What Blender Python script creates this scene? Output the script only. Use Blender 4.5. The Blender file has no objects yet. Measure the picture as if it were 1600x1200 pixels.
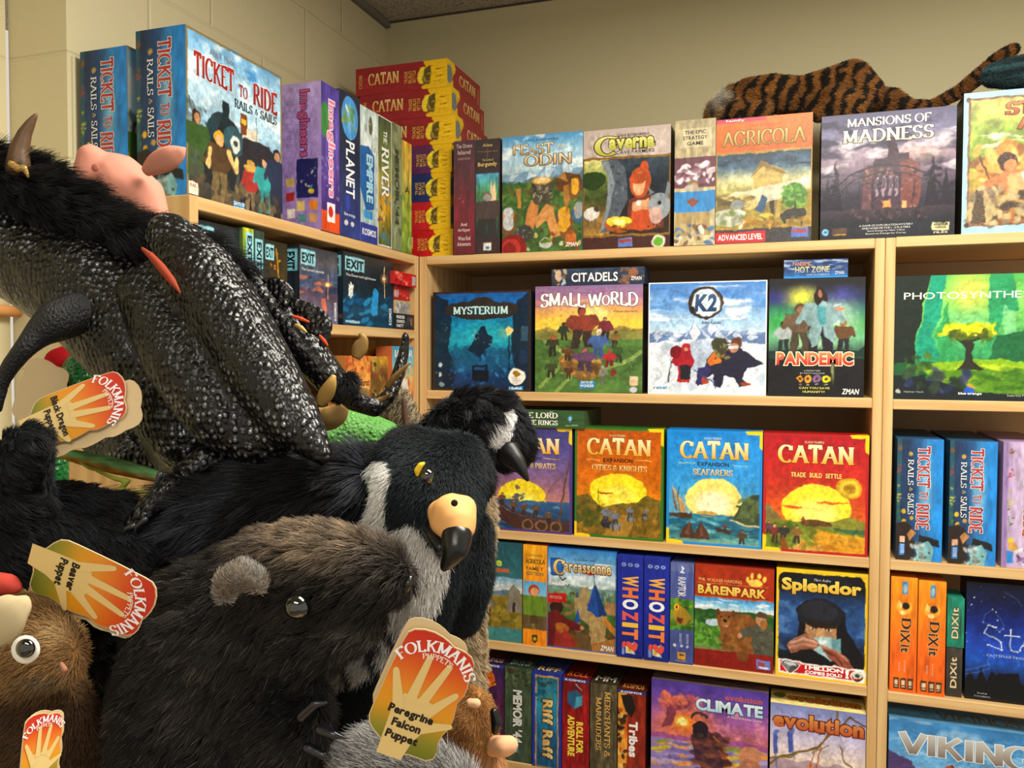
import bpy, bmesh, math, random
import numpy as np
from mathutils import Vector, Matrix, Euler
C = bpy.context.scene
COL = C.collection
PI = math.pi

# ------------------------------------------------------------------ camera
CAM = Vector((1.006, -2.125, 1.45))
_yaw, _pit, _rol, FPX = math.radians(18.8615), math.radians(1.8764), math.radians(0.1831), 1279.23
_f = Vector((-math.sin(_yaw) * math.cos(_pit), math.cos(_yaw) * math.cos(_pit), -math.sin(_pit)))
_r0 = Vector((math.cos(_yaw), math.sin(_yaw), 0))
_u0 = _r0.cross(_f)
_r = _r0 * math.cos(_rol) + _u0 * math.sin(_rol)
_u = -_r0 * math.sin(_rol) + _u0 * math.cos(_rol)
cd = bpy.data.cameras.new('camera')
cam = bpy.data.objects.new('camera', cd)
COL.objects.link(cam)
cam.matrix_world = Matrix(((_r.x, _u.x, -_f.x, CAM.x), (_r.y, _u.y, -_f.y, CAM.y), (_r.z, _u.z, -_f.z, CAM.z), (0, 0, 0, 1)))
cd.sensor_width = 36
cd.lens = 36 * FPX / 1600
cd.clip_start = 0.05
C.camera = cam


def PX(px, py, X=None, Y=None, Z=None, d=None):
    """a point of the room measured off the photograph: the sight line through a pixel, cut by a plane or at a depth"""
    v = _r * ((px - 800) / FPX) + _u * (-(py - 600) / FPX) + _f
    if d is not None: t = d
    elif X is not None: t = (X - CAM.x) / v.x
    elif Y is not None: t = (Y - CAM.y) / v.y
    else: t = (Z - CAM.z) / v.z
    return CAM + v * t


# ------------------------------------------------------------------ world, lamps, exposure
C.view_settings.view_transform = 'Standard'
C.view_settings.look = 'None'
C.view_settings.gamma = 1
C.view_settings.use_curve_mapping = False
C.view_settings.exposure = 0.0
wd = bpy.data.worlds.new('world')
C.world = wd
wd.use_nodes = True
wd.node_tree.nodes['Background'].inputs[0].default_value = (1.0, 0.93, 0.80, 1)
wd.node_tree.nodes['Background'].inputs[1].default_value = 0.72


def lamp(name, loc, size, power, rot=(0, 0, 0), col=(1, 0.94, 0.82)):
    l = bpy.data.lights.new(name, 'AREA')
    l.shape = 'RECTANGLE'
    l.size, l.size_y = size
    l.energy = power
    l.color = col
    o = bpy.data.objects.new(name, l)
    COL.objects.link(o)
    o.location = loc
    o.rotation_euler = rot
    return o


BW, LW = 0.40, -0.313           # the back wall and the left wall
CEIL = PX(603, 35, Y=BW).z
lamp('ceiling_lamp', (1.35, -1.15, CEIL - 0.06), (1.2, 0.6), 66)
lamp('ceiling_lamp', (1.1, -3.0, CEIL - 0.06), (1.2, 0.6), 28)

# ------------------------------------------------------------------ materials
MATS = {}


def lin(c):
    c = np.asarray(c, float)
    return np.where(c <= 0.04045, c / 12.92, ((c + 0.055) / 1.055) ** 2.4)


def hx(s):
    return tuple(int(s[i:i + 2], 16) / 255 for i in (0, 2, 4))


def L4(c):
    if isinstance(c, str): c = hx(c)
    return tuple(lin(c)) + (1.0,)


def newmat(name, rough=0.5, spec=0.5):
    m = bpy.data.materials.new(name)
    m.use_nodes = True
    b = m.node_tree.nodes['Principled BSDF']
    b.inputs['Roughness'].default_value = rough
    b.inputs['Specular IOR Level'].default_value = spec
    return m, m.node_tree, b


def plain(col, rough=0.5, spec=0.4, metal=0.0, coat=0.0):
    k = ('plain', col, rough, spec, metal, coat)
    if k not in MATS:
        m, t, b = newmat('paint_' + str(len(MATS)), rough, spec)
        b.inputs['Base Color'].default_value = L4(col)
        b.inputs['Metallic'].default_value = metal
        b.inputs['Coat Weight'].default_value = coat
        n = t.nodes.new('ShaderNodeTexNoise')
        n.inputs['Scale'].default_value = 60
        mx = t.nodes.new('ShaderNodeMixRGB')
        mx.blend_type = 'MULTIPLY'
        mx.inputs['Fac'].default_value = 0.12
        mx.inputs['Color1'].default_value = L4(col)
        t.links.new(n.outputs['Fac'], mx.inputs['Color2'])
        t.links.new(mx.outputs[0], b.inputs['Base Color'])
        MATS[k] = m
    return MATS[k]


def bumped(t, b, height, strength, dist=0.002):
    bp = t.nodes.new('ShaderNodeBump')
    bp.inputs['Strength'].default_value = strength
    bp.inputs['Distance'].default_value = dist
    t.links.new(height, bp.inputs['Height'])
    t.links.new(bp.outputs[0], b.inputs['Normal'])
    return bp


def vcol_mat(name, rough, spec=0.4, crinkle=0.0, coat=0.0, cscale=45):
    m, t, b = newmat(name, rough, spec)
    a = t.nodes.new('ShaderNodeAttribute')
    a.attribute_name = 'Col'
    t.links.new(a.outputs['Color'], b.inputs['Base Color'])
    if coat:
        b.inputs['Coat Weight'].default_value = coat
        b.inputs['Coat Roughness'].default_value = 0.08
    if crinkle:
        n = t.nodes.new('ShaderNodeTexNoise')
        n.inputs['Scale'].default_value = cscale
        n.inputs['Detail'].default_value = 3
        n.inputs['Distortion'].default_value = 1.5
        bp = t.nodes.new('ShaderNodeBump')
        bp.inputs['Strength'].default_value = crinkle
        bp.inputs['Distance'].default_value = 0.004
        t.links.new(n.outputs['Fac'], bp.inputs['Height'])
        t.links.new(bp.outputs[0], b.inputs['Coat Normal'])
    return m


PRINT = vcol_mat('printed_card', 0.42, 0.35)
GLOSSY = vcol_mat('glossy_printed_card', 0.34, 0.3, 0.06, 0.18, 14)
SHRINK = vcol_mat('shrink_wrapped_card', 0.38, 0.3, 0.6, 0.5)
BOARD = vcol_mat('coloured_card', 0.45, 0.35)


def wood_mat():
    m, t, b = newmat('pine_wood', 0.45, 0.35)
    tc = t.nodes.new('ShaderNodeTexCoord')
    mp = t.nodes.new('ShaderNodeMapping')
    at = t.nodes.new('ShaderNodeObjectInfo')
    ad = t.nodes.new('ShaderNodeVectorMath')
    t.links.new(tc.outputs['Object'], ad.inputs[0])
    t.links.new(at.outputs['Random'], ad.inputs[1])
    t.links.new(ad.outputs[0], mp.inputs['Vector'])
    mp.inputs['Scale'].default_value = (1.6, 22, 22)
    n = t.nodes.new('ShaderNodeTexNoise')
    n.inputs['Scale'].default_value = 3.0
    n.inputs['Detail'].default_value = 4
    n.inputs['Distortion'].default_value = 0.6
    t.links.new(mp.outputs[0], n.inputs['Vector'])
    w = t.nodes.new('ShaderNodeTexWave')
    w.wave_type = 'RINGS'
    w.rings_direction = 'X'
    w.inputs['Scale'].default_value = 0.55
    w.inputs['Distortion'].default_value = 5
    w.inputs['Detail'].default_value = 2
    w.inputs['Detail Scale'].default_value = 1.2
    t.links.new(mp.outputs[0], w.inputs['Vector'])
    r = t.nodes.new('ShaderNodeValToRGB')
    r.color_ramp.elements[0].position = 0.25
    r.color_ramp.elements[0].color = L4('C89C62')
    r.color_ramp.elements[1].position = 0.75
    r.color_ramp.elements[1].color = L4('DCB982')
    mx = t.nodes.new('ShaderNodeMath')
    mx.operation = 'MULTIPLY_ADD'
    mx.inputs[1].default_value = 0.35
    t.links.new(w.outputs['Fac'], mx.inputs[0])
    sc = t.nodes.new('ShaderNodeMath')
    sc.operation = 'MULTIPLY'
    sc.inputs[1].default_value = 0.75
    t.links.new(n.outputs['Fac'], sc.inputs[0])
    t.links.new(sc.outputs[0], mx.inputs[2])
    t.links.new(mx.outputs[0], r.inputs['Fac'])
    t.links.new(r.outputs[0], b.inputs['Base Color'])
    bumped(t, b, mx.outputs[0], 0.08, 0.001)
    return m


WOOD = wood_mat()


def wall_mat(name, col, block):
    m, t, b = newmat(name, 0.5, 0.3)
    tc = t.nodes.new('ShaderNodeTexCoord')
    n = t.nodes.new('ShaderNodeTexNoise')
    n.inputs['Scale'].default_value = 90 if not block else 45
    n.inputs['Detail'].default_value = 5
    t.links.new(tc.outputs['Object'], n.inputs['Vector'])
    b.inputs['Base Color'].default_value = L4(col)
    if block:
        sp = t.nodes.new('ShaderNodeSeparateXYZ')
        cb = t.nodes.new('ShaderNodeCombineXYZ')
        t.links.new(tc.outputs['Object'], sp.inputs[0])
        ad = t.nodes.new('ShaderNodeMath')
        t.links.new(sp.outputs[0], ad.inputs[0])
        t.links.new(sp.outputs[1], ad.inputs[1])
        t.links.new(ad.outputs[0], cb.inputs[0])
        t.links.new(sp.outputs[2], cb.inputs[1])
        k = t.nodes.new('ShaderNodeTexBrick')
        k.inputs['Scale'].default_value = 1
        k.inputs['Brick Width'].default_value = 0.40
        k.inputs['Row Height'].default_value = 0.203
        k.inputs['Mortar Size'].default_value = 0.006
        k.inputs['Mortar Smooth'].default_value = 0.9
        t.links.new(cb.outputs[0], k.inputs['Vector'])
        m2 = t.nodes.new('ShaderNodeMath')
        m2.operation = 'MULTIPLY_ADD'
        m2.inputs[1].default_value = -1.2
        sc = t.nodes.new('ShaderNodeMath')
        sc.operation = 'MULTIPLY'
        sc.inputs[1].default_value = 0.35
        t.links.new(n.outputs['Fac'], sc.inputs[0])
        t.links.new(k.outputs['Fac'], m2.inputs[0])
        t.links.new(sc.outputs[0], m2.inputs[2])
        bumped(t, b, m2.outputs[0], 0.5, 0.004)
    else:
        bumped(t, b, n.outputs['Fac'], 0.18, 0.002)
    return m


WALLB = wall_mat('cream_paint', 'CBC199', False)
WALLL = wall_mat('cream_painted_block', 'D8CDA6', True)


def ceil_mat():
    m, t, b = newmat('speckled_ceiling_tile', 0.9, 0.1)
    n = t.nodes.new('ShaderNodeTexNoise')
    n.inputs['Scale'].default_value = 160
    n.inputs['Detail'].default_value = 3
    tc = t.nodes.new('ShaderNodeTexCoord')
    t.links.new(tc.outputs['Object'], n.inputs['Vector'])
    r = t.nodes.new('ShaderNodeValToRGB')
    r.color_ramp.elements[0].position = 0.38
    r.color_ramp.elements[0].color = L4('8B8378')
    r.color_ramp.elements[1].position = 0.5
    r.color_ramp.elements[1].color = L4('BDB5A6')
    t.links.new(n.outputs['Fac'], r.inputs['Fac'])
    t.links.new(r.outputs[0], b.inputs['Base Color'])
    bumped(t, b, n.outputs['Fac'], 0.3, 0.002)
    return m


# ------------------------------------------------------------------ mesh helpers
def mesh_obj(name, verts, faces, mat=None, parent=None, smooth=False, col=None):
    me = bpy.data.meshes.new(name)
    me.from_pydata([tuple(v) for v in verts], [], faces)
    if mat: me.materials.append(mat)
    if smooth: me.shade_smooth()
    if col is not None:
        a = me.color_attributes.new('Col', 'FLOAT_COLOR', 'POINT')
        c4 = np.ones((len(verts), 4), np.float32)
        c4[:, :3] = lin(col)
        a.data.foreach_set('color', c4.ravel())
    o = bpy.data.objects.new(name, me)
    COL.objects.link(o)
    if parent: o.parent = parent
    return o


def tag(o, label=None, cat=None, group=None, kind=None):
    if label: o['label'] = label
    if cat: o['category'] = cat
    if group: o['group'] = group
    if kind: o['kind'] = kind
    return o


def empty(name, loc=(0, 0, 0), rz=0):
    o = bpy.data.objects.new(name, None)
    COL.objects.link(o)
    o.location = loc
    o.rotation_euler = (0, 0, rz)
    o.empty_display_size = 0.05
    return o


def bevel_box(name, lo, hi, mat, parent=None, bev=0.0015, seg=1):
    bm = bmesh.new()
    bmesh.ops.create_cube(bm, size=1)
    lo, hi = Vector(lo), Vector(hi)
    for v in bm.verts:
        v.co = Vector([lo[i] + (v.co[i] + 0.5) * (hi[i] - lo[i]) for i in range(3)])
    if bev: bmesh.ops.bevel(bm, geom=list(bm.edges), offset=bev, segments=seg, affect='EDGES', profile=0.5)
    me = bpy.data.meshes.new(name)
    bm.to_mesh(me)
    bm.free()
    me.materials.append(mat)
    o = bpy.data.objects.new(name, me)
    COL.objects.link(o)
    if parent: o.parent = parent
    return o


def centred(name, lo, hi, mat, parent, rot=None, bev=0.0015):
    """a board whose own X axis runs along its grain"""
    lo, hi = Vector(lo), Vector(hi)
    c = (lo + hi) / 2
    s = (hi - lo) / 2
    if rot == 'z': h = Vector((s.z, s.y, s.x)); e = (0, -PI / 2, 0)
    elif rot == 'y': h = Vector((s.y, s.x, s.z)); e = (0, 0, PI / 2)
    else: h = s; e = (0, 0, 0)
    o = bevel_box(name, -h, h, mat, parent, bev)
    o.location = c
    o.rotation_euler = e
    return o


# ------------------------------------------------------------------ the room
LEND = PX(103, 0, X=LW).y        # where the left wall ends in an opening


def structure(name, lo, hi, mat):
    return tag(bevel_box(name, lo, hi, mat, None, 0), kind='structure')


structure('wall_back', (-1.6, BW, 0), (3.2, BW + 0.12, CEIL), WALLB)
JAMB = PX(12, 0, Y=LEND).x
structure('wall_left', (JAMB, LEND, 0), (LW, BW, CEIL), WALLL)
structure('wall_left_near', (JAMB - 0.35, -3.9, 0), (JAMB, LEND - 0.006, CEIL), WALLL)
structure('floor', (-1.6, -4.2, -0.1), (3.2, BW, 0), plain('8A7F70', 0.6))
structure('ceiling', (-1.6, -4.2, CEIL), (3.2, BW + 0.12, CEIL + 0.05), ceil_mat())
tr = bevel_box('trim_1', (LW, LEND, CEIL - 0.022), (LW + 0.018, BW, CEIL - 0.001), plain('7E776C', 0.7), None, 0.001)
tag(tr, kind='structure')
tr = bevel_box('trim_2', (LW + 0.018, BW - 0.004, CEIL - 0.006), (3.2, BW - 0.0005, CEIL - 0.0005), plain('4A443C', 0.8), None, 0)
tag(tr, kind='structure')


def lamp_case(x, y, w, h, label):
    t = tag(empty('ceiling_light', (x, y, CEIL - 0.045)), label, 'light', 'ceiling lights')
    bm = []
    for lo, hi in (((-w / 2 - .04, -h / 2 - .04, 0), (w / 2 + .04, -h / 2, .045)), ((-w / 2 - .04, h / 2, 0), (w / 2 + .04, h / 2 + .04, .045)),
                   ((-w / 2 - .04, -h / 2, 0), (-w / 2, h / 2, .045)), ((w / 2, -h / 2, 0), (w / 2 + .04, h / 2, .045))):
        bm.append((lo, hi))
    vs, fs = [], []
    for lo, hi in bm:
        k = len(vs)
        vs += [(a, b, c) for a in (lo[0], hi[0]) for b in (lo[1], hi[1]) for c in (lo[2], hi[2])]
        fs += [tuple(k + i for i in f) for f in ((0, 1, 3, 2), (4, 6, 7, 5), (0, 4, 5, 1), (2, 3, 7, 6), (0, 2, 6, 4), (1, 5, 7, 3))]
    mesh_obj('frame', vs, fs, plain('D8D4CC', 0.5), t)
    return t


lamp_case(1.35, -1.15, 1.2, 0.6, 'rectangular ceiling light in front of the shelves')
lamp_case(1.1, -3.0, 1.2, 0.6, 'rectangular ceiling light behind the viewer')

# ------------------------------------------------------------------ the shelves
T = 0.024
ZT, Z2, Z3, Z4, Z5 = 1.711 + T, 1.331 + T, 0.9456 + T, 0.633 + T, 0.30 + T     # upper faces of the boards of the back units
DEP = 0.36
PT = 0.022


def unit_back(name, x0, x1, levels, label):
    t = tag(empty(name, (x0, 0, 0)), label, 'shelf unit')
    w = x1 - x0
    for a in (0, w - PT): centred('side_panel', (a, 0, 0), (a + PT, DEP, ZT - 0.0005), WOOD, t, 'z')
    for i, z in enumerate(levels):
        centred('shelf', (PT + .0003, 0.001, z - T), (w - PT - .0003, DEP - .001, z), WOOD, t)
    bevel_box('back_panel', (PT, DEP - .006, 0.02), (w - PT, DEP, ZT - T - .001), plain('B89C78', 0.7), t, 0)
    return t


UX = 1.189 + PT
unit_back('shelf_unit', 0.0, UX, (ZT, Z2, Z3, Z4, Z5), 'pine shelf unit on the back wall, the one that starts in the corner')
unit_back('shelf_unit', UX + .001, UX + 1.25, (ZT + .001, Z2 - .002, Z3, Z4 - .006, Z5), 'pine shelf unit right of the first, cut by the right edge')
LY0 = -0.936
LD = -LW - 0.006
t = tag(empty('shelf_unit', (0, LY0, 0)), 'pine shelf unit along the left wall behind the puppets', 'shelf unit')
LZ = (ZT, 1.501 + T, 1.275 + T, 0.95, 0.62)
for a in (0, -LY0 - PT - 0.002): centred('side_panel', (-LD, a, 0), (0, a + PT, ZT), WOOD, t, 'z')
for z in LZ: centred('shelf', (-LD, PT + .0003, z - T), (-.001, -LY0 - PT - .0023, z), WOOD, t, 'y')
bevel_box('back_panel', (-LD, PT, .02), (-LD + .005, -LY0 - PT - .003, ZT - T - .001), plain('B89C78', 0.7), t, 0)

# ------------------------------------------------------------------ printing: lettering
CHARS = 'ABCDEFGHIJKLMNOPQRSTUVWXYZabcdefghijklmnopqrstuvwxyz0123456789?!&.:-+Ä™\''
OFFS = {'r': 0.0, 'b': 0.022, 'x': 0.045, 'o': 0.075, 'O': 0.10}
GLY = {}


def load_glyphs():
    tmp = []
    for k, off in OFFS.items():
        for ch in CHARS:
            c = bpy.data.curves.new('glyph', 'FONT')
            c.body = ch
            c.offset = off
            c.resolution_u = 3
            o = bpy.data.objects.new('glyph', c)
            COL.objects.link(o)
            tmp.append((k, ch, o))
    dg = bpy.context.evaluated_depsgraph_get()
    dg.update()
    for k, ch, o in tmp:
        me = o.evaluated_get(dg).to_mesh()
        v = np.array([tuple(p.co)[:2] for p in me.vertices]).reshape(-1, 2)
        f = [tuple(p.vertices) for p in me.polygons]
        GLY[k, ch] = (v, f)
        o.evaluated_get(dg).to_mesh_clear()
    for k, ch, o in tmp:
        c = o.data
        bpy.data.objects.remove(o)
        bpy.data.curves.remove(c)
    for f in list(bpy.data.fonts):
        if not f.users: bpy.data.fonts.remove(f)
    for ch in CHARS:
        v = GLY['r', ch][0]
        x0, x1 = (v[:, 0].min(), v[:, 0].max()) if len(v) else (0, .3)
        for k in OFFS:
            a, f = GLY[k, ch]
            GLY[k, ch] = (a - (x0, 0) if len(a) else a, f)
        GLY['w', ch] = x1 - x0
        GLY['h'] = GLY['r', 'H'][0][:, 1].max()


load_glyphs()


def arc(cx, cy, rx, ry, a0, a1, n=12):
    return [(cx + rx * math.cos(math.radians(a0 + (a1 - a0) * i / n)), cy + ry * math.sin(math.radians(a0 + (a1 - a0) * i / n))) for i in range(n + 1)]


# serif capitals as pen strokes on a unit-high body: (width, strokes)
SER = {
 'A': (.78, [[(.02, 0), (.39, 1)], [(.39, 1), (.76, 0)], [(.17, .36), (.62, .36)]]),
 'B': (.62, [[(.1, 0), (.1, 1)], [(.1, 1), (.3, 1)] + arc(.3, .76, .24, .24, 90, -90) + [(.1, .52)], [(.3, .52)] + arc(.3, .26, .3, .26, 90, -90) + [(.1, 0)]]),
 'C': (.74, [arc(.42, .5, .4, .5, 48, 312, 18), [(.69, .98), (.69, .72)]]),
 'D': (.76, [[(.1, 0), (.1, 1)], [(.1, 1), (.28, 1)] + arc(.28, .5, .44, .5, 90, -90, 16) + [(.1, 0)]]),
 'E': (.6, [[(.1, 0), (.1, 1)], [(.1, 1), (.56, 1), (.56, .86)], [(.1, .52), (.44, .52)], [(.1, 0), (.58, 0), (.58, .16)]]),
 'F': (.56, [[(.1, 0), (.1, 1)], [(.1, 1), (.55, 1), (.55, .84)], [(.1, .52), (.44, .52)]]),
 'G': (.8, [arc(.42, .5, .4, .5, 48, 312, 18), [(.72, .42), (.72, .06)], [(.52, .42), (.84, .42)], [(.69, .98), (.69, .76)]]),
 'H': (.78, [[(.1, 0), (.1, 1)], [(.68, 0), (.68, 1)], [(.1, .52), (.68, .52)]]),
 'I': (.24, [[(.12, 0), (.12, 1)]]),
 'J': (.4, [[(.26, 1), (.26, .15)] + arc(.1, .12, .16, .14, 0, -120, 6)]),
 'K': (.74, [[(.1, 0), (.1, 1)], [(.66, 1), (.14, .46)], [(.28, .58), (.7, 0)]]),
 'L': (.58, [[(.1, 0), (.1, 1)], [(.1, 0), (.56, 0), (.56, .18)]]),
 'M': (.92, [[(.1, 0), (.12, 1)], [(.12, 1), (.46, .1)], [(.46, .1), (.8, 1)], [(.8, 1), (.82, 0)]]),
 'N': (.8, [[(.1, 0), (.1, 1)], [(.1, 1), (.7, 0)], [(.7, 0), (.7, 1)]]),
 'O': (.82, [arc(.41, .5, .38, .5, 0, 360, 24)]),
 'P': (.6, [[(.1, 0), (.1, 1)], [(.1, 1), (.3, 1)] + arc(.3, .74, .27, .26, 90, -90) + [(.1, .48)]]),
 'Q': (.82, [arc(.41, .5, .38, .5, 0, 360, 24), [(.45, .15), (.8, -.18)]]),
 'R': (.7, [[(.1, 0), (.1, 1)], [(.1, 1), (.3, 1)] + arc(.3, .75, .26, .25, 90, -90) + [(.1, .5)], [(.32, .5), (.68, 0)]]),
 'S': (.56, [arc(.28, .75, .22, .25, 40, 250, 12) + arc(.28, .26, .25, .26, 80, -150, 12)[1:], [(.5, 1), (.49, .78)], [(.05, .02), (.04, .26)]]),
 'T': (.68, [[(.34, 0), (.34, 1)], [(.03, .82), (.03, 1), (.65, 1), (.65, .82)]]),
 'U': (.76, [[(.1, 1), (.1, .3)] + arc(.37, .3, .27, .3, 180, 360, 12) + [(.64, 1)]]),
 'V': (.76, [[(.02, 1), (.38, 0)], [(.38, 0), (.74, 1)]]),
 'W': (1.05, [[(.02, 1), (.28, 0)], [(.28, 0), (.52, .9)], [(.52, .9), (.78, 0)], [(.78, 0), (1.03, 1)]]),
 'X': (.74, [[(.06, 1), (.68, 0)], [(.66, 1), (.06, 0)]]),
 'Y': (.72, [[(.03, 1), (.36, .48)], [(.69, 1), (.36, .48)], [(.36, .5), (.36, 0)]]),
 'Z': (.64, [[(.06, .82), (.06, 1), (.58, 1), (.05, 0), (.6, 0), (.6, .18)]]),
 '&': (.8, [[(.74, .02), (.22, .72)] + arc(.36, .82, .15, .17, 200, -20, 8) + [(.1, .4)] + arc(.3, .22, .25, .22, 140, 330, 10) + [(.72, .5)]]),
}


def strip(pts, thick, thin, grow):
    p = np.array(pts, float)
    d = np.diff(p, axis=0)
    ln = np.hypot(d[:, 0], d[:, 1]) + 1e-9
    d /= ln[:, None]
    closed = np.allclose(p[0], p[-1]) and len(p) > 3
    V = []
    for i in range(len(p)):
        a = d[i - 1] if i > 0 else (d[-1] if closed else d[0])
        b = d[i] if i < len(d) else (d[0] if closed else d[-1])
        m = a + b
        m /= np.hypot(*m) + 1e-9
        hw = (thin + (thick - thin) * abs(m[1]) ** 1.3) / 2 + grow
        n = np.array((-m[1], m[0]))
        k = min(1.6, 1 / max(.35, abs(np.dot(m, a))))
        q = p[i].copy()
        if not closed:
            if i == 0: q = q - a * grow
            if i == len(p) - 1: q = q + a * grow
        V += [q + n * hw * k, q - n * hw * k]
    return np.array(V), [(2 * i, 2 * i + 1, 2 * i + 3, 2 * i + 2) for i in range(len(p) - 1)]


def serif_glyph(ch, thick, thin, grow, ser=.13):
    w, st = SER[ch]
    out = []
    for s in st:
        out.append(strip(s, thick, thin, grow))
        for e, q in ((s[0], s[1]), (s[-1], s[-2])):
            dx, dy = q[0] - e[0], q[1] - e[1]
            if abs(dy) > .5 * math.hypot(dx, dy) and (abs(e[1]) < .02 or abs(e[1] - 1) < .02) and len(s) <= 14 and ser and math.hypot(dx, dy) > .3:
                y = .028 if e[1] < .5 else .972
                a, b = ser + grow, .042 + grow
                out.append((np.array([(e[0] - a, y - b), (e[0] + a, y - b), (e[0] + a, y + b), (e[0] - a, y + b)]), [(0, 1, 2, 3)]))
    return out


def layout(s, style, wgt):
    """-> pieces [(verts, faces)] of a line of lettering with cap height 1, and its outline pieces"""
    def run(grow):
        x = 0
        out = []
        for ch in s:
            if ch == ' ':
                x += .34
                continue
            if style in 'sS':
                up = ch.upper()
                sc = 1 if ch == up else .74
                g = serif_glyph(up, wgt, wgt * .34, grow, .155 if style == 's' else 0)
                for v, f in g: out.append((v * sc + (x, 0), f))
                x += SER[up][0] * sc + (.15 if style == 's' else .10)
            else:
                k = wgt if not grow else {'r': 'x', 'b': 'o', 'x': 'O'}[wgt]
                v, f = GLY[k, ch]
                h = GLY['h']
                if len(v): out.append((v / h + (x, 0), f))
                x += GLY['w', ch] / h + (.16 if wgt != 'r' else .13)
        return out
    return run


# ------------------------------------------------------------------ printing: pictures
def sstep(x): return x * x * (3 - 2 * x)


def vnoise(h, w, cells, rng):
    g = rng.random((cells + 2, cells + 2))
    y = np.linspace(0, cells, h)
    x = np.linspace(0, cells, w)
    yi, xi = y.astype(int), x.astype(int)
    fy, fx = sstep(y - yi)[:, None], sstep(x - xi)[None, :]
    a = g[np.ix_(yi, xi)]
    b = g[np.ix_(yi, xi + 1)]
    c = g[np.ix_(yi + 1, xi)]
    d = g[np.ix_(yi + 1, xi + 1)]
    return (a * (1 - fx) + b * fx) * (1 - fy) + (c * (1 - fx) + d * fx) * fy


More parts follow.
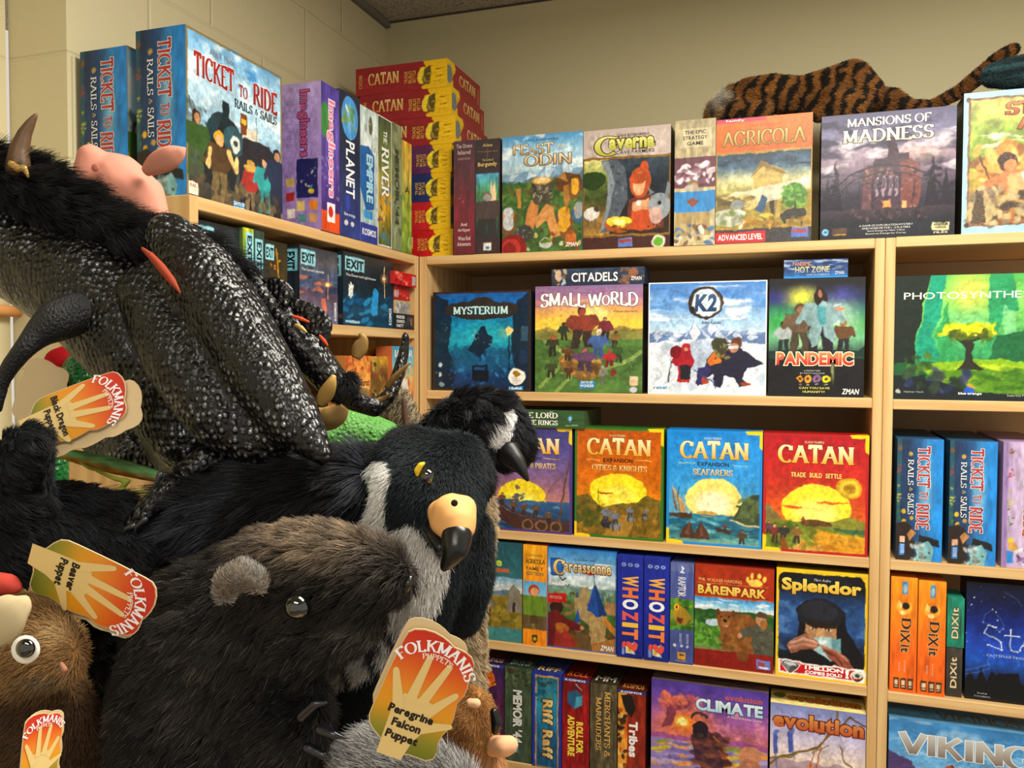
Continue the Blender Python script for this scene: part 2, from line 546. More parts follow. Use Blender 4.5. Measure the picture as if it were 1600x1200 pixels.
class Art:
    """a printed panel w by h metres; u runs right and v runs down, both 0..1"""
    def __init__(s, w, h, base='808080', cell=.0018):
        s.w, s.h = w, h
        s.nx, s.ny = max(3, round(w / cell)), max(3, round(h / cell))
        W, H = 2 * (s.nx + 1), 2 * (s.ny + 1)
        s.c = np.empty((H, W, 3))
        s.c[:] = hx(base)
        s.U = np.tile((np.arange(W) + .5) / W, (H, 1))
        s.V = np.tile(((np.arange(H) + .5) / H)[:, None], (1, W))
        s.T = []
        s.px = 1 / H

    def mix(s, col, a, sl=None):
        col = np.array(hx(col) if isinstance(col, str) else col)
        if sl is None: s.c += (col - s.c) * a[..., None]
        else: s.c[sl] += (col - s.c[sl]) * a[..., None]
        return s

    def box(s, u0, v0, u1, v1):
        H, W = s.U.shape
        return (slice(max(0, int(v0 * H)), min(H, int(v1 * H) + 2)), slice(max(0, int(u0 * W)), min(W, int(u1 * W) + 2)))

    def g(s, *st, r=(0, 0, 1, 1), hor=False):
        u0, v0, u1, v1 = r
        H, W = s.U.shape
        sl = (slice(round(v0 * H), round(v1 * H)), slice(round(u0 * W), round(u1 * W)))
        q = (s.U[sl] - u0) / (u1 - u0) if hor else (s.V[sl] - v0) / (v1 - v0)
        n = len(st)
        cs = np.array([hx(x) for x in st])
        xs = np.linspace(0, 1, n)
        s.c[sl] = np.stack([np.interp(q, xs, cs[:, i]) for i in range(3)], -1)
        return s

    def r(s, u0, v0, u1, v1, col, a=1.0):
        H, W = s.U.shape
        sl = (slice(round(v0 * H), round(v1 * H)), slice(round(u0 * W), round(u1 * W)))
        return s.mix(col, np.full(s.U[sl].shape, a), sl)

    def e(s, cx, cy, rx, ry, col, a=1.0, soft=0.0, rot=0):
        m = max(rx, ry * s.h / s.w) * 1.1, max(ry, rx * s.w / s.h) * 1.1
        sl = s.box(cx - m[0], cy - m[1], cx + m[0], cy + m[1])
        x, y = (s.U[sl] - cx) * s.w, (s.V[sl] - cy) * s.h
        if rot:
            c, n = math.cos(math.radians(rot)), math.sin(math.radians(rot))
            x, y = x * c + y * n, -x * n + y * c
        d = np.hypot(x / (rx * s.w), y / (ry * s.h))
        k = np.clip((1 - d) / max(soft, 1.2 * s.px / max(ry, .004)), 0, 1)
        return s.mix(col, sstep(k) * a, sl)

    def p(s, pts, col, a=1.0):
        P = np.array(pts, float)
        sl = s.box(P[:, 0].min(), P[:, 1].min(), P[:, 0].max(), P[:, 1].max())
        x, y = s.U[sl], s.V[sl]
        ins = np.zeros(x.shape, bool)
        for i in range(len(P)):
            (x0, y0), (x1, y1) = P[i - 1], P[i]
            if y0 == y1: continue
            ins ^= ((y0 > y) != (y1 > y)) & (x < (x1 - x0) * (y - y0) / (y1 - y0) + x0)
        return s.mix(col, ins * a, sl)

    def l(s, pts, wid, col, a=1.0, wid1=None):
        P = np.array(pts, float)
        n = len(P) - 1
        for i in range(n):
            k = wid if wid1 is None else wid + (wid1 - wid) * i / max(1, n - 1)
            m = k
            q = P[i:i + 2]
            sl = s.box(q[:, 0].min() - m, q[:, 1].min() - m, q[:, 0].max() + m, q[:, 1].max() + m)
            asp = s.h / s.w
            x, y = s.U[sl] - q[0, 0], (s.V[sl] - q[0, 1]) * asp
            dx, dy = q[1, 0] - q[0, 0], (q[1, 1] - q[0, 1]) * asp
            t = np.clip((x * dx + y * dy) / (dx * dx + dy * dy + 1e-12), 0, 1)
            d = np.hypot(x - t * dx, y - t * dy)
            s.mix(col, np.clip((k / 2 - d) / (s.px * asp) + .5, 0, 1) * a, sl)
        return s

    def n(s, amt, cells=8, seed=1, r=(0, 0, 1, 1)):
        H, W = s.U.shape
        sl = (slice(round(r[1] * H), round(r[3] * H)), slice(round(r[0] * W), round(r[2] * W)))
        h, w = s.U[sl].shape
        rng = np.random.default_rng(seed)
        q = vnoise(h, w, cells, rng) * .6 + vnoise(h, w, cells * 3, rng) * .4
        s.c[sl] = np.clip(s.c[sl] * (1 + amt * (q - .5) * 2)[..., None], 0, 1)
        return s

    def cloud(s, col, a, cells, seed, r=(0, 0, 1, 1), lo=.5):
        H, W = s.U.shape
        sl = (slice(round(r[1] * H), round(r[3] * H)), slice(round(r[0] * W), round(r[2] * W)))
        h, w = s.U[sl].shape
        rng = np.random.default_rng(seed)
        q = vnoise(h, w, cells, rng) * .55 + vnoise(h, w, cells * 2, rng) * .3 + vnoise(h, w, cells * 5, rng) * .15
        return s.mix(col, sstep(np.clip((q - lo) / .22, 0, 1)) * a, sl)

    def rg(s, v, amp, col, seed, n=9, v1=1.0, r=(0, 1), a=1.0, shade=None):
        rng = random.Random(seed)
        pts = [(r[0] + (r[1] - r[0]) * i / n, v - amp * rng.random() * (1 if i % 2 else .35)) for i in range(n + 1)]
        s.p(pts + [(r[1], v1), (r[0], v1)], col, a)
        if shade:
            for i in range(1, n, 2):
                x, y = pts[i]
                s.p([(x, y), (pts[i + 1][0], pts[i + 1][1] + .01), (x + .01, v + .3 * amp), (x - .02, y + amp * .5)], shade, .7)
        return s

    def d(s, n, u0, v0, u1, v1, size, cols, seed, a=.8, asp=.5, rot=(0, 180)):
        rng = random.Random(seed)
        cols = cols.split()
        for _ in range(n):
            k = size * (.5 + rng.random())
            s.e(u0 + (u1 - u0) * rng.random(), v0 + (v1 - v0) * rng.random(), k, k * asp * s.w / s.h, rng.choice(cols), a, .4, rng.uniform(*rot))
        return s

    def m(s, cx, cy, h, skin='D9A27A', hair='5A3A24', top='7A3B2A', legs='3A322C', wide=1.0):
        """a small standing figure, feet at cx, cy"""
        k = h * s.h / s.w
        s.p([(cx - .15 * k * wide, cy - .5 * h), (cx + .15 * k * wide, cy - .5 * h), (cx + .17 * k * wide, cy), (cx + .05 * k, cy), (cx, cy - .4 * h), (cx - .06 * k, cy), (cx - .18 * k * wide, cy)], legs)
        s.p([(cx - .2 * k * wide, cy - .8 * h), (cx + .2 * k * wide, cy - .8 * h), (cx + .26 * k * wide, cy - .55 * h), (cx + .15 * k * wide, cy - .42 * h), (cx - .15 * k * wide, cy - .42 * h), (cx - .26 * k * wide, cy - .55 * h)], top)
        s.l([(cx - .2 * k * wide, cy - .76 * h), (cx - .3 * k * wide, cy - .52 * h)], .09 * k, top)
        s.l([(cx + .2 * k * wide, cy - .76 * h), (cx + .3 * k * wide, cy - .52 * h)], .09 * k, top)
        s.e(cx, cy - .9 * h, .11 * k, .115 * h, hair)
        s.e(cx + .01 * k, cy - .875 * h, .08 * k, .085 * h, skin)
        return s

    def frame(s, t, col, sides='lrtb'):
        tu = t / s.w
        tv = t / s.h
        if 'l' in sides: s.r(0, 0, tu, 1, col)
        if 'r' in sides: s.r(1 - tu, 0, 1, 1, col)
        if 't' in sides: s.r(0, 0, 1, tv, col)
        if 'b' in sides: s.r(0, 1 - tv, 1, 1, col)
        return s

    # lettering fitted into the rectangle u0 v0 u1 v1 (rot=90: read from the top down, -90: from the bottom up)
    def t(s, txt, u0, v0, u1, v1, col, out=None, st='b', rot=0, wgt=.17, arch=0.0, slant=0.0, grow=.045):
        s.T.append((txt, u0, v0, u1, v1, col, out, st, rot, wgt, arch, slant, grow))
        return s

    def letters(s):
        """-> per line of lettering: verts (x, y, z), faces, colours, its size and box"""
        out_ = []
        z = .00035
        for (txt, u0, v0, u1, v1, col, out, st, rot, wgt, arch, slant, grow) in s.T:
            V, F, K = [], [], []
            run = layout(txt, st if st in 'sS' else 'f', wgt if st in 'sS' else st)
            pcs = run(0)
            A = np.concatenate([p[0] for p in pcs])
            lo, hi = A.min(0), A.max(0)
            wm, hm = (u1 - u0) * s.w, (v1 - v0) * s.h
            if rot: wm, hm = hm, wm
            sx, sy = wm / (hi[0] - lo[0]), hm / max(.05, hi[1] - lo[1])
            cx, cy = (u0 + u1) / 2 * s.w, (1 - (v0 + v1) / 2) * s.h
            c, n = math.cos(math.radians(-rot)), math.sin(math.radians(-rot))
            for lay, cc in ((run(grow), out), (pcs, col)):
                if cc is None: continue
                two = isinstance(cc, tuple)
                for i, (v, f) in enumerate(lay):
                    q = (v - (lo + hi) / 2) * (sx, sy)
                    q[:, 0] += q[:, 1] * slant
                    q[:, 1] += arch * hm * (1 - (2 * q[:, 0] / wm) ** 2)
                    if two: kv = np.clip(q[:, 1] / hm + .5, 0, 1)[:, None]
                    x = q[:, 0] * c - q[:, 1] * n + cx
                    y = q[:, 0] * n + q[:, 1] * c + cy
                    b = len(V)
                    V += [(x[j], y[j], z + (i % 40) * 3e-6) for j in range(len(v))]
                    F += [tuple(b + j for j in g) for g in f]
                    if two: K += list(np.array(hx(cc[1])) * (1 - kv) + np.array(hx(cc[0])) * kv)
                    else: K += [hx(cc)] * len(v)
                z += .00016
            out_.append((V, F, K, (u1 - u0) * s.w * (v1 - v0) * s.h, (u0 * s.w, v0 * s.h, u1 * s.w, v1 * s.h)))
        return out_

    def finish(s, seed=1):
        """hand-painted edges and pigment grain"""
        rng = np.random.default_rng(seed + int(s.w * 1e4))
        H, W = s.c.shape[:2]
        k = max(5, int(W / 26)), max(4, int(W / 9))
        dx = (vnoise(H, W, k[0], rng) - .5) * .022 + (vnoise(H, W, k[1], rng) - .5) * .013
        dy = (vnoise(H, W, k[0], rng) - .5) * .022 + (vnoise(H, W, k[1], rng) - .5) * .013
        edge = np.clip(np.minimum(np.minimum(s.U, 1 - s.U), np.minimum(s.V, 1 - s.V) * s.h / s.w) / .08, 0, 1)
        xi = np.clip((s.U + dx * edge) * W, 0, W - 1).astype(int)
        yi = np.clip((s.V + dy * edge * s.w / s.h) * H, 0, H - 1).astype(int)
        s.c = s.c[yi, xi]
        g = (vnoise(H, W, k[1], rng) - .5) * .17 + (vnoise(H, W, max(6, W // 4), rng) - .5) * .17 + (vnoise(H, W, k[0], rng) - .5) * .10
        q = s.c.mean(-1, keepdims=True)
        s.c = q + (s.c - q) * 1.12
        s.c = np.clip(s.c * (1 + g * edge)[..., None], 0, 1) ** 1.12
        return s


def put_art(a, parent, org, ud, vd, mat, name='cover_art', tname='title_lettering'):
    """lay a printed panel on a box face: org is its lower left corner, ud and vd run right and up"""
    org, ud, vd = Vector(org), Vector(ud), Vector(vd)
    nd = ud.cross(vd)
    nx, ny = a.nx, a.ny
    a.finish()
    c = a.c.reshape(ny + 1, 2, nx + 1, 2, 3).mean((1, 3))[::-1]
    x = np.linspace(0, a.w, nx + 1)
    y = np.linspace(0, a.h, ny + 1)
    X, Y = np.meshgrid(x, y)
    P = np.array(org)[None] + X.reshape(-1, 1) * np.array(ud) + Y.reshape(-1, 1) * np.array(vd) + np.array(nd) * .0002
    i = np.arange(ny)[:, None] * (nx + 1) + np.arange(nx)[None]
    G = np.stack([i, i + 1, i + nx + 2, i + nx + 1], -1).reshape(-1, 4)
    k = np.clip(c.reshape(-1, 3), 0, 1)
    corners, starts, nl = [G.ravel()], [np.arange(0, G.size, 4)], G.size
    T_ = a.letters() if a.T else []
    title = set()
    if T_:
        title = {max(range(len(T_)), key=lambda j: T_[j][3])}
        grew = True
        while grew:
            grew = False
            for j, q in enumerate(T_):
                if j in title: continue
                for m in list(title):
                    b, d = T_[m][4], q[4]
                    if max(b[0] - d[2], d[0] - b[2], b[1] - d[3], d[1] - b[3]) < .008 and q[3] > .12 * T_[m][3]:
                        title.add(j)
                        grew = True
                        break
    def lay(v): return [org + ud * p[0] + vd * p[1] + nd * p[2] for p in v]
    PP, KK = [P], [k]
    nv = len(P)
    for j, (V, F, K, _, _) in enumerate(T_):
        if j in title or not V: continue
        PP.append(np.array([tuple(p) for p in lay(V)]))
        KK.append(np.array(K))
        for f in F:
            corners.append(np.array(f) + nv)
            starts.append(np.array([nl]))
            nl += len(f)
        nv += len(V)
    P, k, cn = np.concatenate(PP), np.concatenate(KK), np.concatenate(corners)
    st = np.concatenate(starts)
    me = bpy.data.meshes.new(name)
    me.vertices.add(len(P))
    me.vertices.foreach_set('co', P.astype(np.float32).ravel())
    me.loops.add(nl)
    me.loops.foreach_set('vertex_index', cn.astype(np.int32))
    me.polygons.add(len(st))
    me.polygons.foreach_set('loop_start', st.astype(np.int32))
    me.update()
    me.validate()
    at = me.color_attributes.new('Col', 'FLOAT_COLOR', 'POINT')
    k4 = np.ones((len(P), 4), np.float32)
    k4[:, :3] = lin(np.clip(k, 0, 1))
    at.data.foreach_set('color', k4.ravel())
    me.materials.append(mat)
    o = bpy.data.objects.new(name, me)
    COL.objects.link(o)
    o.parent = parent
    if title:
        V, F, K = [], [], []
        for j in sorted(title):
            b = len(V)
            V += T_[j][0]
            F += [tuple(b + q for q in f) for f in T_[j][1]]
            K += T_[j][2]
        mesh_obj(tname, lay(V), F, mat, parent, col=np.clip(np.array(K), 0, 1))
    return o


def box_mat(col, rough=.4):
    return plain(col, rough, .35)


def gbox(label, X0, Y0, Z0, w, d, h, body, face=None, mat=None, rz=0, left=None, right=None, top=None, group=None, name='game_box', bev=.0012, cat='game box'):
    """a game box: front lower left corner at X0, Y0, Z0 (rz = 0: it faces the viewer along -Y; rz = 90: it faces +X)"""
    mat = mat or PRINT
    r = bevel_box(name, (0, 0, 0), (w, d, h), box_mat(body), None, bev)
    r.location = (X0, Y0, Z0 + .0004)
    r.rotation_euler = (0, 0, math.radians(rz))
    tag(r, label, cat, group)
    if face: put_art(face, r, (0, 0, 0), (1, 0, 0), (0, 0, 1), mat)
    if right: put_art(right, r, (w, 0, 0), (0, 1, 0), (0, 0, 1), mat, 'side_print', 'side_lettering')
    if left: put_art(left, r, (0, d, 0), (0, -1, 0), (0, 0, 1), mat, 'side_print', 'side_lettering')
    if top: put_art(top, r, (0, 0, h), (1, 0, 0), (0, 1, 0), mat, 'top_print', 'top_lettering')
    return r


def front(x0, x1, ytop, Zs, rec=.012):
    """measure a box that stands on board height Zs with its front rec behind the board edge -> X0, width, height"""
    ym = PX((x0 + x1) / 2, ytop, Y=rec)
    zm = (PX(x0, 600, Y=rec).x, PX(x1, 600, Y=rec).x)
    # a vertical of the room leans a little in the photograph, so read the sides at the box's own height
    yb = ytop + 150
    X0, X1 = PX(x0, yb, Y=rec).x, PX(x1, yb, Y=rec).x
    if Zs < ZT and X0 < UX - .1: X1 = min(X1, UX - PT - .001)
    return X0, X1 - X0, ym.z - Zs


def B(label, x0, x1, ytop, Zs, d, body, paint, rec=.012, mat=None, **kw):
    X0, w, h = front(x0, x1, ytop, Zs, rec)
    a = Art(w, h)
    paint(a)
    ex = {k: (v(d, h) if k in ('left', 'right') else v(w, d) if k == 'top' else v) for k, v in kw.items()}
    return gbox(label, X0, rec, Zs, w, d, h, body, a, mat, **ex)


def side(base, fn=None):
    def f(w, h):
        a = Art(w, h, base, .003)
        if fn: fn(a)
        return a
    return f

# ------------------------------------------------------------------ the games on the top boards
GT = 'games standing on top of the shelves'


def spine_maroon(a):
    a.g('4A2030', '5E1F30', '7A1A2C', '6A1526').n(.25, 6, 3)
    a.t('The Orient', .12, .03, .88, .065, 'D8C8C0', st='r').t('Island', .2, .085, .8, .12, 'D8C8C0', st='r').t('JOURNEY EDITION', .2, .15, .8, .175, 'B09090', st='r')
    a.d(16, .3, .4, .7, .56, .06, '9A5058 C0A0A0 5A1A28', 4, .5)
    a.t('And', .34, .72, .64, .75, 'F0E4E0', st='r').t('the Ripper', .2, .77, .8, .805, 'F0E4E0', st='r').t('West End', .22, .84, .8, .875, 'F0E4E0', st='r').t('Adventure', .18, .89, .82, .925, 'F0E4E0', st='r')


B('narrow maroon box with small white script, beside the stack of red boxes', 709, 741.5, 220, ZT, .22, '521E2C', spine_maroon, rec=.0, mat=SHRINK, group=GT)


def spine_castle(a):
    a.r(0, 0, 1, 1, '3A2220').r(0, 0, 1, .29, '2E1A1C').g('5FB4D8', '4E8A50', '2F5A38', '1E2A1C', r=(.06, .3, .94, .86))
    a.n(.3, 9, 5, (.06, .3, .94, .86)).p([(.62, .42), (.66, .36), (.7, .42), (.78, .37), (.82, .48), (.82, .55), (.6, .55)], 'E0C8A0')
    a.m(.48, .86, .40, 'B98A6A', '6A6860', '4A3A34', '2A2422', 1.3).e(.5, .51, .2, .02, '8FA0A0')
    a.r(.34, .9, .66, .97, 'E8E4DA').e(.5, .945, .1, .015, '3F78B8')
    a.t('Alea', .3, .04, .7, .065, 'C8A860').l([(.1, .11), (.9, .11)], .02, 'A08048').l([(.5, .08), (.5, .17)], .02, 'A08048')
    a.t('The Castles of', .3, .17, .74, .19, 'D8B870', st='r').t('Burgundy', .12, .2, .88, .245, 'E0C070')


B('dark brown narrow box with a figure in a feathered cap, beside the maroon one', 742, 781, 217.5, ZT, .2, '2E1C1C', spine_castle, rec=.004, mat=SHRINK, group=GT)


def feast(a):
    a.g('5E9CCB', 'A9CDE2', 'C4DBE6', '6E8A86', r=(0, 0, 1, .42)).cloud('F2F7F8', .8, 5, 3, (0, 0, 1, .3))
    a.rg(.34, .16, '86A3B8', 4, 9, .5, shade='DDE8EE').rg(.4, .1, '5F7E86', 7, 13, .6)
    a.r(0, .4, 1, 1, '4D6A3A').n(.3, 9, 2, (0, .38, 1, 1)).d(60, 0, .4, 1, .7, .05, '5E7E40 3E5A30 7A8A4A 6A5A34', 5)
    a.p([(.66, .4), (.78, .33), (.96, .36), (1, .42), (1, .5), (.7, .5)], '6A4A2E').p([(.7, .38), (.78, .33), (.82, .42)], 'A8804E')
    for x, y, k, hair, skin in ((.08, .68, .11, 'C9CCCE', 'D0A080'), (.78, .7, .12, 'D9A63C', 'D8A678'), (.9, .44, .08, 'E0B040', 'D8A070'), (.95, .64, .08, '9AA0A0', 'C89878')):
        a.e(x, y + k * .6, k * .95, k * 1.0, '3F6A86' if x > .9 else '7A5A3A').e(x, y, k * .62, k * .62, skin).e(x, y + k * .55, k * .6, k * .62, hair).e(x, y - k * .3, k * .6, k * .34, hair)
    a.p([(.18, .45), (.24, .44), (.24, .62), (.2, .62)], 'B98A4A').p([(.76, .45), (.82, .44), (.85, .56), (.8, .7)], 'A87A40')
    a.p([(.26, .9), (.36, .55), (.46, .55), (.44, .68), (.38, .84)], 'C98E58').p([(.4, .72), (.56, .6), (.64, .62), (.74, .86), (.64, .88), (.56, .74), (.44, .8)], 'D09A62')
    a.e(.28, .84, .12, .075, '4A4A48').d(14, .18, .8, .38, .88, .02, '8A8A84 2E2E30', 6)
    a.p([(.36, .4), (.64, .4), (.62, .57), (.38, .57)], '5A564A').e(.5, .565, .12, .035, '5A564A').d(40, .38, .42, .62, .56, .025, '8A8470 3E3A32 A8A088', 7)
    a.e(.5, .395, .145, .035, 'B08A4E').e(.5, .395, .12, .024, 'E0C48A').e(.52, .36, .1, .05, 'FFFFFF', .5, 1)
    a.d(40, .3, .82, .98, .97, .035, '6A7A34 A83A2E C8A850 4E4028 E0D8C0', 8).e(.15, .94, .17, .1, '8C2A28').e(.12, .96, .13, .08, 'B8443A').e(.1, .97, .09, .06, '8C2A28')
    a.e(.86, .9, .07, .07, 'B8703A').r(.82, .82, .9, .86, '9A5A30').e(.55, .93, .08, .045, 'BFC4B8').e(.55, .915, .07, .02, '5E7A34')
    a.t('UWE ROSENBERG', .3, .035, .7, .055, '2E4A60', st='r')
    a.t('FEaST', .14, .075, .64, .165, ('F6E6BE', 'C0965A'), '5A3C1E', 'S', wgt=.15).t('FOR', .7, .1, .78, .125, 'E8D8B0').t('ODIN', .28, .17, .86, .265, ('F6E6BE', 'C0965A'), '5A3C1E', 'S', wgt=.15)
    a.t('ZMAN', .8, .93, .95, .965, 'F4F4F0', slant=.2)


B('game box with a carved drinking vessel held up before snowy mountains', 784.5, 910, 210, ZT, .09, '5E8CB4', feast, rec=.004, mat=GLOSSY, group=GT)


def caverna(a):
    a.r(0, 0, 1, 1, '4A2C28').r(0, 0, 1, .24, 'C6B8B2').r(0, .235, 1, .9, '8A6A34').g('3A4650', '222E3A', '2A2A2A', '3A2A20', r=(.015, .255, .985, .88))
    a.g('C9C58A', '7E8A4A', '3E4A26', '8A6A38', 'A08048', r=(.015, .255, .3, .88)).n(.3, 10, 4, (.015, .255, .985, .88)).e(.12, .42, .16, .08, '2E4420')
    a.p([(.2, .26), (.4, .26), (.5, .34), (.52, .6), (.42, .72), (.34, .86), (.2, .86), (.3, .66), (.34, .44)], '5E6670').p([(.2, .26), (.3, .27), (.38, .46), (.3, .7), (.24, .84), (.2, .84), (.28, .6), (.3, .4)], '8A9298')
    a.d(30, .32, .3, .5, .7, .02, '3A424C 737C86', 6)
    a.p([(.5, .84), (.54, .6), (.64, .56), (.8, .56), (.9, .64), (.92, .84)], '6E3A2A').e(.66, .46, .12, .13, 'B4582E').e(.7, .33, .05, .05, 'B4582E').e(.65, .47, .075, .095, 'E2B088').e(.64, .43, .1, .05, 'B4582E')
    a.p([(.58, .62), (.76, .6), (.8, .84), (.56, .84)], 'D0A07C').p([(.57, .7), (.76, .69), (.8, .85), (.55, .85)], 'B8552E').e(.65, .63, .03, .03, 'D8D8D4')
    a.e(.88, .66, .12, .11, '9AA2A8').p([(.93, .58), (.97, .46), (1, .5), (.97, .62)], '7E868C').p([(.78, .58), (.74, .5), (.82, .55)], '7E868C').e(.83, .74, .07, .07, 'C9A8A0').e(.87, .64, .02, .02, '202020')
    a.e(.1, .7, .09, .06, 'D8D4CC').r(.05, .74, .07, .8, '6A6460').r(.13, .74, .15, .8, '6A6460').e(.15, .66, .03, .025, '4A4440')
    a.e(.42, .8, .17, .07, 'A85A24').e(.42, .775, .15, .045, 'F0D04A').e(.42, .775, .08, .025, 'FFF0A0').d(20, .1, .8, .9, .87, .03, 'B8743A 5A3A24 8A6A3A', 8)
    a.t('C', .13, .06, .4, .22, ('EAE88A', 'AFAE3A'), '3E3410', 'S', wgt=.22).t('averna', .3, .085, .82, .175, ('EAE88A', 'AFAE3A'), '3E3410', 'x').t('CAVE FARMERS', .38, .185, .82, .215, '3A2E24', 'D8CCC4').t('UWE ROSENBERG', .4, .05, .76, .07, '5A4A44', st='r')
    a.r(.41, .915, .58, .985, '6E86C0').r(.42, .925, .57, .95, '9A4A4A').e(.87, .95, .08, .06, 'D8CFC0').e(.87, .95, .055, .042, '6AA83A')


B('game box with a pale grey title band and a red haired figure beside a donkey', 911, 1047, 200, ZT, .09, '2A2422', caverna, rec=.004, mat=GLOSSY, group=GT)


def epic_spine(a):
    a.r(0, 0, 1, 1, 'C4B896').r(0, 0, 1, .3, 'B4A888').n(.2, 12, 3).r(.1, .07, .9, .22, 'CFC4A4').r(0, .3, 1, .54, '6A4050').d(40, .0, .36, 1, .5, .12, 'E8E8EC B8A8B0 8A6070 FFFFFF', 3)
    a.m(.46, .92, .44, 'C89A72', '8A7A68', '3E8CC4', 'A8946A', 1.9).e(.42, .545, .2, .03, 'B8B0A0').p([(.3, .65), (.45, .7), (.6, .65), (.45, .62)], '8A4A34')
    a.d(30, 0, .84, 1, .99, .12, '4A78B0 C8B080 6A4A34 E8E4DC', 9)
    for i, s in enumerate(('THE EPIC', 'STRATEGY', 'GAME')): a.t(s, (.24, .2, .3)[i], .085 + .044 * i, (.76, .8, .7)[i], .115 + .044 * i, '3A342A', st='b')


B('narrow shrink-wrapped box with a figure in a blue waistcoat on its spine', 1053.5, 1117, 187, ZT, .22, 'B8AC8C', epic_spine, rec=.0, mat=SHRINK, group=GT)


def agricola(a):
    a.r(0, 0, 1, 1, '3E3A3E').g('E07A30', 'D8662A', r=(0, 0, 1, .27)).r(0, 0, .52, .035, 'B83A5E').r(0, .265, 1, .885, 'A88A44')
    a.g('2E4458', '4E6A80', 'C9C49A', 'A8A060', r=(.015, .285, .985, .6)).cloud('1E3040', .7, 5, 3, (.015, .285, .985, .42)).r(.015, .6, .985, .87, '9A8A44').n(.25, 12, 5, (.015, .28, .985, .87))
    a.p([(.38, .46), (.48, .34), (.74, .44), (.7, .5), (.68, .62), (.42, .62)], 'B8A468').p([(.36, .48), (.48, .34), (.76, .46), (.7, .46), (.49, .39)], '8A7440').r(.55, .62, .68, .78, '8A7A48').r(.58, .65, .62, .78, '3A3222').r(.64, .62, .68, .8, 'B09A58')
    a.p([(0, .62), (.98, .5), (.98, .58), (.4, .72), (0, .72)], 'E8E8E4', .62).e(.82, .64, .13, .1, '4E7A34').d(50, .7, .56, .94, .74, .03, '6A9A44 3A6228 8AB058', 4).r(.81, .7, .83, .8, '5A4428')
    a.d(50, .02, .62, .4, .72, .03, '8A7A4A C8B87A 5A5030', 5, .8, 2.4, (80, 100))
    a.e(.14, .79, .18, .07, 'B8BAA8').d(30, 0, .74, .34, .86, .04, 'D8DACE 8A8E7A 7A8A54', 6).e(.23, .69, .08, .04, '8A8E8A').e(.54, .81, .08, .045, '5E7A3A').e(.54, .78, .07, .02, 'C8B050')
    a.p([(.42, .74), (.5, .62), (.56, .66), (.5, .76)], '3E5A78').p([(.68, .78), (.74, .74), (.92, .74), (.95, .78), (.92, .82), (.9, .88), (.88, .82), (.74, .82), (.72, .88), (.7, .82)], '38362E').d(30, .3, .8, 1, .87, .05, 'C8A050 A8843A 8A6A2E', 7)
    a.t('2nd Revised', .34, .05, .68, .075, '8A4A1E', st='r').t('AGRICOLA', .07, .1, .93, .225, ('D8C078', 'A88440'), '4A4A20', 'S', wgt=.16)
    a.t('family', .1, .006, .3, .03, 'F4E8EC')
    a.r(0, .905, .525, .99, 'C03038').t('ADVANCED LEVEL', .03, .925, .5, .972, 'F8F0EC', st='b').r(.79, .885, .965, .965, '5A78B8').r(.8, .9, .95, .93, 'A04A54')


B('shrink-wrapped game box with an orange title band and a half-timbered farm', 1118, 1268, 182, ZT, .17, '222026', agricola, rec=.004, mat=SHRINK, group=GT)


def mansions(a):
    a.g('5A5876', '85829E', 'A898A8', '6E6070', '3A3846', '34343E', '2E3038').cloud('E8E2E4', .75, 5, 11, (0, .16, 1, .52), .48).cloud('2E2E40', .7, 5, 4, (0, .05, 1, .5), .52).e(.75, .35, .3, .12, 'D8B8A8', .5, 1)
    for x, y in ((.12, .36), (.83, .34), (.05, .5), (.93, .46)):
        a.p([(x - .05, .78), (x, y), (x + .05, .78)], '2E2A38').d(12, x - .06, y + .1, x + .06, .78, .03, '2E2A38', int(x * 100), .9)
    a.p([(.3, .84), (.33, .42), (.39, .42), (.41, .38), (.5, .36), (.5, .26), (.54, .2), (.58, .26), (.58, .34), (.66, .34), (.68, .42), (.74, .42), (.74, .84)], '4E3E4C').p([(.6, .84), (.6, .4), (.68, .38), (.74, .44), (.75, .84)], '7A4E4C')
    a.p([(.31, .84), (.35, .44), (.4, .44), (.38, .84)], '6A4E54').d(50, .32, .44, .74, .84, .02, '8A6A6A C89A80 3A2C38 A87A70', 8, .6)
    for x in (.42, .47, .52, .56): a.r(x, .5, x + .02, .66, '9A8A98').r(x + .004, .52, x + .016, .6, '5A4A5E')
    a.r(.47, .7, .53, .84, 'E09A60').r(.62, .7, .66, .76, 'E8B080').e(.5, .8, .16, .1, 'D88A60', .35, 1)
    a.l(arc(.5, .72, .42, .3, 180, 360, 20), .012, '2E2830').l(arc(.5, .74, .38, .27, 190, 350, 20), .008, '2E2830')
    for x in (.2, .3, .4, .6, .7, .8): a.l([(x, .52), (x, .84)], .007, '2E2830', .7)
    a.r(0, .82, 1, 1, '2C2E36').g('4A3E48', '2C2E36', r=(0, .76, 1, .86)).d(40, .2, .76, .8, .84, .02, '5A4850 2A2830 7A5A54', 12, .6)
    a.t('MANSIONS OF', .2, .035, .82, .105, 'F4F0EA', '3A3446', 'S', wgt=.17).t('MADNESS', .165, .125, .84, .235, ('FFF8E8', 'D8CCB0'), '3A3446', 's', wgt=.2)
    for i, (s, q) in enumerate((('A GAME OF EXPLORATION, MYSTERY,'.replace(',', ''), .2), ('AND HORROR FOR 1 - 5 PLAYERS', .18), ('Game Design by Nikki Valens', .14), ('Based on Design by Corey', .15))): a.t(s, .5 - q, .885 + .022 * i, .5 + q, .9 + .022 * i, 'D8D8D8', st='r')
    a.e(.045, .93, .03, .03, '8FC0DC').r(.03, .92, .06, .94, '3A78A8').r(.1, .9, .21, .96, '5A4A42').r(.11, .945, .2, .957, 'A8883A').r(.84, .885, .96, .945, 'D8D4A8').t('ARKHAM', .85, .89, .95, .915, '4A4A34').t('HORROR', .86, .92, .94, .935, '4A4A34').t('FILES', .85, .96, .95, .975, 'C8C8C0')


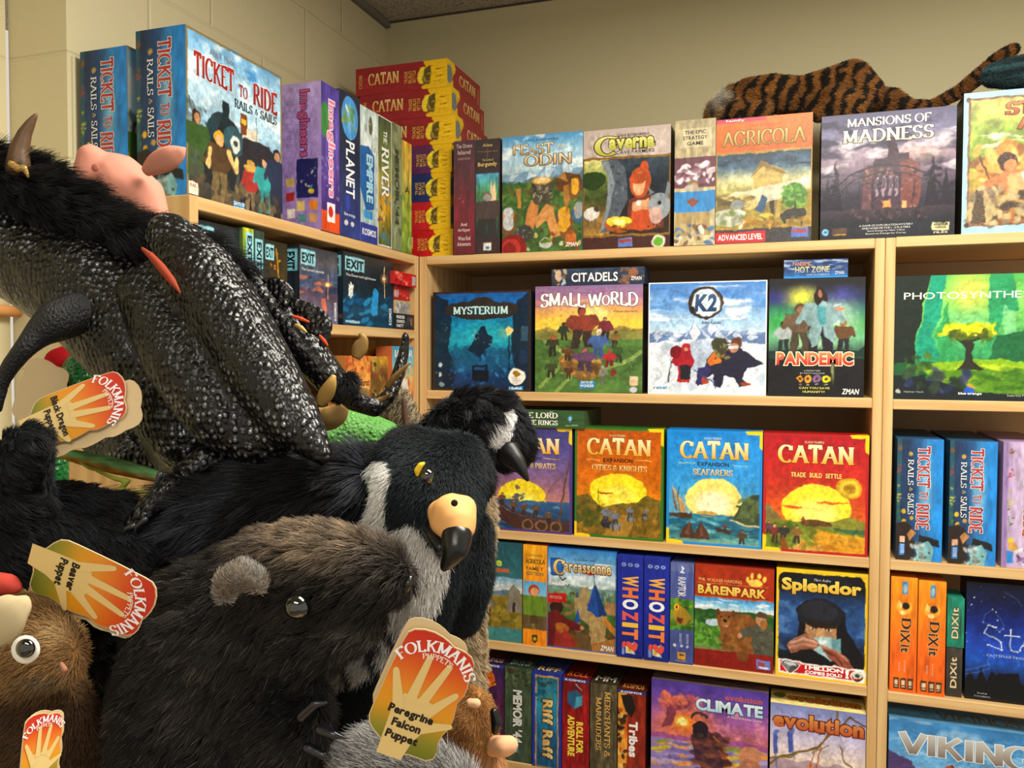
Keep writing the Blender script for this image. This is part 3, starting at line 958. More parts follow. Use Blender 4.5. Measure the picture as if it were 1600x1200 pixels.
B('large dark violet game box with a gothic house behind an arched gate', 1282, 1492, 174, ZT, .15, '26242E', mansions, rec=.02, mat=GLOSSY, group=GT)


def stoneage(a):
    a.r(0, 0, 1, 1, 'A9CFE0').r(.035, .045, .965, .94, '7A5A3E').g('C9C878', '8AA048', '7E9A40', 'A88A48', '8A5A34', r=(.05, .06, .95, .925)).n(.3, 10, 6, (.05, .06, .95, .925)).e(.5, .15, .42, .14, 'E0D08A', .7, 1)
    a.cloud('F4F0E6', .8, 6, 5, (.08, .3, .95, .46), .5).p([(.1, .5), (.3, .34), (.55, .46), (.95, .38), (.95, .6), (.1, .6)], 'B8843E').d(60, .1, .4, .95, .62, .06, 'C8944A D8A860 8A5A30 E8C880', 5)
    a.l([(.12, .45), (.22, .68)], .012, '4A3422').e(.3, .5, .07, .07, '4A2E22').e(.32, .525, .045, .05, 'C08A5E').p([(.16, .62), (.28, .56), (.5, .56), (.56, .7), (.4, .74), (.24, .7), (.1, .76), (.08, .73)], 'B98055').p([(.3, .6), (.48, .56), (.54, .7), (.34, .72)], 'C8A878')
    a.d(40, .4, .62, .95, .72, .05, 'E8E8E8 6A86A8 B87A4A', 8).d(150, .05, .7, .95, .92, .045, '6A5A48 8A7A64 4A3C30 A8987A C8B088 B8A880', 9, .9, .6)
    a.p([(.06, .9), (.1, .68), (.14, .74), (.16, .92), (.06, .92)], '5A4A3A')
    a.t('Jones Emerson', .4, .06, .62, .085, '8AA8B8', st='r').t('STONE', .28, .085, .78, .18, ('D88A5A', 'A04A34'), '5A2418', 'S', wgt=.24).t('AGE', .36, .195, .66, .285, ('D88A5A', 'A04A34'), '5A2418', 'S', wgt=.24)
    for x, y in ((.035, .055), (.035, .93)): a.e(x, y, .018, .02, '5A4434')


B('light blue bordered game box with a rock-gathering figure, cut by the right edge', 1503.5, 1745, 136, ZT, .09, '2C2C30', stoneage, rec=.012, mat=SHRINK, group=GT)


# the stack of red boxes in the corner
def catan_long(base, title, second='D8A848'):
    def f(w, h):
        a = Art(w, h, base, .0022)
        a.n(.08, 6, 3).p([(.74, 0), (1, 0), (1, 1), (.74, 1), (.72, .9), (.775, .82), (.75, .5), (.77, .2)], 'E8C02E').e(.745, .52, .07, .3, 'F0D84A').p([(.755, .3), (.825, .2), (.825, .8), (.76, .82), (.73, .62)], '6A5A30').d(14, .74, .3, .82, .78, .02, '8A7A40 4A4428 C8B050', 3)
        for i in range(4): a.l([(.87, .3 + .14 * i), (.935, .3 + .14 * i)], .007, '8A6A1E')
        a.t('CATAN', .14 if title == 'CATAN' else .3, .22, .48, .66, ('F0D890', 'D8A848'), None, 's', wgt=.2)
        a.t('CATAN', .035, .26, .075, .74, second, None, 's', -90, .2)
        for i, s in enumerate(('TRADE', 'BUILD', 'SETTLE')): a.t(s, .54 + .045 * i, .3, .575 + .045 * i, .74, second, None, 'b', -90)
        return a
    return f


def catan_end(base):
    def f(w, h):
        a = Art(w, h, base, .0022)
        a.p([(0, 0), (.2, 0), (.24, .2), (.14, .6), (.2, 1), (0, 1)], 'E8C02E').e(.06, .5, .09, .33, '7E8A86').t('CATAN', .34, .22, .84, .62, ('F0D890', 'D8A848'), None, 's', wgt=.2).r(.9, .2, .96, .8, 'C89A58', .5)
        return a
    return f


zz = ZT
stack = [  # upwards: base colour, right edge pixel, label
    ('BE2A2E', 708, 'red game box at the bottom of the corner stack, beside the maroon box'), ('C23438', 704, 'red game box second from the bottom of the corner stack'),
    ('34406E', 704, 'navy game box in the corner stack with a yellow end'), ('6A3A62', 706, 'purple game box in the corner stack, over the navy one'),
    ('9C3238', 712, 'red game box on the purple one in the corner stack'), ('9C3238', 706, 'red game box second from the top of the corner stack'),
    ('9C3238', 699, 'topmost red game box of the corner stack, under the wall corner')]
for i, (c, pxr, lb) in enumerate(stack):
    X1 = PX(pxr, 200, Y=.035).x
    w = .293 if i > 3 else .24
    h = .0795
    gbox(lb, X1 - w, .035, zz, w, .255 if i > 3 else .27, h, c, catan_long(c, 'CATAN')(w, h), PRINT, right=catan_end(c)(.255, h), group='games stacked in the corner')
    zz += h + .0006

# ------------------------------------------------------------------ the games on the second board of the corner unit
G2 = 'games on the board below the top of the corner unit'


def mysterium(a):
    a.g('2A70B8', '1E6AA8', '1E8AAE', '2A9AB0', '1C6A8E', '1A4A78', '14304E').n(.25, 8, 3).e(.52, .42, .34, .2, '3FC0CC', .75, 1).e(.52, .72, .2, .25, '2E78B0', .6, 1)
    a.p([(0, 0), (.16, .1), (.2, .3), (.16, .55), (.26, .8), (.2, 1), (0, 1)], '14283A', .85).p([(1, 0), (.86, .1), (.82, .3), (.8, .6), (.86, .8), (.8, 1), (1, 1)], '14283A', .9)
    a.rg(.6, .08, '1A5A78', 8, 13, .8, (.2, .8), .5).p([(.36, .6), (.42, .5), (.46, .42), (.5, .36), (.54, .35), (.57, .42), (.62, .46), (.6, .56), (.54, .6), (.48, .66)], '123248').d(20, .42, .4, .6, .56, .012, '9AD8D0 0E2436 3A8A98', 4)
    a.d(60, .18, .62, .84, .96, .03, '1A4A78 2A6AA0 4A9AC8 123050', 6, .6).p([(.41, .74), (.57, .74), (.58, .9), (.41, .9)], '101E30').r(.43, .76, .55, .79, '2A5A88')
    a.r(.78, .38, .79, .8, '0E1A24').e(.785, .4, .035, .04, 'F0D890').e(.74, .42, .1, .09, 'B8D0A0', .5, 1)
    a.r(.9, .36, .97, .5, '6A8AA0', .5).r(.88, .6, .96, .72, '1E3A58').d(16, .04, .3, .2, .9, .02, '4A6A6A 8AA8A0', 9, .5).frame(.006, '3E2C24')
    a.p([(.13, .16), (.22, .12), (.36, .11), (.44, .07), (.56, .07), (.64, .11), (.8, .12), (.88, .16), (.86, .24), (.74, .27), (.5, .29), (.26, .27), (.15, .24)], '3A3430').e(.5, .195, .3, .06, '2A78A0', .6, 1)
    a.t('MYSTERIUM', .215, .15, .775, .235, 'C8F0F0', '101C28', 's', wgt=.22)
    a.e(.085, .735, .02, .025, 'C8D8D8').e(.085, .84, .02, .025, 'C8D8D8').e(.1, .935, .025, .03, '8AA0A0').e(.86, .85, .085, .085, 'F2F0EA').p([(.86, .785), (.9, .82), (.86, .86), (.82, .82)], '9A7A1E').t('GAME OF', .82, .87, .9, .882, '8A8A84', st='r').t('THE YEAR', .81, .89, .91, .9, '8A8A84', st='r')
    a.r(.78, .95, .92, .985, '2A9AD0').t('Libellud', .79, .954, .91, .98, 'F0F8FC')


B('blue game box with a ghostly harbour at night, leftmost on its board', 676.5, 829, 455, Z2, .075, '1E2A38', mysterium, rec=.02, mat=GLOSSY, left=side('3A2A24', lambda a: a.n(.3, 5, 2)), group=G2)


def smallworld(a):
    a.g('8A7AA0', 'B888A8', 'E0A878', 'F0CC58', 'E8D860', 'A8B050', '6A8A40', '5E7E3E', '4A6A34', '3E5A2C').cloud('9A6A98', .6, 5, 4, (0, 0, 1, .2)).e(.58, .27, .16, .1, 'FFF8D0', .95, 1).e(.5, .28, .5, .2, 'F8E070', .5, 1)
    a.rg(.42, .06, 'A8904E', 3, 9, .6).rg(.45, .06, '8A8A48', 5, 11, .7).r(0, .5, 1, 1, '54763C').n(.25, 8, 5, (0, .4, 1, 1))
    for q in ((.05, .95, .3, .6), (.2, 1, .36, .75), (.6, .8, .98, .62), (.3, .7, .1, .52)): a.l([(q[0], q[1]), ((q[0] + q[2]) / 2 + .05, (q[1] + q[3]) / 2), (q[2], q[3])], .035, 'A8BC70', .6)
    a.p([(.22, .66), (.4, .64), (.64, .74), (.62, .84), (.44, .88), (.26, .78)], '8A6A3A').d(24, .24, .66, .62, .84, .04, 'A8803E 6A4A26 C89A50', 6)
    for x, y, h, sk, hr, tp, lg, wd in ((.45, .58, .38, '9A4E38', '5A2A20', '8A4030', '3A2A26', 1.5), (.28, .52, .18, '3E4A30', '26301E', '2E3A26', '26301E', 1), (.17, .66, .2, 'B86A4A', 'A83A24', '3A3A2A', '2A2A20', 1), (.66, .52, .22, 'C88A64', '30242A', '7A2E3E', '262430', 1), (.75, .58, .16, '6A5A34', '3A2E1E', '8A6A3A', '3A2E1E', 1),
                                      (.6, .68, .26, 'D8B090', 'E4E4E4', '4A6AA0', '3E5A8A', 1.2), (.78, .72, .18, '5A7A38', '4A6A2E', '3A5A2A', '2E3A20', 1.1), (.7, .76, .16, 'A83A34', '8A2A2A', 'B03038', '7A2428', 1.3), (.47, .8, .22, 'B86A58', '5A4A78', '6A4A6A', '4A3A4A', 1.9), (.64, .92, .18, 'B8B8A8', '9A9A8A', '8A8A7C', '6A6A5E', .8), (.16, .86, .16, '6A6A3A', '4A4A2A', '3E4A2A', '2E3020', 1.3), (.32, .7, .14, '8A5A34', '5A3A20', '6A4428', '3A2A1E', 1.5), (.32, .88, .14, '8A6A3A', '7A4A2A', '5A3A24', '4A3020', .9)):
        a.m(x, y, h, sk, hr, tp, lg, wd)
    a.e(.74, .82, .03, .035, '8A2E2A').t('SMaLL', .05, .075, .48, .21, 'FFFFFF', '5A3A4A', 'S', arch=.12, wgt=.22).t('WoRLD', .5, .075, .96, .21, 'FFFFFF', '5A3A4A', 'S', arch=.12, wgt=.22).t('Philippe Keyaerts', .74, .235, .95, .26, '7A5A2A', st='r')
    a.r(.42, .885, .57, .955, '2E86C0').t('DAYS OF', .44, .89, .55, .915, 'F0F8FC').t('WONDER', .43, .922, .56, .948, 'F0F8FC').r(.88, .85, .96, .92, 'E0C8A8').e(.92, .96, .035, .03, 'C8CCD8')


B('shrink-wrapped game box with a crowd of fantasy folk on a sunny hill', 836, 1003.5, 446, Z2, .08, '2A2422', smallworld, rec=.016, mat=SHRINK, group=G2)
zs = Z2 + front(836, 1003.5, 446, Z2, .016)[2] + .0008


def citadels(a):
    a.g('33465E', '2A3A52', '22304A').n(.4, 10, 3).d(16, 0, .1, .16, .95, .03, 'E0C8A0 8A5A44 C8D8E4 5A3A34', 2).e(.08, .4, .04, .35, 'D8C0A0').d(14, .76, .1, 1, .95, .035, '6A4A3A 8A6A54 3A2A28 A8806A', 5).e(.88, .35, .05, .3, '9A6A50')
    a.t('CITADELS', .22, .26, .72, .8, 'F6F8FA', '1A2434', 'b').t('ZMAN', .86, .55, .97, .78, 'F0F0F0')


def lying(label, x0, x1, y0, z0, h, d, body, paint, rec, mat=PRINT, group=None, **kw):
    X0, X1 = PX(x0, y0, Y=rec).x, PX(x1, y0, Y=rec).x
    a = Art(X1 - X0, h)
    paint(a)
    return gbox(label, X0, rec, z0, X1 - X0, d, h, body, a, mat, group=group, **kw)


lying('small dark blue box lying on top of the fantasy crowd game', 862, 1007, 430, zs, .045, .075, '26344A', citadels, .018, SHRINK, G2)


def k2(a):
    a.g('5E8ECC', '7EAADC', 'A8C8E6', 'DCE8F2', 'E8EEF4', 'DDE4EC', 'EEF0F2').cloud('F4F8FC', .9, 4, 3, (0, .04, 1, .34), .5).cloud('4A80C4', .5, 4, 9, (0, 0, 1, .24), .5)
    a.rg(.46, .12, '8EA2C4', 4, 13, .6, shade='EEF2F8').rg(.5, .09, '6E84AC', 6, 15, .62, shade='E6ECF4').p([(.3, .54), (.4, .36), (.5, .5), (.58, .58), (.34, .6)], '7C90B4').p([(.4, .36), (.46, .46), (.4, .52), (.36, .46)], 'E4EAF4')
    a.p([(0, .54), (.3, .52), (.6, .5), (1, .56), (1, 1), (0, 1)], 'DDE5EE').n(.07, 7, 5, (0, .5, 1, 1)).p([(.24, .62), (.44, .5), (.58, .54), (.66, .7), (.4, .8)], 'AEBCD0', .8).cloud('B8C6DA', .7, 6, 8, (0, .55, 1, 1), .52).d(40, 0, .85, 1, .99, .08, 'FFFFFF E8EEF4 C8D4E4', 6, .7)
    a.p([(.24, .62), (.3, .57), (.36, .6), (.4, .72), (.36, .78), (.36, .9), (.32, .9), (.31, .8), (.29, .9), (.25, .88), (.27, .74), (.2, .72)], 'A02834').p([(.28, .74), (.37, .74), (.37, .86), (.31, .88), (.28, .86)], '2A2A34').e(.24, .62, .05, .06, '7A1E2A').e(.325, .585, .04, .04, 'B02A34').e(.325, .6, .02, .022, 'C89A80').l([(.2, .7), (.18, .88)], .009, '3A2E2A').e(.31, .89, .035, .018, 'B03A2A')
    a.p([(.56, .62), (.64, .56), (.78, .58), (.98, .72), (.84, .76), (.8, .84), (.88, .9), (.78, .92), (.74, .84), (.66, .84), (.62, .94), (.56, .92), (.56, .82), (.5, .86), (.44, .92), (.42, .88), (.48, .74), (.5, .68)], '2C2C40').p([(.5, .7), (.56, .62), (.66, .62), (.62, .72), (.52, .74)], 'D07A34').p([(.43, .76), (.52, .72), (.54, .8), (.48, .9), (.42, .9)], '3E3A6A').e(.61, .57, .07, .08, '4A4A38').d(16, .55, .52, .68, .68, .025, '6A6A4A 2E2E26 8A8454', 3).e(.75, .54, .05, .055, '6A4A36').e(.73, .59, .04, .045, 'C08A74').r(.69, .57, .77, .595, 'D8DCE0').e(.5, .87, .03, .03, 'B8543A').e(.83, .89, .05, .02, '9A4A2E')
    a.l([(.4, .78), (.55, .88), (.58, .94)], .008, '4A5A78')
    a.e(.492, .19, .15, .145, '3A2E28').e(.5, .19, .128, .124, '6A5A4E').e(.496, .19, .12, .116, 'D8E6F0').p([(.36, .22), (.4, .22), (.42, .27), (.38, .28)], '2A221E').t('K2', .405, .11, .59, .265, ('3E5A84', '1E3A64'), None, 'x', slant=.08).t('Adam Kaluza', .46, .345, .62, .375, '3A4A6A')
    a.t('rebel', .05, .925, .165, .955, '2A86C0').frame(.0035, 'E6EEF4')


B('pale snowy mountain game box with two roped climbers', 1012.5, 1197, 440, Z2, .07, 'DCE6EE', k2, rec=.016, mat=GLOSSY, group=G2)


def pandemic(a):
    a.r(0, 0, 1, 1, '1E1E22').g('23222C', '2E3A5A', '3E7A6A', '5EA068', '7AB890', '4A6A5A', '22262A', r=(0, .06, 1, .72)).e(.34, .16, .3, .14, 'E8E860', .95, 1).e(.12, .38, .2, .22, '3FA85A', .8, 1).e(.72, .32, .32, .25, 'D8ECDC', .8, 1).e(.78, .14, .25, .1, '4A4A9A', .7, 1).e(.08, .16, .2, .1, '3A3A90', .7, 1).e(.5, .55, .5, .08, 'C8E4B8', .6, 1)
    a.rg(.62, .06, '1E3A34', 4, 15, .72).r(0, .68, 1, 1, '1E1E22').cloud('14161A', .5, 5, 3, (0, .66, 1, 1))
    a.m(.165, .63, .27, 'A87A5A', '2A221E', 'A8B0B0', '2A3434', 1).m(.33, .63, .42, '9A7050', '5A5038', '6A5844', '4E4436', 1.0).m(.78, .63, .28, 'A8784E', '8A7434', '6A4E34', '2E2E34', 1)
    a.m(.545, .63, .52, '8A5E4C', '2A1E1C', '8CA8AC', '2A2430', 1.1).p([(.42, .5), (.5, .2), (.6, .2), (.7, .48), (.68, .56), (.6, .5), (.57, .4), (.53, .55), (.45, .58)], '8CA8AC').p([(.51, .24), (.59, .24), (.6, .4), (.53, .4)], '5AA0A8').p([(.5, .09), (.53, .07), (.59, .1), (.62, .2), (.56, .19), (.52, .24), (.48, .2)], '2A1C1A').e(.545, .14, .028, .035, 'A8745C')
    a.l([(.68, .24), (.76, .22)], .012, 'E4E8E4').p([(.68, .26), (.8, .25), (.76, .28), (.7, .28)], 'C88A70').l([(.18, .3), (.24, .31)], .02, '5A6A4A')
    a.t('PANDEMIC', .085, .625, .89, .735, ('F08A5A', 'B8201E'), 'F6E8C0', 'x').e(.67, .78, .03, .16, 'E8F0A0', .6, 1).l([(.1, .69), (.98, .67)], .004, 'B8C858', .5)
    a.t('A STRATEGY GAME', .38, .775, .55, .787, 'C8C8C4', st='r').t('BY MATT LEACOCK', .34, .797, .6, .808, 'C8C8C4', st='r')
    for i, c in enumerate(('E0A030', 'D8A040', '8A6A9A', 'D8D030')):
        x = .34 + .09 * i
        (a.p([(x, .82), (x + .04, .85), (x, .88), (x - .04, .85)], c) if i == 0 else a.e(x, .85, .042, .032, c))
        a.e(x, .85, .018, .014, '4A3A20').r(x - .015, .893, x + .015, .899, 'C8C8C0')
    a.t('CAN YOU SAVE', .33, .918, .65, .936, 'D0CC60').t('HUMANITY?', .37, .95, .6, .968, 'D0CC60').t('ZMAN', .78, .93, .95, .975, 'F4F4F0', slant=.15)


B('black game box with a group of masked scientists under a green glow', 1200.5, 1350, 434.5, Z2, .07, '1C1B1E', pandemic, rec=.018, group=G2)
zs = Z2 + front(1200.5, 1350, 434.5, Z2, .018)[2] + .0008


def hotzone(a):
    a.g('2A4A7E', '23406E', '3E86C8').n(.3, 9, 3).cloud('C8D4E4', .8, 7, 5, (0, 0, 1, .6), .5).t('PANDEMIC', .14, .1, .44, .34, 'C08A5A').t('HOT ZONE', .18, .38, .72, .72, ('F0D890', '8A96A8'), '22304E').t('NORTH AMERICA', .36, .78, .72, .88, 'A8C0E0', st='r').t('ZMAN', .8, .66, .94, .84, 'C8C8D0')
    a.r(0, .9, 1, 1, '3E9AE0')


lying('small blue box lying on top of the black scientists game', 1225, 1325, 415, zs, .045, .06, '2A4A7E', hotzone, .022, SHRINK, G2)

# ------------------------------------------------------------------ third board: the four sun boxes
G3 = 'four sun games on the middle board of the corner unit'


def catan(frame_c, sky, title2, sub, extra, sun=('F6EC8A', 'F0D840'), sunpos=(.5, .56, .3, .2), sh=None):
    def f(a):
        a.g(*sky.split()).n(.06, 6, 4)
        x, y, rx, ry = sunpos
        a.e(x, y + .04, rx * 1.5, ry * 1.5, sun[1], .5, 1).e(x, y, rx, ry, sun[1]).e(x, y + .04, rx * .9, ry * .8, sun[0], .9, .6)
        extra(a)
        a.frame(.0075, frame_c)
        a.p([(.82, 0), (1, 0), (1, .16), (.965, .14), (.965, .03), (.84, .03)], 'F2D22E').p([(0, .86), (.035, .87), (.035, .97), (.17, .97), (.19, 1), (0, 1)], 'F2D22E')
        a.t('KLAUS TEUBERS', .4, .06, .58, .078, 'E8D8A8', st='r').t('CATAN', .14, .09, .86, .25, ('FFF6C8', 'E8A828'), '7A3E14' if sh is None else sh, 's', wgt=.24, grow=.02)
        if sub == 'EXPANSION':
            a.t('EXPANSION', .33, .275, .66, .31, '2A3448' if title2 != 'CITIES & KNIGHTS' else '3A1E10').l([(.14, .293), (.3, .293)], .006, 'F0D890').l([(.69, .293), (.85, .293)], .006, 'F0D890').t(title2, .2 if len(title2) > 10 else .28, .335, .82 if len(title2) > 10 else .7, .39, ('F8E4A0', 'D8A850'), None, 's', wgt=.19)
        else: a.t('TRADE', .27, .325, .41, .365, 'F8D870').t('BUILD', .45, .325, .565, .365, 'F8D870').t('SETTLE', .6, .325, .75, .365, 'F8D870')
    return f


def ex_pirates(a):
    a.g('3E6A96', '2E5078', '264468', r=(0, .7, 1, 1)).d(50, 0, .72, 1, 1, .09, '5A86A8 2A4A70 8AB0C4 3A5E84', 3, .6, .2, (-10, 10))
    a.l([(.1, .6), (.14, .7), (.3, .8), (.6, .86), (1, .88)], .025, '5A3A30').p([(.1, .64), (.16, .74), (.3, .82), (.6, .88), (1, .9), (1, 1), (.45, 1), (.2, .9)], '4E3430').l([(.97, .3), (.86, .88)], .016, '6A4A3A').l([(.94, .4), (.78, .56), (.66, .72)], .005, '6A5240')
    for x, y in ((.22, .76), (.34, .82), (.46, .84), (.6, .85), (.74, .9)): a.m(x, y, .12, 'B88A68', '3A2A24', '6A5040', '3A2E2A')
    for x in (.5, .66, .82): a.e(x, .93, .07, .055, '8A6A50').e(x, .93, .05, .04, '4A342C')
    a.d(12, .36, .56, .46, .7, .03, '5A5A6A 6A6A74', 5)


def ex_knights(a):
    a.p([(0, .64), (.14, .6), (.3, .72), (.5, .68), (.7, .66), (.82, .6), (1, .64), (1, 1), (0, 1)], '7A6A30').r(0, .72, 1, 1, '8A6E2E').n(.2, 9, 4, (0, .58, 1, 1)).d(70, 0, .72, 1, 1, .06, '9A7A34 6A5A28 B08A3A 5A5024', 4, .6, .4).d(24, 0, .74, .3, .9, .06, '4E5626 5E642C', 6).p([(.3, 1), (.55, .78), (.7, .8), (.6, 1)], 'B8924A', .7).p([(.36, .6), (.4, .72), (.5, .62), (.62, .68), (.66, .58)], 'E8C040', .4)
    for x, y, k in ((.37, .92, .2), (.47, .93, .18), (.64, .85, .15), (.8, .82, .1)):
        a.e(x, y - k * .25, k * .34, k * .2, '3A3A44' if x < .4 else '8A8A8C').m(x, y - k * .3, k * .75, 'B08A6A', '8A8A90', '7E8490', '4A4A54').r(x - .03, y - .05, x - .02, y, '2A2A2E').r(x + .03, y - .05, x + .04, y, '3A3A40')
    a.l([(.27, .56), (.28, .82)], .007, '4A3A24').l([(.28, .58), (.36, .6), (.44, .59)], .014, 'A83A28')


def ex_sea(a):
    a.g('3E8AA0', '2A7490', '28687E', '5A9A9A', 'A8B890', r=(0, .73, 1, 1)).d(80, 0, .74, 1, .96, .07, '5AA0B0 2A647C 8AC4C8 1E5A72', 3, .6, .25, (-8, 8)).e(.44, .72, .12, .03, 'C8A45A').r(.3, .725, .62, .74, '3E8AA0')
    a.p([(.7, .76), (.76, .66), (.82, .58), (.9, .56), (1, .52), (1, .8), (.8, .79)], '4A5A40').d(30, .76, .56, 1, .76, .05, '3A4A34 5E6E48 6A7A54', 6).l([(.68, .77), (.84, .8), (1, .815)], .02, 'D8C898')
    a.p([(.06, .48), (.14, .56), (.22, .68), (.22, .74), (.14, .72), (.12, .6)], 'C8A878').p([(.06, .48), (.1, .6), (.12, .72), (.09, .7)], '8A6A4A').p([(.0, .74), (.26, .73), (.28, .7), (.27, .77), (.1, .78)], '5A4434').l([(.14, .5), (.14, .74)], .007, '4A3628')
    for x in (.24, .38): a.p([(x, .79), (x + .07, .9), (x + .09, .95), (x - .09, .95), (x - .07, .9)], '5A4038').p([(x, .79), (x + .02, .92), (x - .02, .92)], '7A5A48')
    a.p([(.5, .83), (.7, .86), (.72, .82), (.68, .89), (.54, .88)], '4A3A30').m(.63, .86, .06, 'A88A70').m(.8, .97, .13, '8A7A6A', '4A3A34', '5A4A3E')


def ex_base(a):
    a.p([(.0, .62), (.04, .6), (.2, .72), (.4, .76), (.6, .74), (.84, .68), (1, .72), (1, 1), (0, 1)], '8A8A3C').p([(0, .62), (.05, .6), (.2, .72), (0, .74)], '8A7A4E').r(0, .78, 1, 1, '7A8A34').p([(.3, .82), (.5, .8), (1, .84), (1, .97), (.6, 1), (.5, .92)], 'C8962E').n(.15, 8, 5, (0, .62, 1, 1)).p([(.2, 1), (.4, .9), (.34, .84), (.46, .84), (.56, .92), (.62, 1)], 'D0A860').d(50, .4, .83, 1, .97, .06, 'E0B040 B87E24 D89A30', 4, .6, .35).d(40, 0, .76, .5, .97, .06, '6A7E2E 8A9A40 4E6424', 6, .6, .4).e(.52, .75, .16, .03, '6A4A2A').d(16, .38, .72, .66, .76, .03, '6A3A2A 8A4A34 5A4A2A', 7).p([(.66, .77), (1, .78), (1, .82), (.8, .81)], '4A6A4A')
    a.p([(.18, .62), (.3, .64), (.4, .625), (.28, .615)], 'D86A2A').p([(.48, .565), (.66, .58), (.86, .565), (.64, .555)], 'D8702A').e(.82, .44, .12, .085, 'C8A028').e(.82, .44, .095, .067, 'E0C048').e(.82, .44, .06, .04, 'B89020').t('AWARD', .77, .425, .87, .45, '8A6A14')
    for x, y, h, c in ((.12, .93, .17, '7A3A34'), (.21, .92, .15, '3A3A3A'), (.33, .93, .16, '8A6A3A'), (.06, .86, .12, '6A4A5A')): a.m(x, y, h, 'C89A70', '3A2A20', c, '4A3A2E')
    a.p([(.17, .9), (.24, .88), (.26, 1), (.2, 1)], '8A5A2E')


def ctop(c):
    def f(w, d):
        a = Art(w, d, c, .004)
        a.p([(.8, 1), (1, 1), (1, .5), (.9, .7), (.86, .88)], 'E0BE2E')
        return a
    return f


for nm, x0, x1, yt, fr, sky, t2, sub, ex, sp, sunc, extra in (
        ('purple sun game with a longboat, half hidden behind the goose puppet', 757, 893, 668, '5A4A8A', '4A4884 5A5490 7A6494 A87A8A C88A78 D09070', 'EXPLORERS & PIRATES', 'EXPANSION', ex_pirates, (.44, .66, .27, .16), ('F6EC70', 'F0D83A'), {}),
        ('green framed orange sun game with riding knights', 897.5, 1036, 669, '3E7A34', 'B8601E C06A1E C8741E D88A22 E8A828', 'CITIES & KNIGHTS', 'EXPANSION', ex_knights, (.5, .58, .32, .17), ('F8F070', 'F2DC3A'), {}),
        ('blue sun game with sailing boats on a green sea', 1041, 1190, 673, '2E92D8', '2A8AD0 3A98DA 4AA2DA 7AB4CE B8CCB8', 'SEAFARERS', 'EXPANSION', ex_sea, (.5, .6, .29, .19), ('FCF8D8', 'F8E48A'), {}),
        ('red sun game with a golden wheat field, last on its board', 1191.5, 1356, 678.5, 'B02A2C', 'A82430 B02A2C B83A2A D0562A E07A2A E89A34', '', 'BASE', ex_base, (.52, .62, .33, .2), ('F8F088', 'F4E048'), {})):
    B(nm, x0, x1, yt, Z3, .075, fr, catan(fr, sky, t2, sub, ex, sunc, sp), rec=.008, mat=GLOSSY, top=ctop(fr), group=G3)


def lotr(a):
    a.r(0, 0, 1, 1, '3E5E3C').n(.15, 6, 2).t('THE', .66, .06, .69, .12, 'E8E8E0').t('THE LORD', .34, .12, .74, .46, 'F4F4EC', None, 's', wgt=.2).t('OF THE RINGS', .3, .56, .74, .86, 'F4F4EC', None, 's', wgt=.2).p([(.86, .25), (.89, .45), (.86, .65), (.83, .45)], '5AA8D8').t('2', .85, .36, .87, .52, 'F4F4F4').l([(.82, .82), (.93, .82)], .006, 'B8C8B0')


zs = Z3 + front(757, 893, 668, Z3, .008)[2] + .0012
lying('flat green box lying on the purple sun game behind the goose puppet', 757, 913.5, 655, zs, .047, .2, '44603E', lotr, .002, GLOSSY, 'games lying flat on standing games', right=side('5A6A4A')(.2, .047))

# ------------------------------------------------------------------ fourth board of the corner unit
G4 = 'games on the fourth board of the corner unit'


def skye(a):
    a.g('2A5A68', '3A6E74', '4E8280', '3E6A5E').g('7EA6C0', 'C8D4D8', '8A8A7A', r=(0, .36, 1, .56)).cloud('F0F4F4', .7, 5, 3, (0, .36, 1, .5)).rg(.52, .06, '5E7486', 4, 9, .6)
    a.p([(0, .58), (.3, .52), (.6, .55), (1, .52), (1, .86), (0, .86)], '8A7A34').n(.25, 9, 4, (0, .5, 1, .86)).d(50, 0, .6, 1, .85, .06, '6A6A2E A08A3E 5A5A2A', 5).p([(.78, .7), (.8, .48), (.88, .42), (.96, .48), (1, .7)], '8A8478').r(.86, .6, .9, .7, '3A342E')
    a.m(.5, .78, .26, 'B8906A', '5A4030', '7A7468', '5A4A3A', 1).p([(.36, .78), (.4, .64), (.46, .78)], 'C8C8C0').r(0, .86, 1, 1, '4E8A8A').r(.3, .885, .44, .95, 'A85A64').r(.38, .91, .46, .95, '4A5AA0')
    a.t('Isle of', .36, .06, .6, .13, 'A8C83E', '2E4A28', slant=.1).t('Skye', .34, .16, .72, .27, 'B0D04A', '2E4A28', 'x').p([(.2, .28), (.8, .27), (.82, .31), (.2, .325)], 'B86A4A')


B('teal game box with a stone tower and a shepherd, half hidden behind the falcon puppet', 706, 816, 845, Z4, .07, '2E5A5E', skye, rec=.008, group=G4)


def family(a):
    a.g('F0B030', 'E8942A', 'E08824').n(.1, 5, 2).e(.5, .12, .4, .1, 'F8D060', .6, 1).g('6AB0DC', 'A8D0E4', 'C8C88A', r=(.03, .36, .97, .84)).p([(0, .6), (1, .6), (1, .84), (0, .84)], '7A7A3E').d(30, 0, .62, 1, .84, .12, '5E6A2E A89A5A 8A7A44', 4)
    a.m(.46, .92, .52, 'D8A47A', 'A84E2A', '6E8A34', '6A5A3E', 1.9).r(.3, .7, .66, .78, '5A4A2E').r(0, .84, 1, 1, 'E8942A').p([(.38, .895), (.62, .895), (.6, .95), (.5, .975), (.4, .95)], '3A3A2E').e(.5, .93, .07, .02, 'C8B83A')
    a.t('Uwe Rosenberg', .2, .09, .82, .115, '5A3A14', st='r').t('AGRICOLA', .1, .14, .92, .185, '8A6A2A', '5A3A14', 'S').t('FAMILY', .14, .215, .86, .25, '7A5A34').t('EDITION', .14, .265, .86, .3, '8A7A4A')


B('narrow orange box with a man in a green shirt, right of the teal tower game', 817, 854, 852, Z4, .2, 'C87A22', family, rec=.004, group=G4)


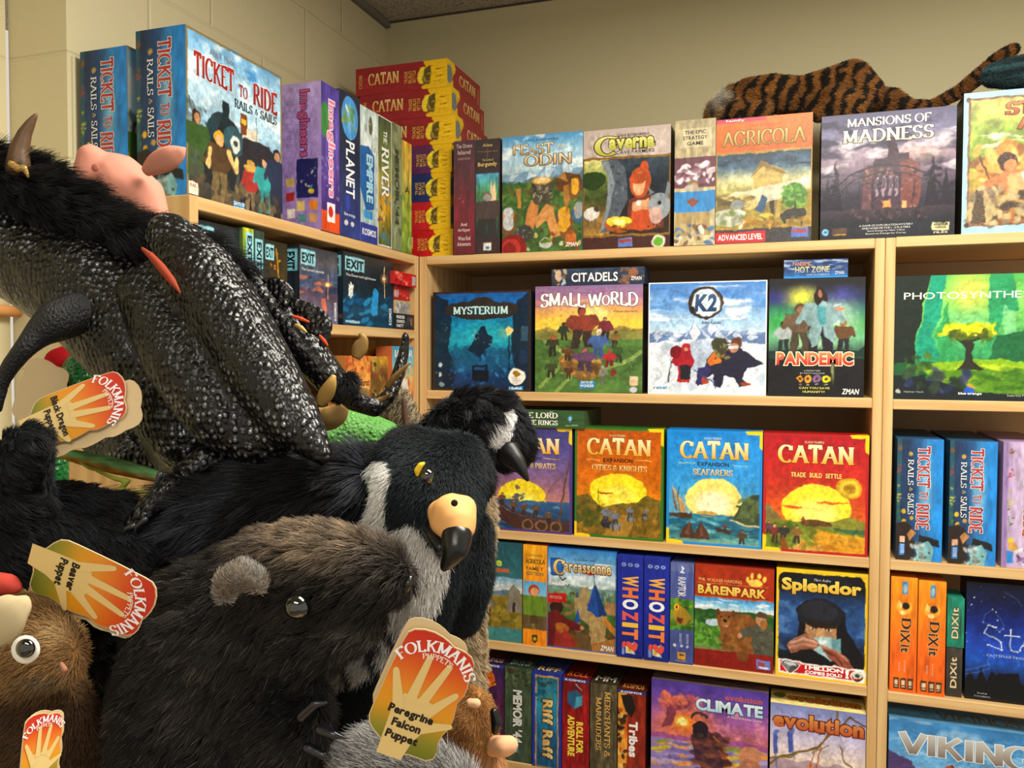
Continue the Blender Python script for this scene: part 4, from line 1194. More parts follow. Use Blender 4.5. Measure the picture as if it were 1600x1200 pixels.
def carc(a):
    a.g('3E86C4', '7AB0DA', 'C8DCE8', 'B8C8C0', r=(0, 0, 1, .42)).cloud('F4F8FA', .85, 5, 6, (0, .14, 1, .38), .48).g('7E9A9A', '6A8A5A', '4E7A3E', '4A5A30', '5A4024', '3A2618', r=(0, .38, 1, 1)).n(.25, 10, 3, (0, .36, 1, 1)).d(70, 0, .44, 1, .66, .05, '4E7A34 6A8E44 8A6A4A A8785A 3E5A2E', 4, .8)
    a.p([(.4, .5), (.46, .44), (.5, .44), (.5, .38), (.6, .37), (.62, .46), (.66, .5), (.66, .76), (.42, .66)], 'A8946E').p([(.42, .48), (.44, .4), (.46, .48)], '4A5A7A').p([(.78, .5), (.8, .38), (.83, .5)], '5A6A84').p([(.86, .5), (.88, .4), (.91, .5)], '6A6A7A').r(.84, .5, 1, .62, 'A8845E')
    a.p([(.6, .62), (.86, .64), (.84, .98), (.62, 1)], 'B09668').d(40, .6, .64, .86, 1, .03, '8A7450 C8B084 A08A5E', 5, .6).p([(.57, .6), (.64, .44), (.69, .32), (.76, .44), (.86, .62), (.72, .65)], '2A5498').p([(.69, .32), (.76, .44), (.86, .62), (.76, .64)], '1E3E78').l([(.69, .36), (.68, .22)], .008, '5A4A3A')
    a.p([(.68, .22), (.6, .235), (.55, .22), (.5, .235), (.56, .25), (.62, .26), (.68, .25)], 'C0303A')
    a.p([(.4, .74), (.44, .58), (.5, .72)], '2E5A9A').p([(.4, .74), (.5, .72), (.5, .82), (.4, .82)], '8A7654').p([(.8, .62), (1, .76), (1, .84), (.82, .72)], 'B8803E').p([(.5, .96), (1, .84), (1, 1), (.4, 1)], 'A87A44').p([(.16, .82), (.5, .86), (.62, 1), (.1, 1)], '7A5428').p([(.4, .82), (.62, .84), (.66, 1), (.52, 1)], '6A5438')
    a.e(.14, .6, .1, .07, '3A2420').p([(.02, .66), (.16, .62), (.3, .7), (.5, .76), (.54, .8), (.3, .82), (.3, .98), (.02, .98)], '6A2428').e(.52, .78, .03, .02, 'B88A6A').e(.22, .8, .1, .06, 'A86A34').p([(.12, .84), (.24, .78), (.34, .86), (.44, .94), (.36, 1), (.1, 1)], '9A3A34').e(.2, .8, .05, .05, 'A86A30')
    a.p([(0, .47), (.26, .45), (.3, .47), (.27, .5), (.3, .54), (0, .56)], 'B82A2A').t('NEW EDITION', .04, .485, .22, .515, 'E8B090', st='r').l([(.18, .28), (.22, .33), (.28, .3)], .018, '2A2A30').l([(.27, .37), (.3, .385), (.33, .36)], .012, '3A3A44')
    a.r(.05, .11, .245, .28, '1E5AA0').r(.075, .135, .22, .255, '3E7AC0').t('C', .09, .12, .26, .27, ('F4E0A0', 'C89A4A'), '5A3A1E', 'S', wgt=.24).t('arcassonne', .25, .155, .92, .235, ('F8ECC0', 'C89A50'), '5A3A1E', 'b').t('KLAUS-JURGEN WREDE', .4, .1, .7, .12, '2A4A7A', st='r').t('ZMAN', .78, .925, .96, .975, 'F4F4F0', slant=.15).frame(.004, '2A6AB8')


B('blue game box with a blue-roofed castle tower, beside the two navy spines', 854.5, 963, 858, Z4, .09, '2A64AE', carc, rec=.01, mat=GLOSSY, group=G4)


def whozit(a):
    a.g('2A3A9A', '26349A', '1E2C80')
    for i, x in enumerate((.25, .5, .75)): a.e(x, .095, .1, .02, 'A8B4E0').e(x, .095, .05, .01, '2A3A9A')
    cols = ('F0B040', 'E87838', 'F4F4F4', 'E05A4A', 'F0C03A', 'F0803A', 'E05044')
    v = .2
    for ch, c in zip('WHOZIT?', cols):
        n = .1 if ch != 'I' else .045
        a.t(ch, .2, v, .82, v + n, c, None, 'x', 90)
        v += n + .014
    a.r(.2, .87, .3, .97, '8AA0D8').p([(.34, .95), (.34, .88), (.5, .86), (.7, .84), (.6, .9), (.72, .96)], 'D8E0C0').p([(.4, .94), (.42, .89), (.54, .88), (.54, .94)], 'E0A03A').p([(.56, .88), (.7, .84), (.6, .9)], '3A9A5A')


wz = B('navy box with bright letters down its spine, beside the castle tower game', 964, 1004, 868, Z4, .2, '26349A', whozit, rec=.0, group=G4)
B('navy box with bright letters down its spine, next to the dinosaur spine', 1005.5, 1045, 871, Z4, .2, '26349A', whozit, rec=.0, group=G4)


def raptor(a):
    a.g('5A6AA8', '56629C', '4A5690').r(0, 0, 1, .09, '6A76A8').g('5A8A2E', '3E7A2A', '7A8A2E', '2E6A24', r=(0, .36, 1, .66)).d(40, 0, .36, 1, .66, .14, '6AA83A 3A6A24 8AA040 2A5420', 4).p([(.1, .5), (.3, .4), (.7, .46), (.9, .54), (.6, .62), (.3, .6)], 'A88A2E').e(.28, .44, .12, .035, 'F0A830').e(.28, .44, .04, .02, '2A2014').p([(.3, .54), (.56, .55), (.46, .61), (.3, .58)], '6A2A1E')
    a.t('RAPTOR', .32, .14, .66, .33, 'F0F2F8', None, 'S', 90, .17).p([(.46, .03), (.6, .05), (.5, .08), (.66, .1), (.4, .1), (.5, .07)], 'E8ECF4').t('BRUNO CATHALA', .7, .7, .8, .8, 'C8D0E8', None, 'r', 90).t('BRUNO FAIDUTTI', .4, .7, .5, .8, 'C8D0E8', None, 'r', 90).e(.2, .82, .08, .018, 'E8ECF4').e(.5, .82, .07, .016, 'C8D0E8').e(.75, .82, .07, .016, 'C8D0E8').r(.34, .885, .66, .955, 'D8A030').r(.4, .9, .6, .92, '3A3A4A').t('MATAGOT', .25, .965, .75, .98, 'A8A08A')


B('narrow slate blue box with a green dinosaur eye on its spine', 1046.5, 1083, 880, Z4, .2, '4E5A96', raptor, rec=.002, mat=SHRINK, group=G4)


def bear(a):
    a.g('A83E22', 'A0361E', '962E20').n(.08, 6, 2).g('4A9AD8', '8AC4E4', 'C8E0E8', r=(.0, .32, 1, .44)).cloud('FFFFFF', .9, 6, 3, (0, .33, 1, .44), .52).r(0, .445, 1, .83, '4E8A34').p([(0, .46), (.2, .43), (.4, .46), (.7, .43), (1, .47), (1, .6), (0, .6)], '2E5A2E').d(40, 0, .46, 1, .58, .05, '3A6A2E 4E8238 2A4E28', 4).d(60, 0, .58, .5, .8, .06, '5E9A3A 7AB04A 4A7A2E 8AA858', 5).e(.24, .56, .1, .035, 'C8DCE8').d(30, 0, .6, .34, .7, .03, '3E6E24 5A8A2E', 7).r(0, .8, 1, .83, '7A8A5A')
    a.p([(.3, .48), (.5, .46), (.7, .46), (.8, .54), (.82, .82), (.66, .9), (.58, .84), (.5, .74), (.46, .82), (.36, .82), (.34, .66), (.3, .56)], '8A5A30').e(.4, .52, .12, .085, '8A5A30').e(.31, .455, .03, .03, '6A4224').e(.5, .46, .03, .03, '6A4224').e(.4, .55, .06, .05, 'A87A4A').e(.4, .53, .03, .02, '1E1814').e(.35, .49, .012, .012, '1E1410').e(.45, .49, .012, .012, '1E1410').e(.4, .58, .03, .014, 'D8A8A0').d(50, .32, .56, .78, .84, .03, '7A4A26 9A6A3A 6A4222 A8763E', 6, .6, 2)
    a.e(.62, .87, .09, .06, '7A4E2A').p([(.6, .6), (.74, .56), (.82, .54), (.98, .56), (1, .84), (.76, .84), (.72, .66), (.6, .7), (.56, .66)], '5A5A4E').e(.84, .5, .07, .06, 'C89A78').p([(.76, .47), (.8, .42), (.9, .43), (.96, .5), (.88, .48)], '5E5040').e(.88, .54, .05, .05, 'A07040').e(.58, .67, .03, .03, 'C8946A').d(24, .76, .58, .98, .82, .03, '6A6A5A 44443A 7A7864', 8)
    a.r(0, .83, 1, 1, '86241E', .9).e(.62, .86, .08, .05, '7A4E2A').t('PHIL WALKER-HARDING', .05, .135, .6, .165, 'E8C070', st='r').l([(.03, .185), (.64, .185)], .005, 'E8C070').l([(.64, .185), (.92, .185)], .005, 'E8C070').t('BÄRENPARK', .04, .185, .9, .29, ('F8E078', 'E0B03A'), '6A1E14', 'x')
    a.e(.77, .15, .09, .04, 'F0D068')
    for x, y in ((.67, .12), (.73, .085), (.81, .08), (.88, .11)): a.e(x, y, .025, .03, 'F0D068')
    a.r(.79, .88, .965, .965, '6E8AC8').r(.81, .895, .9, .945, '9A4A5A').r(.82, .94, .94, .955, 'E8ECF4').l([(0, .315), (1, .315)], .006, 'D8A050')


B('rust red game box with a brown bear leaning out of its picture', 1084.5, 1208, 885, Z4, .08, '8A2C1E', bear, rec=.008, mat=GLOSSY, top=side('7A2C20'), group=G4)


def splendor(a):
    a.r(0, 0, 1, 1, 'E8C838').g('20222A', '1E2A3A', '2A4A7A', '3A6298', '2E4E80', '1E2A40', '161A24', r=(.03, .04, .97, .85)).n(.15, 6, 2, (.03, .04, .97, .85)).cloud('6A90C0', .6, 5, 4, (.03, .3, .97, .75), .52).p([(.03, .04), (.3, .04), (.18, .12), (.03, .2)], '1A1A1E').p([(.97, .04), (.7, .04), (.9, .14), (.97, .22)], '1A1A1E')
    a.p([(0, .04), (.08, .04), (.04, .07), (.03, .12), (0, .12)], 'E8C838').p([(1, .04), (.92, .04), (.96, .08), (.97, .14), (1, .14)], 'E8C838')
    a.p([(.1, .86), (.22, .66), (.26, .5), (.22, .36), (.34, .28), (.62, .28), (.76, .36), (.78, .54), (.9, .66), (.97, .78), (.97, .86)], '16181E').e(.49, .4, .26, .14, '22242C').e(.48, .37, .2, .09, '2C2E38')
    a.p([(.34, .47), (.66, .47), (.68, .58), (.62, .68), (.5, .72), (.38, .68), (.32, .58)], 'B08A66').p([(.34, .47), (.66, .47), (.66, .5), (.52, .525), (.48, .525), (.34, .5)], '2A2018').l([(.35, .5), (.46, .528)], .022, '2E221A').l([(.65, .5), (.54, .528)], .022, '2E221A').e(.415, .54, .035, .014, 'E0D0B8').e(.585, .54, .035, .014, 'E0D0B8').e(.42, .54, .014, .013, '1A1410').e(.58, .54, .014, .013, '1A1410').p([(.475, .53), (.525, .53), (.55, .615), (.45, .615)], 'CBA47C').p([(.33, .56), (.38, .66), (.36, .7), (.31, .62)], '6A4C36')
    a.p([(.36, .63), (.5, .61), (.64, .6), (.72, .62), (.72, .74), (.62, .82), (.5, .76), (.4, .72)], 'A8C8CC').p([(.62, .6), (.72, .6), (.72, .76), (.64, .8)], '7AA8B0').e(.52, .655, .09, .035, 'F4FCFF', .9, .9)
    a.p([(.12, .71), (.2, .64), (.32, .6), (.46, .64), (.5, .69), (.42, .72), (.3, .74), (.18, .78)], 'A0705A').l([(.17, .69), (.3, .64), (.46, .66)], .03, 'C8A090').l([(.16, .73), (.3, .69), (.45, .69)], .026, 'B88A78').l([(.19, .76), (.3, .73), (.42, .715)], .022, '8A5A48').p([(.5, .69), (.62, .7), (.78, .77), (.86, .86), (.7, .86), (.58, .78)], '9A5A48').l([(.52, .69), (.66, .72), (.8, .8)], .026, 'C08A76').l([(.54, .73), (.66, .77), (.74, .84)], .022, '6A3A30')
    a.r(0, .955, 1, 1, 'E8C838').p([(.03, .845), (.24, .84), (.31, .86), (.97, .86), (.99, .9), (.97, .985), (.04, .97)], 'F4F2EE').p([(.05, .86), (.25, .855), (.3, .875), (.94, .875), (.94, .965), (.06, .955)], 'C0202A')
    a.p([(.05, .88), (.1, .85), (.22, .85), (.29, .885), (.17, .985)], 'F4F4F4').p([(.06, .885), (.11, .86), (.22, .86), (.275, .888), (.17, .97)], '5A5A5E').p([(.12, .865), (.2, .865), (.24, .89), (.17, .9), (.09, .89)], 'C8C8CC').p([(.1, .895), (.17, .905), (.16, .95)], '8A8A8E').e(.9, .925, .075, .055, 'F4F2EE').e(.9, .93, .06, .045, '2A2A2A').e(.9, .915, .055, .035, 'D8D4B0').e(.9, .915, .03, .02, '2A4A7A').r(.85, .94, .95, .955, 'B02A2A')
    a.t('1 MILLION', .33, .882, .75, .918, 'FFFFFF', None, 'x').t('COPIES SOLD', .33, .928, .74, .957, 'FFFFFF', None, 'x').t('!', .77, .88, .81, .96, 'FFFFFF', None, 'x')
    a.t('Splendor', .06, .085, .93, .235, ('F8E070', 'D8A020'), '1A1408', 'x').t('Marc Andre', .42, .075, .6, .1, 'C8C8C8', st='r', slant=.2)


B('yellow edged dark game box with a bearded man holding a gem to his face', 1211.5, 1356, 892, Z4, .075, 'D8B430', splendor, rec=.008, mat=GLOSSY, top=side('8A7A2A'), group=G4)

# ------------------------------------------------------------------ fifth board: spines and two covers
G5 = 'games on the board at the bottom edge of the photograph'


def sp(base, title, col, style='b', wgt=.17, top=None, u=(.28, .72), v=(.3, .96), out=None, extra=None, pub=None):
    def f(a):
        a.r(0, 0, 1, 1, base).n(.25, 9, len(title))
        if extra: extra(a)
        if title: a.t(title, u[0], v[0], u[1], v[1], col, out, style, 90, wgt)
        if pub: a.r(0, 0, 1, .035, '2A4A9A').t(pub, .1, .006, .86, .028, 'F0F4FA')
    return f


H5 = .30


def B5(label, x0, x1, yt, d, body, paint, rec=.0, **kw):
    X0, X1 = PX(x0, yt, Y=rec).x, PX(x1, yt, Y=rec).x
    h = PX((x0 + x1) / 2, yt, Y=rec).z - Z5
    X1 = min(X1, UX - PT - .001) if X0 < UX - .1 else X1
    a = Art(X1 - X0, h)
    paint(a)
    ex = {k: v(X1 - X0, d) for k, v in kw.items()}
    return gbox(label, X0, rec, Z5, X1 - X0, d, h, body, a, GLOSSY, group=G5, **ex)


def toplet(base, txt, col):
    def f(w, d):
        a = Art(w, d, base, .003)
        a.n(.2, 5, 3)
        if txt: a.t(txt, .12, .8, .88, .93, col)
        return a
    return f


B5('dark purple spine with a gold mask, beside the brown bear plush', 741, 787, 1037, .22, '3A2444', sp('4A2A50', 'INKA', 'E8C878', 'S', .17, u=(.3, .62), v=(.32, .6), extra=lambda a: (a.g('3A2A5A', '5A2A4A', '3A2040').n(.3, 7, 3).e(.4, .16, .3, .1, 'D87A2A').d(24, .2, .06, .7, .26, .09, 'E89A3A B85A24 8A3A1E F0B850', 4)), pub='KOSMOS'), top=toplet('3A2038', 'KOSMOS', 'C8A8B8'))
B5('dark green spine with white stencil letters, left of the blue and gold spine', 789, 831, 1043, .24, '3A4A38', sp('4A5A48', "MEMOIR '44", 'D8DCD4', 'x', .2, u=(.3, .66), v=(.24, .8), out='1E2620', extra=lambda a: a.d(40, 0, 0, 1, .2, .1, '5A6A44 3A4A34 6A7A5A 2E3A2C', 4).e(.24, .05, .14, .03, '4A3A2A').r(.2, .84, .5, .9, '5AA0D8')), rec=.004, top=toplet('34402E', 'DAYS OF', '8AB0D0'))


def riff(a):
    a.r(0, 0, 1, 1, '3040A0').r(.12, .03, .9, 1, 'C0A060').g('2E6A80', '2A8AA8', '2A6A90', '245A80', r=(.16, .05, .86, .99)).n(.25, 8, 4, (.16, .05, .86, .99)).d(30, .18, .06, .84, .3, .1, '3AA0A8 1E5A70 5A8A8A 2A4A5A', 5).t('Riff', .36, .28, .72, .54, ('F0DC9A', 'C89A50'), '4A3414', 'x', 90).t('Raff', .36, .6, .72, .9, ('F0DC9A', 'C89A50'), '4A3414', 'x', 90)


B5('blue spine with a gold scrollwork frame and curly letters', 832, 877, 1052, .22, '2C3A98', riff, rec=.0, top=toplet('3A4A8A', 'RIFF', 'E8C870'))
B5('dark red spine with a blue die and yellow letters', 879, 921, 1061, .24, '6A1E22', sp('8A2428', 'ROLL FOR', 'F0E04A', 'x', .2, u=(.52, .78), v=(.46, .8), extra=lambda a: (a.g('7A2428', '9A2428', '8A2024').n(.3, 7, 3).p([(.2, .16), (.5, .12), (.74, .18), (.72, .28), (.46, .33), (.2, .27)], '3A6A8A').p([(.5, .2), (.74, .18), (.72, .28), (.46, .33)], '5AA8C0').l([(.5, .06), (.7, .12)], .03, 'D8D8E0').t('ADVENTURE', .2, .4, .46, .84, 'F0E04A', None, 'x', 90)), pub='KOSMOS'), rec=.006, top=toplet('6A1E1E', 'ROLL', 'E87A3A'))
B5('olive brown spine with two lines of gold serif letters', 922.5, 964, 1069, .26, '4A4434', sp('5E5642', 'MERCHANTS &', 'E0B058', 's', .15, u=(.54, .76), v=(.08, .78), extra=lambda a: (a.n(.3, 9, 6).l([(0, .1), (1, .08)], .02, '4A4230').l([(.1, 0), (.16, 1)], .02, '4A4230').t('MARAUDERS', .22, .15, .42, .72, 'E0B058', None, 's', 90, .15))), rec=.004, top=toplet('3E3A2C', 'MM', 'D8D4C8'))
B5('orange and dark red spine with bold white letters, beside the violet cover', 966, 1009, 1080, .24, '5A2420', sp('8A3424', 'Tribes', 'F4F0EC', 'x', .2, u=(.4, .72), v=(.34, .74), extra=lambda a: (a.r(0, 0, .34, 1, 'E0A048').p([(.1, .06), (.5, .04), (.64, .2), (.5, .3), (.3, .24)], '26201E').p([(.2, .3), (.36, .3), (.3, .6)], 'D8702A').d(26, .02, .2, .3, .98, .08, '2A2420 F0D890 B8602A', 4, .8, 1.5)), pub='KOSMOS'), rec=.01, top=toplet('5A2A22', 'KOSMOS', 'E89A50'))


def climate(a):
    a.g('5A48A0', '7A58A8', 'A86AA0', 'C87A7A', 'B08ABA', '7A6AA8', '5A4A8A').n(.15, 6, 2).e(.3, .36, .36, .22, 'F08A3A', .95, 1).e(.27, .36, .1, .08, 'F8C840', 1, .7).e(.27, .36, .05, .04, 'FFF4A8').cloud('E8A0B0', .6, 6, 3, (.5, .2, 1, .7), .5)
    a.p([(.1, .2), (.18, .14), (.3, .16), (.42, .14), (.4, .22), (.22, .26), (.18, .42), (.1, .44), (.14, .28)], '8A4A5A').d(20, .1, .13, .44, .24, .05, 'C86A6A E88A6A 9A5A6A', 5).rg(.5, .05, '9A5A9A', 4, 9, .6, (0, 1), .8)
    a.r(0, .54, 1, 1, '9A8AC0').d(80, 0, .54, 1, .8, .09, 'D8C040 8A9A40 B0A0D0 7A6AA8 C8B8E0 E0A050', 6, .8, .2, (-10, 10))
    a.p([(.38, .42), (.46, .4), (.6, .48), (.66, .6), (.66, .82), (.58, .86), (.46, .82), (.4, .7), (.36, .52)], '5A3A44').p([(.52, .42), (.62, .5), (.67, .6), (.66, .8), (.6, .6)], 'C87A3A').d(50, .38, .44, .66, .82, .025, '4A2E3A 7A4A44 8A5A44 3A2430', 7, .7, 2.2, (70, 110)).e(.43, .42, .07, .085, '2E2430').l(arc(.42, .33, .07, .06, 200, 340, 8), .02, '4A3A40').e(.43, .47, .03, .03, '4A3A3A').p([(.46, .8), (.5, .8), (.48, .95), (.46, .95)], '4A3038').p([(.58, .82), (.64, .82), (.62, .95), (.6, .95)], '4A3038')
    a.e(.85, .58, .1, .08, 'C89070').e(.86, .68, .08, .07, 'B88068').e(.8, .72, .06, .05, 'A87A6A')
    a.t('evolution', .64, .06, .95, .11, 'C85A3A').t('CLIMATE', .39, .125, .955, .235, ('E8F4F8', 'A8D0E0'), '4A4A8A', 'x').t('A Stand-Alone Game', .66, .25, .95, .27, 'F0D8C0', st='r')


B5('violet game box with a shaggy horned beast before a setting sun', 1018, 1201, 1072, .08, '4A3A7A', climate, rec=.006, top=toplet('6A5A5A', '', 'FFFFFF'))


def evo(a):
    a.g('8A94C8', 'B0B0D8', 'D0C8DC', 'E8D8D0', 'E0C8A8', 'C8946A', 'A86A44').n(.06, 6, 3).rg(.56, .06, 'A08AA0', 5, 7, .7, a=.7).rg(.66, .05, 'B8884A', 3, 7, .9)
    a.l([(0, .6), (.1, .52), (.3, .44), (.5, .38), (.62, .24), (.72, .12), (.7, 0)], .022, '7A6430').l([(.3, .44), (.22, .5), (0, .54)], .02, '8A7434').l([(.72, .16), (.84, .05), (1, .12)], .018, '6A5430').l([(.74, .34), (.78, .48), (.86, .52), (1, .6)], .016, '7A6A3A').l([(.62, .34), (.46, .42)], .014, '8A7A3A')
    for x, y in ((.06, .38), (.22, .34)): a.p([(x - .03, y - .08), (x + .03, y - .08), (x + .035, y + .1), (x - .02, y + .12)], '5A6AB0').e(x + .01, y - .09, .03, .03, '6A7AB8')
    a.l([(.07, .48), (.08, .62), (.1, .68)], .014, '6A70B0').l([(.24, .44), (.26, .5)], .012, '6A70B0')
    for q in ((.44, .56, .48, .42), (.6, .58, .54, .36), (.4, .7, .5, .6), (.62, .66, .7, .56)): a.l([(q[0], q[1] + .1), (q[2] - .04, q[1] - .02), (q[2], q[3])], .03, 'B86A3A', wid1=.012)
    a.d(40, .4, .58, .72, .76, .04, 'A85A34 C8844A 7A3A24 D89A5A', 5)
    a.t('evolution', .03, .08, .98, .23, ('E09A4A', 'B8522A'), '6A2A1E', 'x')


B5('pale game box with blue birds on a branch and orange letters', 1204, 1355, 1107, .09, 'D8C890', evo, rec=.004, top=lambda w, d: (lambda a: a.n(.1, 5, 2).g('C8BA8A', 'F0E4A8', 'F4E8A0').t('evolution', .18, .25, .95, .7, 'C8823A', '8A5A2A', 'x', 0).e(.1, .4, .07, .2, '6A7A3A'))(Art(w, d, 'E8DCA0', .003)))

# ------------------------------------------------------------------ the unit on the right
G6 = 'games in the unit at the right edge'


def photosyn(a):
    a.g('5AAA5E', '8AC86A', '6EB86A', '4AA06A', '2E7A4E', '2A5A34').e(.5, .12, .24, .3, 'E0E070', .9, 1).e(.48, .4, .3, .2, '8AD09A', .7, 1).n(.08, 6, 2)
    a.p([(0, 0), (.24, 0), (.2, .2), (.15, .5), (.15, .72), (.25, .86), (0, 1)], '26302A').p([(.24, 0), (.34, 0), (.3, .3), (.26, .5), (.3, .66), (.16, .7), (.16, .5), (.22, .16)], '2A9A7E').p([(.34, .2), (.38, .5), (.42, .7), (.3, .68), (.28, .5)], '3E9A62').p([(.62, .0), (.76, 0), (.8, .3), (.74, .3), (.66, .5), (.6, .62)], '3A9A6A').p([(.7, .26), (.78, .3), (.8, .62), (.72, .52)], '8ACC94', .8).p([(.86, 0), (1, 0), (1, .8), (.86, .72), (.9, .5), (.88, .2)], '2A4034').p([(.66, .5), (.86, .44), (.86, .72), (.6, .74)], '2A6A44')
    a.rg(.72, .05, '2E6A3E', 3, 13, .8, a=.8).e(.6, .76, .42, .09, '8AB030').r(.26, .76, 1, 1, '5E8A2A').e(.66, .74, .34, .03, 'C8D83E', .9, 1).d(50, .26, .74, 1, .9, .06, '7AA03A 4E7A2A A0C040 3A6424', 4, .6, .3, (-12, 12)).p([(0, .8), (.3, .84), (.5, .92), (1, .96), (1, 1), (0, 1)], '222A2E').d(20, .06, .78, .5, .92, .05, '2E3A5A 3A4A3A 4A4A7A 2A3A2A', 6).d(14, .08, .62, .24, .82, .04, '5A7A3A 3A5A2E', 8)
    a.p([(.43, .74), (.47, .66), (.47, .58), (.45, .52), (.5, .5), (.52, .56), (.5, .62), (.53, .7), (.6, .76), (.4, .76)], '34342C').l([(.48, .56), (.4, .5)], .016, '34342C').l([(.5, .54), (.58, .5)], .016, '34342C').e(.49, .46, .17, .055, '3A4420').d(60, .32, .4, .66, .48, .04, 'D8D830 B8C828 8AA024 E8E848', 9, .9).e(.49, .42, .14, .035, 'D8D82E', .9, .6).d(26, .34, .46, .62, .51, .03, '4A5A20 5A6A28', 10)
    a.t('PHOTOSYNTHESIS', .06, .135, .94, .19, 'F6FAE8', None, 'r').e(.5, .915, .04, .035, '3A66C0').p([(.5, .89), (.5, .86), (.53, .88), (.55, .89)], 'F0A03A').t('blue orange', .43, .935, .58, .96, 'F0F4F4').t('Hjalmar Hach', .07, .93, .2, .95, 'A8ACA8', st='r').t('Sabrina Miramon', .74, .945, .94, .965, 'A8ACA8', st='r').e(.035, .93, .018, .02, 'B8BCB8')


B('large green forest game box with a glowing yellow tree', 1396.5, 1640, 429, Z2 - .002, .085, '2A3430', photosyn, rec=.012, mat=GLOSSY, group=G6)


def ttr_spine(sky=('2A4A78', '3A7AB8', '2E96DA'), lilac=False):
    def f(a):
        if lilac: a.g('B8A0C8', 'C8B8D0', 'A890C0', hor=True).r(0, 0, .12, 1, 'A08AB8')
        else: a.g('1E3450', '26466E', '3A86C0', '2A92DC', hor=True).n(.12, 6, 2).p([(0, 0), (.1, 0), (.1, .7), (0, .72)], '2A5A6A').e(.62, .4, .22, .42, 'A8D4EC', .8, 1)
        for i, (y0, y1, c) in enumerate(((.06, .1, '8A5A3A'), (.2, .32, 'A8443A'), (.38, .52, 'B8B450'), (.53, .68, '4A7A3A'), )): a.d(10, .03 if not lilac else .14, y0, .12 if not lilac else .26, y1, .035, c + ' ' + c, i + 3, .9, .5)
        if not lilac:
            a.e(.17, .6, .05, .022, 'E0B838').e(.18, .68, .05, .022, 'D8B030').p([(0, .7), (.2, .68), (.36, .72), (.4, 1), (0, 1)], '2E2420').p([(.5, .78), (.92, .82), (.94, .88), (.5, .84)], '1E2024').p([(.46, .86), (.7, .83), (.82, .9), (.76, 1), (.4, 1)], '8ABAC0').d(30, .3, .84, .74, 1, .06, '4A4A4A 2A2A2A 8A8A84 C8D0D0', 5).p([(.24, .78), (.34, .74), (.44, .77), (.3, .84)], 'B88A5A').e(.3, .13, .05, .02, 'C8A860').e(.34, .65, .05, .02, 'C8A860').r(.08, .8, .2, .85, 'E0B8A0').r(.08, .86, .2, .955, '3A8AD0').t('DAYS OF WONDER', .1, .87, .18, .945, 'E8F4FA', None, 'r', 90)
        else:
            a.r(.14, .76, .26, .8, 'C8B838').r(.12, .86, .26, .96, '3A8AD0').e(.24, .83, .1, .04, 'C8A060').d(30, .3, .85, 1, .99, .08, '4A3A5A E8E8E8 8A6AA0 5A5A9A', 6)
        a.t('TICKET TO RIDE'.split()[0], .44, .06, .72, .4, ('A82A2A', 'C04038'), 'D8E8F0', 's', 90, .22, grow=.05).t('TO', .5, .43, .68, .5, 'B03030', 'D8E8F0', 's', 90, .2).t('RIDE', .42, .53, .72, .74, ('A82A2A', 'C04038'), 'D8E8F0', 's', 90, .24, grow=.05)
        if not lilac: a.t('RAILS', .235, .17, .36, .38, 'F0F0E8', None, 's', 90, .14).t('&', .27, .4, .34, .43, 'C8B070', None, 's', 90, .14).t('SAILS', .24, .45, .37, .62, 'F0F0E8', None, 's', 90, .14)
    return f


B('blue train game with its spine out, leftmost on the right unit board', 1400, 1472, 686, Z3, .29, '2A5A80', ttr_spine(), rec=.012, mat=SHRINK, group=G6)
B('blue train game with its spine out, second on the right unit board', 1482, 1556, 689.5, Z3, .29, '2A5A80', ttr_spine(), rec=.012, mat=SHRINK, group=G6)
B('lilac train game cut by the right edge of the photograph', 1565, 1640, 691, Z3, .29, 'A890BC', ttr_spine(lilac=True), rec=.012, mat=SHRINK, group=G6)

G7 = 'games on the fourth board of the right unit'
ZR4 = Z4 - .006


def dixit(a):
    a.g('F0A02E', 'E88A2A', 'E8742A', 'E07028').n(.06, 5, 3).r(.42, .04, .62, .15, '5A9AC0').e(.52, .1, .07, .04, 'A8C8D8').e(.5, .26, .28, .065, 'F0B850').e(.5, .24, .2, .05, 'D8842E').e(.56, .25, .14, .032, '2E2420').p([(.3, .2), (.44, .24), (.4, .28), (.28, .26)], 'F4DC8A').e(.46, .31, .12, .02, 'F8E0A0').t('D', .42, .35, .78, .45, '3A2418', 'E0A060', 's', 90, .2).t('iX', .38, .46, .74, .57, '3A2418', 'E0A060', 'b', 90).t('it', .4, .585, .72, .65, '3A2418', 'E0A060', 'b', 90).t('Jean-Louis Roubira', .5, .72, .6, .83, 'F4C8A0', None, 'r', 90).t('Marie Cardouat', .32, .74, .4, .82, 'F4C8A0', None, 'r', 90)
    for i in range(3): a.r(.15 + .26 * i, .875, .36 + .26 * i, .97, '4A3024').r(.19 + .26 * i, .895, .32 + .26 * i, .935, 'D8C0A0').r(.19 + .26 * i, .945, .32 + .26 * i, .955, 'D8C0A0')


B('orange box with curly black letters, against the right unit post', 1390, 1431.5, 902, ZR4, .2, 'D8782A', dixit, rec=.01, group=G7)
B('orange box with curly black letters, beside the small teal box', 1433, 1476, 908, ZR4, .2, 'D8782A', dixit, rec=.01, group=G7)


def dixs(c0, c1):
    def f(a):
        a.g(c0, c1).n(.2, 6, 3).t('DiXit', .26, .2, .66, .82, 'D8C8A0', '3A3424', 'b', -90).e(.78, .5, .06, .3, '2A2A24', .6)
    return f


